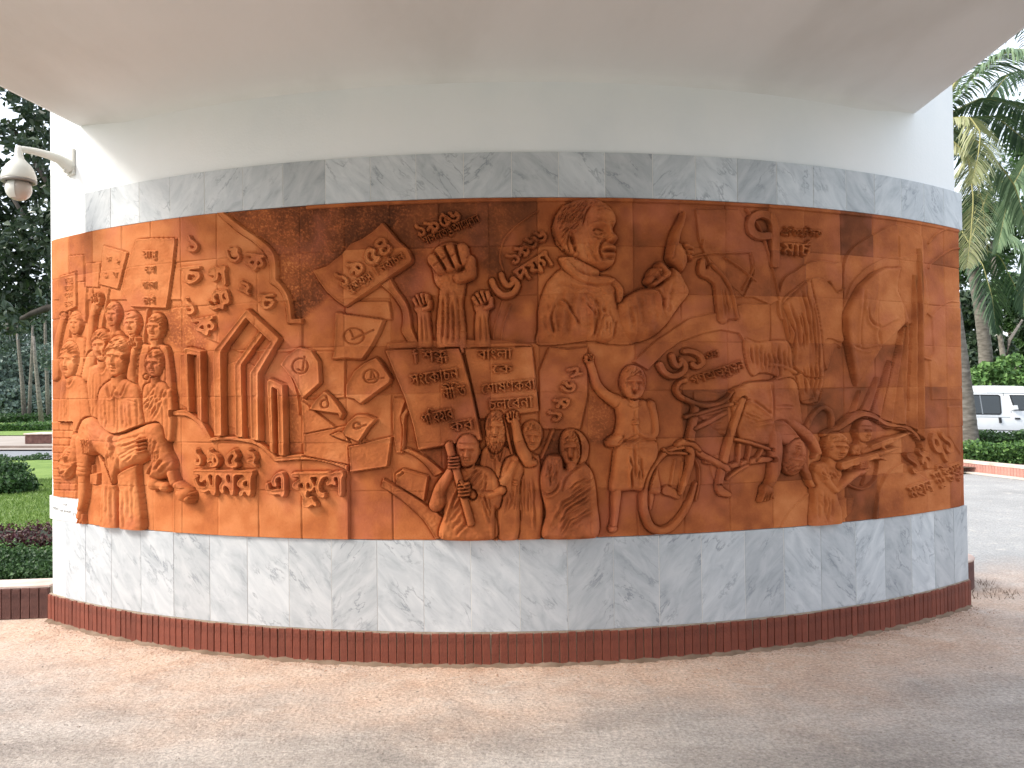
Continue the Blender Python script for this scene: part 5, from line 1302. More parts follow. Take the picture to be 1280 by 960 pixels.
TONE += .055*(1-sstep(250, 560, PX)); TONE -= .05*sstep(430, 640, PX)*(1-.45*sstep(1000, 1150, PX))*(1-.35*sstep(480, 640, PY))  # brighter left end and shaded centre put into the tone, not kiln colour
TONE[GO > 0] = TONE[GO > 0]*.85
TONE -= .19*DK
pn = vnoise(1.15, 81)+.7*vnoise(2.3, 82); PITn = np.clip((pn/1.7-.45)*2.2, 0, 1)
GH += PITW*.0034*(PITn-.4); TONE += PITW*.30*(PITn-.42)
GH += .0006*(vnoise(2.0, 91)-.5)+.0014*(vnoise(14, 92)-.5)

# ================================================================== cut the field into tiles and carved pieces
def terracotta():
    m, t, n, l, b = new_mat('terracotta')
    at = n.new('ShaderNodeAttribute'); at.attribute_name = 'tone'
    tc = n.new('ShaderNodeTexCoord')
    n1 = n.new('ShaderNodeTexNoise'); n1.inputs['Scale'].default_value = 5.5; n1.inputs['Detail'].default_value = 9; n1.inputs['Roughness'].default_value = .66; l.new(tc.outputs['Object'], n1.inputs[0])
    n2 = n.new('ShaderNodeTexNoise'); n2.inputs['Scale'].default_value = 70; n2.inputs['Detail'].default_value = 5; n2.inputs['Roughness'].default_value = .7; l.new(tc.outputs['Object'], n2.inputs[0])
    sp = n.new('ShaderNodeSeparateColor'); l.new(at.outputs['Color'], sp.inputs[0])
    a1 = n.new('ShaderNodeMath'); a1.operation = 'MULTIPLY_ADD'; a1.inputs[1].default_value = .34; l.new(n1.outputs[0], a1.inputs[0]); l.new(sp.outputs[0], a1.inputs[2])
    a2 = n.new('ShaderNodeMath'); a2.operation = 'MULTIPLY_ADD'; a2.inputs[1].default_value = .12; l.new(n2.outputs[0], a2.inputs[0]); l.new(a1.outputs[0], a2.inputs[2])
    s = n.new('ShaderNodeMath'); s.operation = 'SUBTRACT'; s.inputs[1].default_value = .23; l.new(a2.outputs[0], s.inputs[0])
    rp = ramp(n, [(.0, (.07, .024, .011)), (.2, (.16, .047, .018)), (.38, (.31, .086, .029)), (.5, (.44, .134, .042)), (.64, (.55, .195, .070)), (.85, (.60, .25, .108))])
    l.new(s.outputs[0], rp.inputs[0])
    n3 = n.new('ShaderNodeTexNoise'); n3.inputs['Scale'].default_value = 2.6; n3.inputs['Detail'].default_value = 5; l.new(tc.outputs['Object'], n3.inputs[0])
    r3 = ramp(n, [(.52, (0, 0, 0)), (.70, (.5, .5, .5))]); l.new(n3.outputs[0], r3.inputs[0])
    mx = n.new('ShaderNodeMix'); mx.data_type = 'RGBA'; l.new(r3.outputs[0], mx.inputs[0]); l.new(rp.outputs[0], mx.inputs[6]); mx.inputs[7].default_value = (.46, .135, .075, 1)
    l.new(mx.outputs[2], b.inputs['Base Color'])
    b.inputs['Roughness'].default_value = .78; b.inputs['Specular IOR Level'].default_value = .10
    bp = n.new('ShaderNodeBump'); bp.inputs['Strength'].default_value = .6; bp.inputs['Distance'].default_value = .005; l.new(n2.outputs[0], bp.inputs['Height']); l.new(bp.outputs[0], b.inputs['Normal'])
    return m
terra = terracotta()
mural = empty('terracotta_mural', wall_pt(0, RAD, Z_MB)); tag(mural, 'long curved terracotta relief of crowds, fists, placards, a leader and riflemen set in the wall', 'mural')
MO = np.array(mural.location)
GH = np.clip(GH, -.0165, None)
R3 = RAD+.003+GH
VX = R3*np.sin(AA)-MO[0]; VY = CY-R3*np.cos(AA)-MO[1]; VZ = ZZ-MO[2]
VV = np.stack([VX, VY, VZ], -1).reshape(-1, 3)
# normals of the whole field, so that pieces join without seams
du = np.gradient(np.stack([VX, VY, VZ], -1), axis=1); dv = np.gradient(np.stack([VX, VY, VZ], -1), axis=0)
NN = np.cross(dv, du); NN /= np.linalg.norm(NN, axis=-1, keepdims=True)+1e-12
if NN[NR//2, NC//2, 1] > 0: NN = -NN
NN = NN.reshape(-1, 3)
ii, jj = np.meshgrid(np.arange(NR-1), np.arange(NC-1), indexing='ij')
q0 = ii*NC+jj; Q = np.stack([q0, q0+NC, q0+NC+1, q0+1], -1).reshape(-1, 4)
GOf = GO.reshape(-1); GHf = GH.reshape(-1)
top = np.argmax(GHf[Q], axis=1); own = GOf[Q[np.arange(len(Q)), top]]
# notch for the small white plaque at the lower left
a_n = ang_of_px(99.8, 1.0); zN = float(np.interp(.5, [0, 1], [at_z(66, 618, 0).z, 0])) if False else None
_c = int(np.argmin(np.abs(PX[NR//2]-82))); Z_NOTCH = float(np.interp(621.5, PY[:, _c], GZ))
amid = (GA[:-1]+GA[1:])/2; zmid = (GZ[:-1]+GZ[1:])/2
AM, ZM = np.meshgrid(amid, zmid); keep = ~((AM < a_n) & (ZM < Z_NOTCH)); keep = keep.reshape(-1)
tq = (RI[:-1, None]*25+CI[None, :-1]).reshape(-1)
key = np.where(own > 0, 1000+own, tq)
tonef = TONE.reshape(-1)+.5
order = np.argsort(key, kind='stable'); order = order[keep[order]]
ks = key[order]; cut = np.r_[0, np.where(np.diff(ks))[0]+1, len(ks)]
made = {}
used = set(int(k)-1000 for k in np.unique(ks) if k >= 1000)
for r_ in list(used):
    p = REC[r_]['parent']
    while p: used.add(p); p = REC[p]['parent']
chunks = [(int(ks[a]), order[a:b_]) for a, b_ in zip(cut[:-1], cut[1:])]
have = {k: q for k, q in chunks}
def piece(k):
    if k in made: return made[k]
    q = have.get(k)
    if k >= 1000:
        R0 = REC[k-1000]; par = piece(1000+R0['parent']) if R0['parent'] else mural; nm = R0['name']
    else: par = mural; nm = 'tile'; R0 = dict(label=None)
    if q is None or len(q) < 3:
        if k >= 1000 and any(REC[u]['parent'] == k-1000 for u in used):
            ob = empty(nm); ob.parent = par; made[k] = ob; return ob
        return None
    F_ = Q[q]; u, inv = np.unique(F_, return_inverse=True); F2 = inv.reshape(F_.shape)
    ob = fast_mesh(nm, VV[u], F2, terra, par, True)
    me = ob.data
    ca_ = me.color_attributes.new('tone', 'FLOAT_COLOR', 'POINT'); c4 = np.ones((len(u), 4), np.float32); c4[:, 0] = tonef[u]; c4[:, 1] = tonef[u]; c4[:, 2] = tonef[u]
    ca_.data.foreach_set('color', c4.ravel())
    me.normals_split_custom_set_from_vertices(NN[u])
    if R0.get('label'): ob['label'] = R0['label']
    made[k] = ob; return ob
for k, q in chunks: piece(k)
# body of the panel behind the carved face and its edges
arc_slab('backing', GA[0], GA[-1], RAD-.02, RAD-.012, Z_NOTCH, Z_MT, terra, mural, n=60, off=Vector(MO), uv=False)
kc = int(np.argmax(amid >= a_n)); kr = int(np.argmax(zmid < Z_NOTCH))
G3 = VV.reshape(NR, NC, 3); Rb = RAD-.02
def skirt(rs, cs):
    rs, cs = np.broadcast_arrays(np.array(rs), np.array(cs)); F1 = G3[rs, cs]; a = GA[cs]; z = GZ[rs]
    B1 = np.stack([Rb*np.sin(a)-MO[0], CY-Rb*np.cos(a)-MO[1], z-MO[2]], -1); n = len(rs); V = np.concatenate([F1, B1]); i = np.arange(n-1)
    ob = fast_mesh('edge_strip', V, np.stack([i, i+1, i+1+n, i+n], -1), terra, mural)
    c_ = ob.data.color_attributes.new('tone', 'FLOAT_COLOR', 'POINT'); c_.data.foreach_set('color', np.full(8*n, .45, np.float32))
skirt(0, np.arange(NC)); skirt(NR-1, np.arange(kc, NC)); skirt(np.arange(NR), NC-1); skirt(np.arange(0, kr+1), 0); skirt(kr, np.arange(0, kc+1)); skirt(np.arange(kr, NR), kc)
# ================================================================== white name plate with its small print
plate_m = plain('white_enamel', (.80, .80, .79), .4)
ap0, ap1 = ang_of_px(62.6, .85), a_n-.0004
npl = arc_slab('name_plate', ap0, ap1, RAD-.014, RAD+.002, Z_MB+.0, Z_NOTCH-.001, plate_m, None, n=4, uv=False)
tag(npl, 'small white plate with two lines of black print at the lower left of the mural', 'plaque')
ink = plain('black_print', (.03, .03, .03), .6)
def print_arc(txt, px0, px1, pz, hz, parent, r, mat, name='lettering'):
    """flat print following the wall: filled by horizontal runs of the glyph raster"""
    segs, Wd = layout(txt); A, pad, yb, res = raster(segs, Wd, res=26)
    aa0, aa1 = ang_of_px(px0, pz), ang_of_px(px1, pz); sc = (aa1-aa0)/Wd; sz = hz/HL; V = []; Fc = []
    for r_ in range(A.shape[0]):
        row = np.r_[0, A[r_], 0]; d = np.diff(row); st_ = np.where(d > 0)[0]; en = np.where(d < 0)[0]
        for c0, c1 in zip(st_, en):
            k = len(V); z0 = pz+(r_/res+yb)*sz; z1 = z0+sz/res
            for c, z in ((c0, z0), (c1, z0), (c1, z1), (c0, z1)): V.append(wall_pt(aa0+(c/res-pad)*sc, r, z))
            Fc.append((k, k+1, k+2, k+3))
    return mesh_obj(name, V, Fc, mat, parent)
zp = lambda py: float(np.interp(py, PY[:, 12], GZ))
print_arc('শি|ল্পী', 79.5, 84.5, zp(632.5), .018, npl, RAD+.003, ink)
print_arc('শ্যা|ম|ল', 66.5, 74, zp(638.5), .020, npl, RAD+.003, ink); print_arc('প|রি|ক|ল্প|না|য়', 75.5, 89.5, zp(640.5), .020, npl, RAD+.003, ink); print_arc('চৌ|ধু|রী', 91.5, 98, zp(643), .022, npl, RAD+.003, ink)

# ================================================================== security camera on its bracket
sec = empty('security_camera', (0, 0, 0)); tag(sec, 'white dome security camera hanging from a curved bracket on the left end of the wall', 'camera')
cream = noisy('cream_plastic', [(.62, .61, .55), (.70, .69, .64)], scale=6, rough=.35)
a_c = ang_of_px(88, 2.95); wp = Vector(wall_pt(a_c, RAD-.016, 0)); nn = Vector((math.sin(a_c), -math.cos(a_c), 0)); tt = Vector((math.cos(a_c), math.sin(a_c), 0))
Lb = .58; P1 = wp+nn*Lb
def z_of(py, P): 
    lo, hi = 0, 6
    for _ in range(40):
        mdl = (lo+hi)/2
        if float(proj_px(P.x, P.y, mdl)[1]) > py: lo = mdl
        else: hi = mdl
    return lo
ok_ = [Lb]
for _ in range(20):
    P1 = wp+nn*Lb; e_ = float(proj_px(P1.x, P1.y, 2.9)[0])-24
    Lb += e_*.004
P1 = wp+nn*Lb
sec.location = P1+Vector((0, 0, z_of(185, P1))); so_ = sec.location.copy()
zt_, z0_, z1_ = z_of(189, wp), z_of(222, wp), z_of(190, wp)
bm = bevel_box(-.05, 0, z_of(220, wp), .05, .022, z_of(187, wp), .006)
for v in bm.verts: q = wp+tt*v.co.x+nn*v.co.y; v.co = Vector((q.x, q.y, v.co.z))-so_
bm_obj('mount_plate', bm, cream, sec)
zz = lambda py, f: z_of(py, wp+nn*Lb*f)
pth = [wp+nn*Lb*f+Vector((0, 0, zz(py, f))) for f, py in ((.02, 211), (.10, 206), (.25, 199), (.45, 194), (.7, 189.5), (.9, 187), (1.0, 186.5))]
v, f_ = tube([p-so_ for p in pth], [.055, .048, .036, .030, .026, .024, .024], 12); mesh_obj('bracket', v, f_, cream, sec, True)
v, f_ = tube([wp+nn*.03+Vector((0, 0, z_of(213, wp)))-so_, wp+nn*.06+Vector((0, 0, z_of(215, wp)))-so_], [.02, .02], 8); mesh_obj('cable_gland', v, f_, cream, sec, True)
s1 = .0055
def zc_(py): return z_of(py, P1)-so_.z
v, f_ = lathe([(.001, zc_(182)), (.018, zc_(182.5)), (.024, zc_(186)), (.026, zc_(192)), (.034, zc_(198)), (.052, zc_(202)), (.080, zc_(207)), (.098, zc_(213)), (.110, zc_(220)), (.113, zc_(224)), (.108, zc_(226)), (.098, zc_(225))], 32); mesh_obj('housing', v, f_, cream, sec, True)
v, f_ = lathe([(.100, zc_(224.5)), (.112, zc_(225.5)), (.113, zc_(228)), (.095, zc_(228.5)), (.085, zc_(226))], 32); mesh_obj('rim', v, f_, plain('grey_rim', (.22, .2, .18), .4), sec, True)
rd = .083; zc0 = zc_(236.5)
prof = [(rd*math.cos(t_), zc0+rd*math.sin(t_)*1.0) for t_ in np.linspace(.62, -math.pi/2+.01, 16)]
v, f_ = lathe(prof, 32); mesh_obj('dome', v, f_, noisy('smoked_dome', [(.42, .36, .31), (.52, .46, .42)], scale=4, rough=.15, spec=.6), sec, True)
prof = [((rd+.004)*math.cos(t_), zc0+(rd+.004)*math.sin(t_)) for t_ in np.linspace(.62, -.9, 12)]
v, f_ = lathe(prof, 32); sg_ = 32
f_ = [q for i, q in enumerate(f_) if 11 <= (i % sg_) <= 24]
mesh_obj('dome_shroud', v, f_, cream, sec, True)
# two lines of faint maker's print reduced to a grey band of small marks
V = []; Fc = []
for i in range(9):
    an = math.radians(-118+i*5.2); r_ = .1035
    for k, (da, dz) in enumerate(((0, 0), (.045, 0), (.045, .009), (0, .009))): V.append((r_*math.cos(an+da), r_*math.sin(an+da), zc_(218.6)+dz*.9))
    Fc.append((i*4, i*4+1, i*4+2, i*4+3))
mesh_obj('small_print', V, Fc, plain('grey_print', (.25, .25, .24), .5), sec)

# ================================================================== foliage builders
def leaf_mat(name, cols, rough=.5, trans=.15):
    m, t, n, l, b = new_mat(name)
    g = n.new('ShaderNodeNewGeometry'); r1 = ramp(n, [(i/(len(cols)-1), c) for i, c in enumerate(cols)])
    l.new(g.outputs['Random Per Island'], r1.inputs[0]); l.new(r1.outputs[0], b.inputs['Base Color']); b.inputs['Roughness'].default_value = rough
    b.inputs['Specular IOR Level'].default_value = .35
    tr = n.new('ShaderNodeBsdfTranslucent'); l.new(r1.outputs[0], tr.inputs[0]); mx = n.new('ShaderNodeMixShader'); mx.inputs[0].default_value = trans
    l.new(b.outputs[0], mx.inputs[1]); l.new(tr.outputs[0], mx.inputs[2]); l.new(mx.outputs[0], n['Material Output'].inputs[0])
    return m
def leaves(P, Nrm, size, asp, seed, up=.3, curl=.15):
    """one bent six-point leaf at every point; returns verts, quads"""
    r = np.random.default_rng(seed); n = len(P)
    d = r.normal(size=(n, 3))+Nrm*.8; d[:, 2] += up; d /= np.linalg.norm(d, axis=1, keepdims=True)
    a = np.cross(d, r.normal(size=(n, 3))); a /= np.linalg.norm(a, axis=1, keepdims=True); b = np.cross(d, a)
    s = size*r.uniform(.6, 1.35, (n, 1)); w = s*asp
    p0 = P; p1 = P+a*s*.5+b*w+d*s*curl; p2 = P+a*s+d*s*-.05; p3 = P+a*s*.5-b*w+d*s*curl
    V = np.stack([p0, p1, p2, p3], 1).reshape(-1, 3); Q = np.arange(n*4).reshape(-1, 4); return V, Q
def cloud(clumps, n, size, asp, seed, up=.3, fill=.5):
    r = np.random.default_rng(seed); C = np.array([c[:3] for c in clumps]); R = np.array([[*c[3:6]] for c in clumps]); vol = R.prod(1)**.75; pk = r.choice(len(C), n, p=vol/vol.sum())
    d = r.normal(size=(n, 3)); d /= np.linalg.norm(d, axis=1, keepdims=True); rad_ = r.uniform(fill**3, 1, (n, 1))**(1/3)
    rad_ *= 1+.25*np.sin(d[:, :1]*7+pk[:, None])*np.cos(d[:, 2:]*6)
    return leaves(C[pk]+d*rad_*R[pk], d, size, asp, seed+1, up)
def tree_obj(name, base, label, cat, group, trunk_path, radii, clumps, n, size, asp, lm, bm_, seed, limbs=()):
    t = empty(name, base); tag(t, label, cat, group); b0 = np.array(base)
    v, f_ = tube([Vector(p)-Vector(base) for p in trunk_path], radii, 9); mesh_obj('trunk', v, f_, bm_, t, True)
    for pth, rr_ in limbs:
        v, f_ = tube([Vector(p)-Vector(base) for p in pth], rr_, 6); mesh_obj('limb', v, f_, bm_, t, True)
    V, Q_ = cloud(clumps, n, size, asp, seed); ob = fast_mesh('crown', V-b0, Q_, lm, t); return t
dark_leaf = leaf_mat('dark_glossy_leaf', [(.02, .04, .022), (.04, .065, .035), (.07, .10, .055)], .3)
mid_leaf = leaf_mat('mid_green_leaf', [(.02, .05, .015), (.04, .09, .025), (.07, .14, .04)])
bright_leaf = leaf_mat('bright_leaf', [(.05, .12, .03), (.10, .20, .05), (.16, .28, .08)])
hedge_leaf = leaf_mat('clipped_hedge_leaf', [(.03, .08, .02), (.07, .15, .035), (.12, .22, .05)])
purple_leaf = leaf_mat('purple_leaf', [(.05, .018, .025), (.10, .03, .04), (.09, .06, .03)])
far_leaf = leaf_mat('hazy_leaf', [(.09, .13, .115), (.12, .165, .135), (.15, .20, .15)])  # distance haze put into the leaf colour
bark = noisy('grey_bark', [(.10, .085, .07), (.17, .15, .13), (.24, .21, .18)], scale=8, rough=.95, bump=.8, bscale=30)
pbark = noisy('palm_bark', [(.075, .065, .055), (.14, .125, .105), (.21, .19, .165)], scale=5, rough=.95, bump=.8, bscale=24, stretch=(1, 1, 3))

# ================================================================== left side: planter wall, beds, lawn, road
W0 = at_z(62, 772); W1 = at_z(-40, 776)
brick_d = noisy('old_planter_brick', [(.075, .035, .03), (.12, .055, .045), (.16, .085, .07)], scale=8, rough=.8, bump=.5, bscale=70, rand=.2)
pk = empty('planter_wall', (W0.x, W0.y, 0)); tag(pk, 'low planter wall of upright dark bricks with a plastered top at the left', 'planter wall')
dirv = (W1-W0).normalized(); nlen = 60
me_b = bpy.data.meshes.new('brick'); bmx = bevel_box(-.0315, -.02, 0, .0315, .03, .235, .003); bmx.to_mesh(me_b); bmx.free(); me_b.materials.append(brick_d)
for i in range(40):
    ob = bpy.data.objects.new('brick', me_b); COL.objects.link(ob); ob.parent = pk
    ob.location = dirv*(.036+i*.068)+Vector((0, 0, R_.uniform(-.004, .003))); ob.rotation_euler = (R_.uniform(-.015, .015), R_.uniform(-.01, .01), math.atan2(dirv.y, dirv.x)+math.pi)
pn_ = Vector((-dirv.y, dirv.x, 0)); pn_ = pn_ if pn_.y > 0 else -pn_
pink = noisy('pink_dusty_plaster', [(.46, .32, .27), (.58, .45, .38), (.66, .55, .48)], scale=5, rough=.9, bump=.4)
def strip(name, A, B, n_, w0, w1, z0, z1, mat, parent=None, off=Vector((0, 0, 0))):
    pts = [A+n_*w0, B+n_*w0, B+n_*w1, A+n_*w1]; v = [(p.x-off.x, p.y-off.y, z0-off.z) for p in pts]+[(p.x-off.x, p.y-off.y, z1-off.z) for p in pts]
    return mesh_obj(name, v, [(0,3,2,1),(4,5,6,7),(0,1,5,4),(1,2,6,5),(2,3,7,6),(3,0,4,7)], mat, parent)
E1 = W0+dirv*2.75
strip('cap', W0, E1, pn_, -.005, .26, .236, .252, pink, pk, W0); strip('mortar', W0, E1, pn_, .021, .24, 0, .235, mortar, pk, W0)
grass_m = noisy('lawn_grass', [(.10, .17, .03), (.15, .23, .045), (.21, .29, .07)], scale=2.2, rough=.95, bump=.9, bscale=120, detail=10, rr=.7)
def patch(name, pxs, z, mat, label=None, kind='structure'):
    pts = [at_z(x, y, z) for x, y in pxs]; return sheet(name, [(p.x, p.y) for p in pts], z, mat, kind, label)
soil = noisy('garden_soil', [(.06, .045, .03), (.10, .08, .05)], scale=4, rough=1)
patch('planting_bed', [(-300, 729), (75, 729), (130, 668), (-300, 668)], .20, soil)
patch('lawn', [(-400, 668), (190, 668), (260, 575), (-400, 575)], .205, grass_m)
asph = noisy('pale_asphalt', [(.17, .18, .19), (.23, .235, .245)], scale=3, rough=.9, bump=.3)
sandy = noisy('sandy_path', [(.28, .24, .20), (.36, .31, .27)], scale=.6, rough=.95)
patch('road', [(-500, 580.5), (420, 580.5), (420, 562), (-500, 562)], .01, asph)
patch('footpath', [(-500, 562), (420, 562), (420, 543), (-500, 545)], .06, sandy)
kb = at_z(-500, 562, .0); kb2 = at_z(420, 562, 0)
kt = tag(strip('kerb', kb, kb2, Vector((0, 1, 0)), -.12, .08, 0, .14, noisy('old_kerb', [(.16, .12, .10), (.24, .19, .16)], scale=2)), 'long low kerb between the far road and the sandy path', 'kerb')
patch('far_lawn', [(-400, 545), (520, 543), (520, 512), (-400, 524)], .09, grass_m)
def blades(name, pxs, z, n, h, mat, seed, label=None, cat=None, w=.006, kind='stuff'):
    r = np.random.default_rng(seed); pts = [at_z(x, y, z) for x, y in pxs]; xs = [p.x for p in pts]; ys = [p.y for p in pts]
    P = np.c_[r.uniform(min(xs), max(xs), n), r.uniform(min(ys), max(ys), n)]
    a = r.uniform(0, 2*math.pi, n); hh = h*r.uniform(.5, 1.3, n); l_ = r.normal(0, .5, (n, 2))*hh[:, None]
    c, s_ = np.cos(a)*w, np.sin(a)*w
    V = np.stack([np.c_[P[:, 0]-c, P[:, 1]-s_, np.full(n, z)], np.c_[P[:, 0]+c, P[:, 1]+s_, np.full(n, z)], np.c_[P[:, 0]+l_[:, 0], P[:, 1]+l_[:, 1], z+hh]], 1).reshape(-1, 3)
    ob = fast_mesh(name, V, np.arange(3*n).reshape(-1, 3), mat, None, k=3); tag(ob, label, cat, None, kind); return ob
grass_b = leaf_mat('grass_blade', [(.10, .18, .03), (.16, .25, .05), (.24, .33, .09)])
blades('grass', [(-10, 668), (66, 668), (66, 600), (-10, 600)], .205, 42000, .045, grass_b, 3, 'short green lawn grass behind the planter beds', 'grass', .007)
def hedge(name, x0, x1, y0, y1, z0, z1, n, size, lm, seed, label, cat='hedge', group=None, lump=.05):
    """a clipped block of leaves with an uneven skin"""
    r = np.random.default_rng(seed); bx_ = empty(name, ((x0+x1)/2, (y0+y1)/2, z0)); tag(bx_, label, cat, group); o_ = np.array(bx_.location)
    P = np.c_[r.uniform(x0, x1, n), r.uniform(y0, y1, n), r.uniform(z0, z1, n)]
    f = r.integers(0, 3, n); P[f == 0, 2] = z1+r.normal(0, lump*.5, (f == 0).sum()); P[f == 1, 1] = y0+r.normal(0, lump*.5, (f == 1).sum())
    P[:, 2] += lump*np.sin(P[:, 0]*5.3+seed)*np.cos(P[:, 1]*4)*(P[:, 2] > z0+.6*(z1-z0))
    N_ = np.zeros((n, 3)); N_[f == 0, 2] = 1; N_[f == 1, 1] = -1
    V, Q_ = leaves(P, N_, size, .38, seed+5, .1); fast_mesh('foliage', V-o_, Q_, lm, bx_)
    v, fc = box_vf(x0+.04-o_[0], y0+.05-o_[1], 0, x1-.04-o_[0], y1-.04-o_[1], z1-z0-.05); mesh_obj('twig_core', v, fc, plain('dark_twigs', (.02, .028, .012), 1), bx_)
    return bx_
g = lambda px, py, z=.2: at_z(px, py, z)
a_, b_2 = g(-60, 727), g(80, 690)
hedge('low_hedge', a_.x, -3.35, g(0, 728).y, g(0, 706).y, .2, .30, 16000, .03, mid_leaf, 41, 'dark clipped hedge strip right behind the planter wall')
hedge('low_hedge', -7.6, -3.9, g(0, 705).y, g(0, 688).y, .2, .27, 9000, .03, hedge_leaf, 42, 'paler green ground strip behind the dark hedge strip')
hedge('purple_plants', -8.6, -4.3, g(0, 686).y, g(0, 668).y, .2, .30, 7000, .04, purple_leaf, 43, 'band of purple-leaved bedding plants between hedge and lawn', 'bedding plants')
for (px, py, rr_, hh_, lb) in [(6, 617, .42, .30, 'rounded dark shrub on the lawn, nearest to the frame edge'), (-30, 606, .8, .45, 'large rounded shrub cut by the left frame edge')]:
    c = at_z(px, py, .2); sh = empty('round_shrub', c); tag(sh, lb, 'shrub')
    V, Q_ = cloud([(0, 0, hh_*.45, rr_, rr_*.8, hh_*.55), (rr_*.4, .1, hh_*.4, rr_*.6, rr_*.6, hh_*.5)], 5200, .06, .4, int(px+80), fill=.75); fast_mesh('foliage', V, Q_, mid_leaf, sh)
    v, f_ = tube([(0, 0, -.02), (0, 0, hh_*.4)], [.05, .03], 6); mesh_obj('stem', v, f_, bark, sh)
hedge('low_hedge', at_z(-60, 582).x, at_z(66, 582).x, at_z(0, 586).y, at_z(0, 583).y, .1, .24, 5000, .06, mid_leaf, 44, 'thin dark hedge line along the near side of the far road')
hedge('low_hedge', at_z(-60, 545).x, at_z(70, 545).x, at_z(0, 541).y, at_z(0, 537).y, .05, .45, 5000, .12, hedge_leaf, 45, 'pale hedge line beyond the sandy path')
hedge('low_hedge', at_z(-60, 530).x, at_z(70, 530).x, at_z(0, 530).y, at_z(0, 527).y, .05, .6, 4000, .2, mid_leaf, 46, 'dark hedge line deep in the far lawn')
# brick tree box by the path
c = at_z(60, 555, .05); bxp = empty('brick_planter', c); tag(bxp, 'squat brick planter box on the sandy path by the wall edge', 'planter')
bm = bevel_box(-.9, 0, 0, .9, 1.2, .36, .03); bm_obj('box', bm, brick_d, bxp); bm = bevel_box(-.94, -.04, .36, .94, 1.24, .42, .02); bm_obj('coping', bm, pink, bxp)

# trees of the far park
def px_tree(px_b, py_b, pts, w0, label, group, n=0, clumps=(), seed=1, size=.3, z=0.05):
    b = at_z(px_b, py_b, z); path = [b]+[at_y(x, y, b.y) for x, y in pts]; k = len(path)
    cl = []
    for x, y, rx, ry in clumps: p = at_y(x, y, b.y+2); s_ = b.y/F_PX; cl.append((p.x, p.y, p.z, rx*s_, rx*s_*.8, ry*s_))
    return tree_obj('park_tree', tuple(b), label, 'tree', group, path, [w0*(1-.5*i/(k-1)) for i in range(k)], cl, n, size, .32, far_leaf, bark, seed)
px_tree(31, 528, [(28, 480), (24, 440), (20, 400)], .19, 'slender pale trunk left of the trio in the far park', 'far park trees', 2500, [(18, 395, 34, 22), (2, 425, 22, 18)], 51)
px_tree(36.5, 528, [(38, 480), (40, 440), (41, 405)], .15, 'straight middle trunk of the trio in the far park', 'far park trees', 2500, [(42, 400, 24, 16), (58, 420, 14, 16)], 52)
px_tree(52.5, 530, [(48, 490), (44, 450), (42, 420)], .18, 'leaning trunk nearest the wall edge in the far park', 'far park trees', 1800, [(40, 380, 30, 26), (60, 445, 14, 16)], 53)
px_tree(61, 528, [(59, 480), (57, 430), (56, 390)], .17, 'trunk half hidden by the wall edge in the far park', 'far park trees', 1800, [(56, 375, 22, 24)], 54)
for i, (px, py, rx, ry, D_) in enumerate([(-8, 470, 50, 45, 88), (30, 455, 36, 50, 92), (62, 470, 34, 48, 90), (10, 500, 30, 22, 84), (50, 505, 34, 20, 86), (90, 450, 40, 60, 95), (-50, 450, 50, 60, 95), (150, 455, 50, 60, 92), (215, 450, 55, 64, 95), (290, 455, 55, 60, 97), (370, 452, 60, 62, 99), (-130, 452, 55, 62, 94), (-220, 455, 60, 60, 96)]):
    b = at_y(px, 516, D_); s_ = D_/F_PX; p = at_y(px, py, D_)
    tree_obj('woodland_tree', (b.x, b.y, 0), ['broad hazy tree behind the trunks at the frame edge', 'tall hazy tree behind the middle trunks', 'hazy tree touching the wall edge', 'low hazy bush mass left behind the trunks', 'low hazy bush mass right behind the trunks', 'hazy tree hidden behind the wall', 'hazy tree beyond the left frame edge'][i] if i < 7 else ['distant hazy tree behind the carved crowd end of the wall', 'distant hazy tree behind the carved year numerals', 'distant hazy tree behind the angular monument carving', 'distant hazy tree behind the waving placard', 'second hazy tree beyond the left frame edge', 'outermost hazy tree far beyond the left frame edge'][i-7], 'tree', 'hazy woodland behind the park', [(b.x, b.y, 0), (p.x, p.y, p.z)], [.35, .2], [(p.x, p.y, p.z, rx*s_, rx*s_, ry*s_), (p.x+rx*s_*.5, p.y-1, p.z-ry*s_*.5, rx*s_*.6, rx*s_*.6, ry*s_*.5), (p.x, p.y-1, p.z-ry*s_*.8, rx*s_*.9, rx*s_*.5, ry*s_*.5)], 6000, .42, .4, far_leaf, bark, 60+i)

dbark = noisy('dark_branch_bark', [(.035, .03, .025), (.07, .06, .05)], scale=8, rough=.95)
# big-leaved tree near the wall, its crown showing left of the wall
tb = (-5.2, 12.5, 0); cl = []
rq = np.random.default_rng(9)
for x, y, rx, ry in [(8,262,20,22),(45,290,20,26),(20,320,26,26),(52,350,16,26),(12,365,26,28),(30,240,20,16),(55,225,18,18),(4,215,20,18),(40,190,20,12),(10,165,22,12),(50,150,18,12),(24,125,18,8),(2,400,14,18),(35,388,18,12),(62,180,12,20),(-20,300,40,90),(80,300,30,80)]:
    p = at_y(x, y, 12.5+rq.uniform(-1, 1)); s_ = 12.5/F_PX; cl.append((p.x, p.y, p.z, rx*s_, .5, ry*s_))
lb_ = lambda *q: [at_y(x, y, 12.4) for x, y in q]
for x, y, rx, ry in [(120,240,44,50),(150,330,44,46),(110,160,40,40),(180,200,40,50),(120,390,34,30)]:
    p = at_y(x, y, 12.8); s_ = 12.8/F_PX; cl.append((p.x, p.y, p.z, rx*s_, .6, ry*s_))
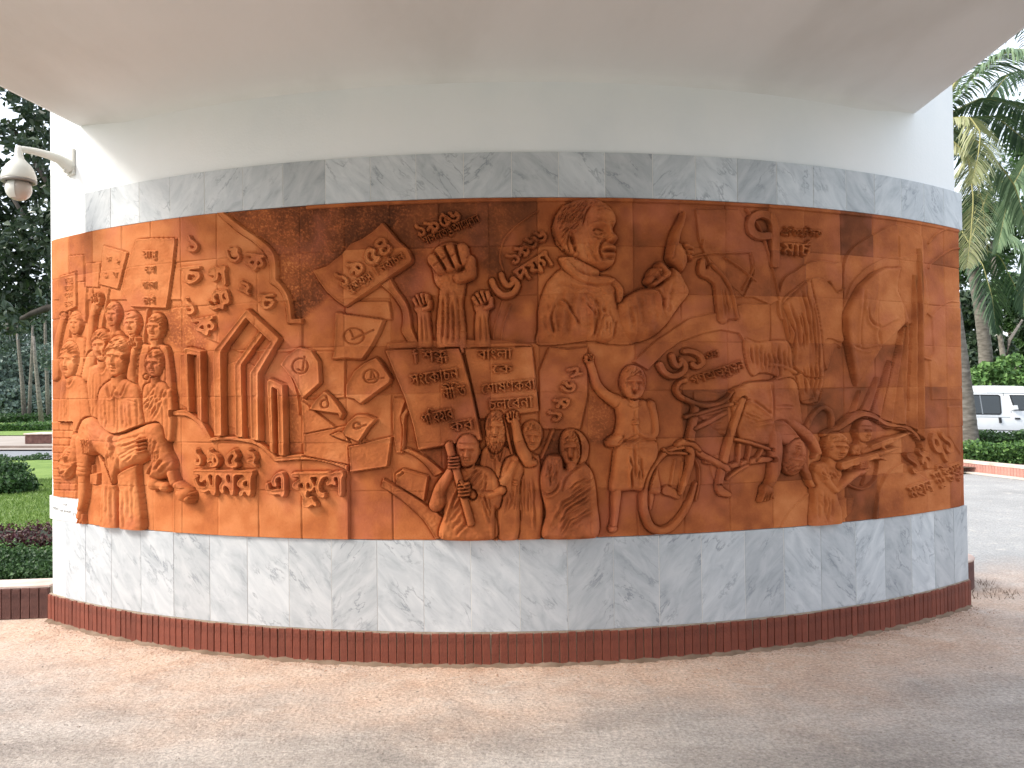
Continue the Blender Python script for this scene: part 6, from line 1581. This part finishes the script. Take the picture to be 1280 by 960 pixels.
tree_obj('magnolia_tree', tb, 'large-leaved dark tree rising behind the left end of the wall', 'tree', None, [tb, (-5.3, 12.5, 1.6), (-5.6, 12.5, 3.2), (-5.9, 12.5, 5)], [.2, .17, .14, .08], cl, 8600, .14, .28, dark_leaf, dbark, 71,
         limbs=[([Vector((-5.6, 12.5, 3.0))]+lb_((60, 385), (40, 392), (24, 400), (5, 415)), [.09, .06, .045, .03, .02]), ([Vector((-5.7, 12.5, 3.6))]+lb_((58, 300), (30, 270), (5, 230)), [.08, .05, .035, .02]), ([Vector((-5.8, 12.5, 4.4))]+lb_((60, 230), (35, 190), (10, 150)), [.06, .04, .03, .02])])

# ================================================================== right side: kerb, hedges, van, palms
K0, K1 = at_z(1196, 589), at_z(1330, 605)
kw = empty('kerb_wall', K0); tag(kw, 'low brick kerb wall below the clipped hedge on the right', 'kerb')
kd = (K1-K0).normalized(); kn = Vector((-kd.y, kd.x, 0)); kn = kn if kn.y > 0 else -kn
brick_p = noisy('pale_pink_brick', [(.32, .15, .12), (.42, .21, .17), (.48, .28, .23)], scale=6, rough=.85, bump=.4, rand=.12)
me_k = bpy.data.meshes.new('brick'); bmx = bevel_box(-.034, -.01, 0, .034, .03, .19, .003); bmx.to_mesh(me_k); bmx.free(); me_k.materials.append(brick_p)
for i in range(int((K1-K0).length/.074)):
    ob = bpy.data.objects.new('brick', me_k); COL.objects.link(ob); ob.parent = kw; ob.location = kd*(i*.074); ob.rotation_euler = (0, 0, math.atan2(kd.y, kd.x))
strip('coping', K0, K1, kn, -.02, .22, .19, .235, pink, kw, K0); strip('mortar', K0, K1, kn, .025, .2, 0, .189, mortar, kw, K0)
strip('apron', K0, K1, kn, -.16, -.012, 0.004, .03, noisy('pale_apron', [(.5, .42, .36), (.6, .53, .47)], scale=3), kw, K0)
bed = sheet('planting_bed', [(8, 16.2), (60, 12), (60, 19.5), (8, 19.5)], .12, soil)
hy = (K0+kn*.3).y
hedge('clipped_hedge', 8.2, 14.5, hy+.05, hy+.95, .15, .47, 15000, .07, hedge_leaf, 81, 'bright clipped hedge along the brick kerb on the right')
hedge('clipped_hedge', 9.5, 15.5, 18.3, 19.0, .1, .62, 8000, .08, mid_leaf, 82, 'darker clipped hedge just in front of the white van')
sheet('far_road', [(4, 19.5), (80, 19.5), (80, 27), (4, 27)], .0, asph)
sheet('far_verge', [(4, 27), (90, 27), (90, 80), (4, 80)], .02, grass_m)

# --- the van
VY_ = 21.5
def vp(px, py): p = at_y(px, py, VY_); return p.x, p.z
van = empty('parked_van', (vp(1215, 545)[0], VY_, 0)); tag(van, 'white passenger van parked behind the hedges with sliding side window', 'van')
vo = van.location.copy()
white_p = noisy('white_car_paint', [(.66, .68, .69), (.72, .73, .74)], scale=2, rough=.22, spec=.6)
glass = plain('dark_tinted_glass', (.016, .022, .025), .06, spec=.8); rub = plain('black_rubber', (.015, .015, .015), .6); chrome = plain('grey_trim', (.25, .26, .27), .35, .6)
xr = vp(1190, 500)[0]-1.0; xf = xr+4.35
zr = vp(1240, 482)[1]; zb = .34; zw0 = vp(1240, 519.5)[1]; zw1 = vp(1240, 492)[1]
def vbox(name, x0, x1, y0, y1, z0, z1, mat, parent, b=.01):
    bm = bevel_box(x0-vo.x, y0-vo.y, z0, x1-vo.x, y1-vo.y, z1, b, 2); return bm_obj(name, bm, mat, parent, False)
# body shell from cross sections (x along the van)
sec_ = []
wdt = 1.66
for x, zt2, zn in [(xr, zr-.22, .42), (xr+.05, zr-.10, .36), (xr+.35, zr-.03, zb), (xr+2.3, zr, zb), (xr+3.0, zr-.02, zb), (xr+3.35, zr-.13, zb), (xr+3.75, zr-.52, zb), (xr+4.1, zr-.84, zb), (xf-.05, zr-.98, .38), (xf, zr-1.1, .46)]:
    h_ = zt2; wst = min(zw0-.02, h_-.05)
    prof = [(0, zn), (-.02, zn+.12), (-.035, .62), (-.035, wst-.12), (-.01, wst), (.06, min(zw1+.03, h_-.03)), (.16, h_-.012), (.35, h_), (wdt/2, h_+.012)]
    full = [(y, z) for y, z in prof]+[(wdt-y, z) for y, z in prof[-2::-1]]
    sec_.append([(x-vo.x, VY_+y-vo.y, z) for y, z in full])
kk = len(sec_[0]); V = [p for s_ in sec_ for p in s_]; Fc = []
for i in range(len(sec_)-1):
    for j in range(kk): a, b = i*kk+j, i*kk+(j+1) % kk; Fc.append((a, a+kk, b+kk, b))
Fc.append(tuple(range(kk-1, -1, -1))); Fc.append(tuple((len(sec_)-1)*kk+j for j in range(kk)))
bd = mesh_obj('body', V, Fc, white_p, van, True)
def side_y(z): return VY_+np.interp(z, [zb, .62, zw0-.14, zw0-.02, zw1+.03, zr], [-.02, -.035, -.035, -.01, .06, .16])
def panel(name, pts, mat, parent, out=.012, inset=0):
    """thin piece lying on the side of the van, pts in px"""
    q = []
    for x, y in pts: X_, Z_ = vp(x, y); q.append((X_, float(side_y(Z_)), Z_))
    n = len(q); V = [(a-vo.x, b-out-vo.y, c) for a, b, c in q]+[(a-vo.x, b+.02-vo.y, c) for a, b, c in q]
    return mesh_obj(name, V, [tuple(range(n)), tuple(range(2*n-1, n-1, -1))]+[(i, i+n, (i+1) % n+n, (i+1) % n) for i in range(n)], mat, parent)
rw = panel('window', [(1208, 493), (1249, 493.3), (1251.5, 495), (1252, 516), (1250, 518.5), (1208, 518)], rub, van, .010)
panel('pane', [(1209, 494.5), (1225, 494.7), (1227.5, 516.7), (1209, 516.5)], glass, rw, .016); panel('pane', [(1227, 494.8), (1248.5, 495), (1250, 497), (1250.3, 515), (1249, 517), (1229, 516.7)], glass, rw, .013)
panel('sash_bar', [(1225, 494), (1226.4, 494), (1228.6, 517.6), (1227, 517.6)], chrome, rw, .022)
fwn = panel('window', [(1263, 493.5), (1295, 494), (1302, 514), (1268, 513)], rub, van, .010); panel('pane', [(1264.5, 495), (1294, 495.2), (1300, 512.8), (1269.5, 512)], glass, fwn, .015)
for pts in ([(1255.2, 491.5), (1255.9, 491.5), (1256.2, 545), (1255.5, 545)], [(1263.6, 514), (1264.3, 514), (1264.6, 546), (1263.9, 546)], [(1212, 536.3), (1280, 538), (1280, 539), (1212, 537.2)], [(1205, 490.6), (1300, 491.4), (1300, 492), (1205, 491.2)]): panel('seam', pts, plain('seam_shadow_gap', (.10, .10, .10), .8), van, .003)
panel('door_handle', [(1247.5, 522), (1250.5, 522), (1250.8, 528.6), (1248, 528.6)], rub, van, .03); panel('door_handle', [(1268, 522), (1274, 522.3), (1274, 524.4), (1268, 524.2)], rub, van, .03)
panel('side_trim', [(1208, 520.5), (1262, 521.2), (1262, 521.9), (1208, 521.2)], chrome, van, .004)
mr_ = panel('mirror', [(1263.5, 507), (1269, 506.5), (1270, 511.5), (1264.5, 512)], white_p, van, .12)
for wx in (xr+.75, xr+3.45):
    for wy in (VY_+.06, VY_+wdt-.06):
        v, f_ = lathe([(.001, -.08), (.2, -.08), (.30, -.09), (.33, -.06), (.33, .06), (.30, .09), (.001, .09)], 28); v = [(x, z, y) for x, y, z in v]
        w_ = mesh_obj('wheel', [(a+wx-vo.x, b+wy-vo.y, c+.33) for a, b, c in v], f_, rub, van, True)
        v, f_ = lathe([(.001, -.05), (.15, -.055), (.19, -.095), (.20, -.08)], 24); mesh_obj('rim', [(x+wx-vo.x, z+wy-vo.y, y+.33) for x, y, z in v], f_, chrome, w_, True)
vbox('bumper', xr-.06, xr+.1, VY_+.02, VY_+wdt-.02, .38, .56, white_p, van, .03); vbox('bumper', xf-.1, xf+.06, VY_+.02, VY_+wdt-.02, .36, .56, white_p, van, .03)
vbox('tail_light', xr-.012, xr+.06, VY_-.005, VY_+.12, .8, 1.15, plain('red_lens', (.35, .02, .02), .2), van, .01); vbox('headlight', xf-.06, xf+.012, VY_+.04, VY_+.34, .66, .80, plain('clear_lens', (.6, .62, .62), .1), van, .02)

# --- coconut palms
frond_g = leaf_mat('palm_leaflet', [(.09, .15, .08), (.16, .24, .13), (.26, .35, .20)], .45, .25)
frond_y = leaf_mat('yellowing_palm_leaflet', [(.26, .29, .14), (.36, .38, .20), (.46, .46, .28)], .5, .3)
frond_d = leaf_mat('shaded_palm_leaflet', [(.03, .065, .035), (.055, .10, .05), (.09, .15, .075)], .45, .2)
rach = plain('palm_rachis', (.30, .28, .10), .6)
def frond(parent, off, pts, n, ll, mat, seed, droop=.35, w=.025, name='frond'):
    n = int(n*1.7); r = np.random.default_rng(seed); P = np.array([tuple(p) for p in pts]); t = np.linspace(0, 1, len(P)); T_ = np.linspace(0, 1, n)
    Pc = np.array([crv(P[:, :2], 8), crv(P[:, 1:], 8)]) if False else None
    tt2 = np.linspace(0, 1, 60); C_ = np.stack([np.interp(tt2, t, P[:, i]) for i in range(3)], 1)
    for _ in range(3): C_[1:-1] = (C_[:-2]+2*C_[1:-1]+C_[2:])/4
    c = np.stack([np.interp(T_, tt2, C_[:, i]) for i in range(3)], 1); d = np.gradient(c, axis=0); d /= np.linalg.norm(d, axis=1, keepdims=True)
    s = np.cross(d, np.array([0, 0, 1.])); s /= np.linalg.norm(s, axis=1, keepdims=True)+1e-9
    V = []; Q_ = []
    for i in range(3, n):
        f = T_[i]; L_ = ll*(math.sin(math.pi*min(1, .12+f*.9))**.6)*r.uniform(.85, 1.1)
        for sg in (-1, 1):
            dv_ = s[i]*sg*.8+d[i]*(.45+.3*f)+r.normal(0, .07, 3); dv_ /= np.linalg.norm(dv_); b = np.cross(dv_, [0, 0, 1.]); b /= np.linalg.norm(b)+1e-9
            k = len(V)
            for q, (u, ww) in enumerate(((0, .6), (.35, 1), (.7, .8), (1, .08))):
                p = c[i]+dv_*L_*u*(1-.15*u*droop)+np.array([0, 0, -1])*L_*droop*u*u*r.uniform(.8, 1.2); V.append(p-b*w*ww); V.append(p+b*w*ww)
            for q in range(3): Q_.append((k+2*q, k+2*q+1, k+2*q+3, k+2*q+2))
    o_ = np.array(tuple(off)); fr = fast_mesh(name, np.array(V)-o_, Q_, mat, parent)
    v, f_ = tube([tuple(p-o_) for p in C_[::4]], list(np.linspace(.03, .006, len(C_[::4]))), 5); mesh_obj('rachis', v, f_, rach, fr, True); return fr
def palm(label, base, trunk, r0, r1, fronds, group='coconut palms on the right', ring=.13):
    t = empty('coconut_palm', base); tag(t, label, 'palm tree', group)
    P = np.array([tuple(p) for p in trunk]); n = 90; tt2 = np.linspace(0, 1, n); td = np.linspace(0, 1, len(P)); C_ = np.stack([np.interp(tt2, td, P[:, i]) for i in range(3)], 1)
    for _ in range(30): C_[1:-1] = (C_[:-2]+2*C_[1:-1]+C_[2:])/4
    rr_ = [(r0+(r1-r0)*min(1, f*1.6))*(1+.35*math.exp(-f*18))*(1+.045*((i % 3) == 0)) for i, f in enumerate(tt2)]
    v, f_ = tube([tuple(p-np.array(base)) for p in C_], rr_, 14); mesh_obj('trunk', v, f_, pbark, t, True)
    for i, (pts, n_, ll, mt, dr_) in enumerate(fronds): frond(t, base, pts, n_, ll, mt, 300+i, dr_)
    return t
P_ = lambda D_, *q: [at_y(x, y, D_+dd) for x, y, dd in q]
D1 = 18.2; b1 = at_y(1214, 556, D1); b1 = Vector((b1.x, b1.y, 0))
cr1 = (1196, 140)
palm('leaning coconut palm with its crown over the right end of the wall', tuple(b1), [b1]+P_(D1, (1207, 500, 0), (1200, 440, 0), (1185, 330, 0), (1172, 220, 0), (1168, 150, 0)), .19, .13, [
    (P_(D1, (1172, 150, 0), (1212, 146, -.6), (1226, 166, -1.0), (1222, 200, -1.3), (1214, 232, -1.4)), 54, .62, frond_y, .55),
    (P_(D1, (1178, 165, 0), (1210, 195, -.4), (1217, 250, -.7), (1213, 300, -.8), (1208, 338, -.9)), 60, .62, frond_y, .35),
    (P_(D1, (1172, 145, 0), (1222, 90, -.5), (1262, 62, -1.2), (1300, 60, -1.8)), 60, .8, frond_g, .55),
    (P_(D1, (1172, 140, 0), (1220, 60, .4), (1275, 15, .8), (1330, 0, 1)), 60, .8, frond_g, .6),
    (P_(D1, (1172, 150, 0), (1226, 122, .8), (1270, 130, 1.5), (1310, 170, 2)), 60, .75, frond_d, .6),
    (P_(D1, (1172, 155, 0), (1230, 180, .6), (1268, 230, 1.0), (1290, 300, 1.2)), 60, .7, frond_g, .5),
    (P_(D1, (1172, 145, 0), (1205, 90, .8), (1218, 50, 1.5), (1222, 0, 2)), 50, .7, frond_d, .5),
    (P_(D1, (1170, 150, 0), (1150, 110, .8), (1130, 90, 1.5), (1080, 120, 2)), 40, .7, frond_d, .5),
    (P_(D1, (1172, 155, 0), (1208, 190, 1.2), (1228, 250, 1.8), (1236, 330, 2)), 50, .6, frond_d, .4),
    (P_(D1, (1172, 150, 0), (1245, 145, 1.2), (1300, 190, 1.8)), 44, .7, frond_d, .55)])
D2 = 27; b2 = at_y(1232, 552, D2); b2 = Vector((b2.x, D2, 0))
palm('upright coconut palm standing behind the white van', tuple(b2), [b2]+P_(D2, (1233, 480, 0), (1232, 440, 0), (1226, 390, 0), (1217, 340, 0), (1212, 310, 0)), .24, .19, [
    (P_(D2, (1212, 305, 0), (1240, 280, -.5), (1275, 300, -1), (1300, 360, -1)), 60, 1.0, frond_g, .5),
    (P_(D2, (1212, 305, 0), (1235, 240, 0), (1270, 215, .3), (1320, 240, .5)), 60, 1.1, frond_g, .5),
    (P_(D2, (1212, 310, 0), (1228, 330, -.8), (1240, 370, -1.2), (1246, 420, -1.3)), 50, .9, frond_d, .4),
    (P_(D2, (1212, 305, 0), (1225, 230, 1), (1240, 170, 1.5), (1275, 130, 2)), 60, 1.1, frond_d, .5),
    (P_(D2, (1212, 305, 0), (1250, 320, 1), (1285, 390, 1.5)), 50, 1.0, frond_d, .45),
    (P_(D2, (1212, 305, 0), (1185, 260, 1), (1150, 260, 1.5)), 40, 1.0, frond_d, .5)])
D3 = 22; b3 = at_y(1330, 552, D3)
palm('coconut palm outside the frame whose fronds reach in from the right', (b3.x, D3, 0), [(b3.x, D3, 0)]+P_(D3, (1335, 300, 0), (1330, 150, 0)), .22, .15, [
    (P_(D3, (1330, 150, 0), (1300, 90, -.5), (1262, 90, -1), (1225, 140, -1.2)), 60, .95, frond_d, .5),
    (P_(D3, (1330, 150, 0), (1295, 180, 0), (1262, 240, 0), (1245, 320, 0)), 60, .95, frond_g, .45),
    (P_(D3, (1330, 150, 0), (1290, 30, 0), (1240, 10, .5), (1205, 50, 1)), 60, .95, frond_d, .5),
    (P_(D3, (1330, 160, 0), (1300, 230, .6), (1285, 320, .8), (1278, 400, .8)), 56, .9, frond_d, .4)])
# dense trees behind
for i, (px, py, rx, ry, D_, mt, sz, n_, lb) in enumerate([(1215, 420, 34, 50, 34, dark_leaf, .22, 9000, 'dense dark tree behind the palms next to the wall edge'), (1262, 400, 34, 60, 36, mid_leaf, .22, 9000, 'mid green tree behind the palm trunks'), (1310, 430, 40, 60, 34, dark_leaf, .22, 6000, 'dark tree at the right frame edge'), (1240, 300, 50, 60, 40, mid_leaf, .25, 4500, 'tall dark tree high behind the palm fronds'), (1290, 190, 46, 70, 42, mid_leaf, .25, 1500, 'tallest dark tree at the upper right'), (1180, 300, 40, 80, 42, dark_leaf, .25, 4000, 'dark tree hidden behind the wall end')]):
    b = at_y(px, 545, D_); p = at_y(px, py, D_); s_ = D_/F_PX; r9 = np.random.default_rng(400+i); cls = []
    for k in range(9):
        dx, dz = r9.uniform(-.75, .75), r9.uniform(-.75, .75); cls.append((p.x+dx*rx*s_, D_+r9.uniform(-1, 1), p.z+dz*ry*s_, rx*s_*.42, rx*s_*.4, ry*s_*.33))
    tree_obj('broadleaf_tree', (b.x, D_, 0), lb, 'tree', 'trees behind the palms', [(b.x, D_, 0), (p.x+.2, D_, p.z*.5), (p.x, D_, p.z)], [.28, .22, .1], cls, n_, sz, .36, mt, bark, 410+i)
c = at_y(1258, 470, 26); bs = empty('leafy_bush', (c.x, 26, 0)); tag(bs, 'bright leafy bush spilling over behind the van roof', 'bush')
cls = [(at_y(x, y, 26).x-c.x, r_o, at_y(x, y, 26).z, .5, .5, .22) for x, y, r_o in [(1222, 470, .3), (1240, 462, 0), (1258, 476, -.2), (1250, 466, .2), (1275, 472, 0), (1290, 465, 0), (1272, 452, .3), (1280, 480, -.3), (1215, 476, 0)]]
V, Q_ = cloud(cls, 2600, .17, .36, 500, up=1.2); fast_mesh('foliage', V, Q_, bright_leaf, bs); v, f_ = tube([(0, 0, 0), (0, 0, 1.8)], [.06, .03], 6); mesh_obj('stem', v, f_, bark, bs)
tl = at_y(1250, 552, 31); tb3 = empty('forked_tree', (tl.x, 31, 0)); tag(tb3, 'thin forked brown trunk among the dark trees on the right', 'tree')
for pts, rr_ in ((P_(31, (1254, 545, 0), (1256, 460, 0), (1250, 420, 0), (1240, 395, 0)), [.13, .11, .09, .05]), (P_(31, (1256, 460, 0), (1262, 425, 0), (1278, 400, 0)), [.09, .07, .04])):
    v, f_ = tube([tuple(p-Vector((tl.x, 31, 0))) for p in pts], rr_, 8); mesh_obj('trunk' if len(pts) == 4 else 'limb', v, f_, bark, tb3, True)

# --- rounded end of a brick planter behind the right end of the wall
pc = at_z(1203, 741); pe = empty('round_planter', (pc.x-.05, pc.y+.30, 0)); tag(pe, 'rounded brick planter end peeping out behind the right end of the wall', 'planter')
for i in range(26):
    a = -math.pi*.75+i*(math.pi*1.5/26); ob = bpy.data.objects.new('brick', me_b); COL.objects.link(ob); ob.parent = pe
    ob.location = (.26*math.cos(a), .26*math.sin(a), 0); ob.rotation_euler = (0, 0, a+math.pi/2); ob.scale = (.9, 1, 1)
v, f_ = lathe([(.001, .25), (.20, .25), (.275, .262), (.29, .25), (.285, .234), (.2, .23)], 28); mesh_obj('coping', v, f_, pink, pe, True)
v, f_ = lathe([(.25, 0), (.25, .235)], 28); mesh_obj('core', v, f_, mortar, pe, True)
# --- grey end strip of the wall and dry weeds at its foot
blades('dry_weeds', [(1216, 750), (1236, 750), (1236, 728), (1216, 728)], .0, 160, .05, plain('dry_weed', (.16, .11, .07), .9), 77, 'sparse dry weeds and litter at the foot of the right wall end', 'weeds', .003)

# --- grit and crumbs lying on the paving, thickest along the skirting
def crumbs(name, P, s0, s1, mat, seed, label, cat):
    r = np.random.default_rng(seed); n = len(P); oc = np.array([(1,0,0),(0,1,0),(-1,0,0),(0,-1,0),(0,0,.7),(0,0,-.3)], float); fc = [(0,1,4),(1,2,4),(2,3,4),(3,0,4),(1,0,5),(2,1,5),(3,2,5),(0,3,5)]
    s = s0*(s1/s0)**(r.random((n, 1, 1))**2.5); V = oc[None]*s*r.uniform(.6, 1.3, (n, 6, 1)); a = r.uniform(0, 6.28, n); c, q = np.cos(a)[:, None], np.sin(a)[:, None]
    V = np.stack([V[..., 0]*c-V[..., 1]*q, V[..., 0]*q+V[..., 1]*c, V[..., 2]], -1)+np.c_[P, np.full(n, .001)][:, None, :]
    Fa = (np.array(fc)[None]+np.arange(n)[:, None, None]*6).reshape(-1, 3); ob = fast_mesh(name, V.reshape(-1, 3), Fa, mat, None, k=3); tag(ob, label, cat, None, 'stuff')
rg = np.random.default_rng(88)
an = rg.uniform(a0, a1, 5000); ds = .03+rg.exponential(.10, 5000); Pn = np.c_[(RAD+ds)*np.sin(an), CY-(RAD+ds)*np.cos(an)]
crumbs('grit', Pn, .0015, .007, noisy('terracotta_crumbs', [(.30, .15, .09), (.45, .30, .22)], scale=30, rough=1), 1, 'sandy terracotta crumbs gathered along the foot of the brick skirting', 'grit')
Pf = np.c_[rg.uniform(-4.5, 5, 5200), rg.uniform(2.6, 6.2, 5200)]
crumbs('gravel', Pf, .0015, .008, noisy('grey_crumbs', [(.14, .11, .09), (.34, .29, .25), (.5, .45, .4)], scale=12, rough=1), 2, 'fine loose gravel scattered over the forecourt paving', 'gravel')
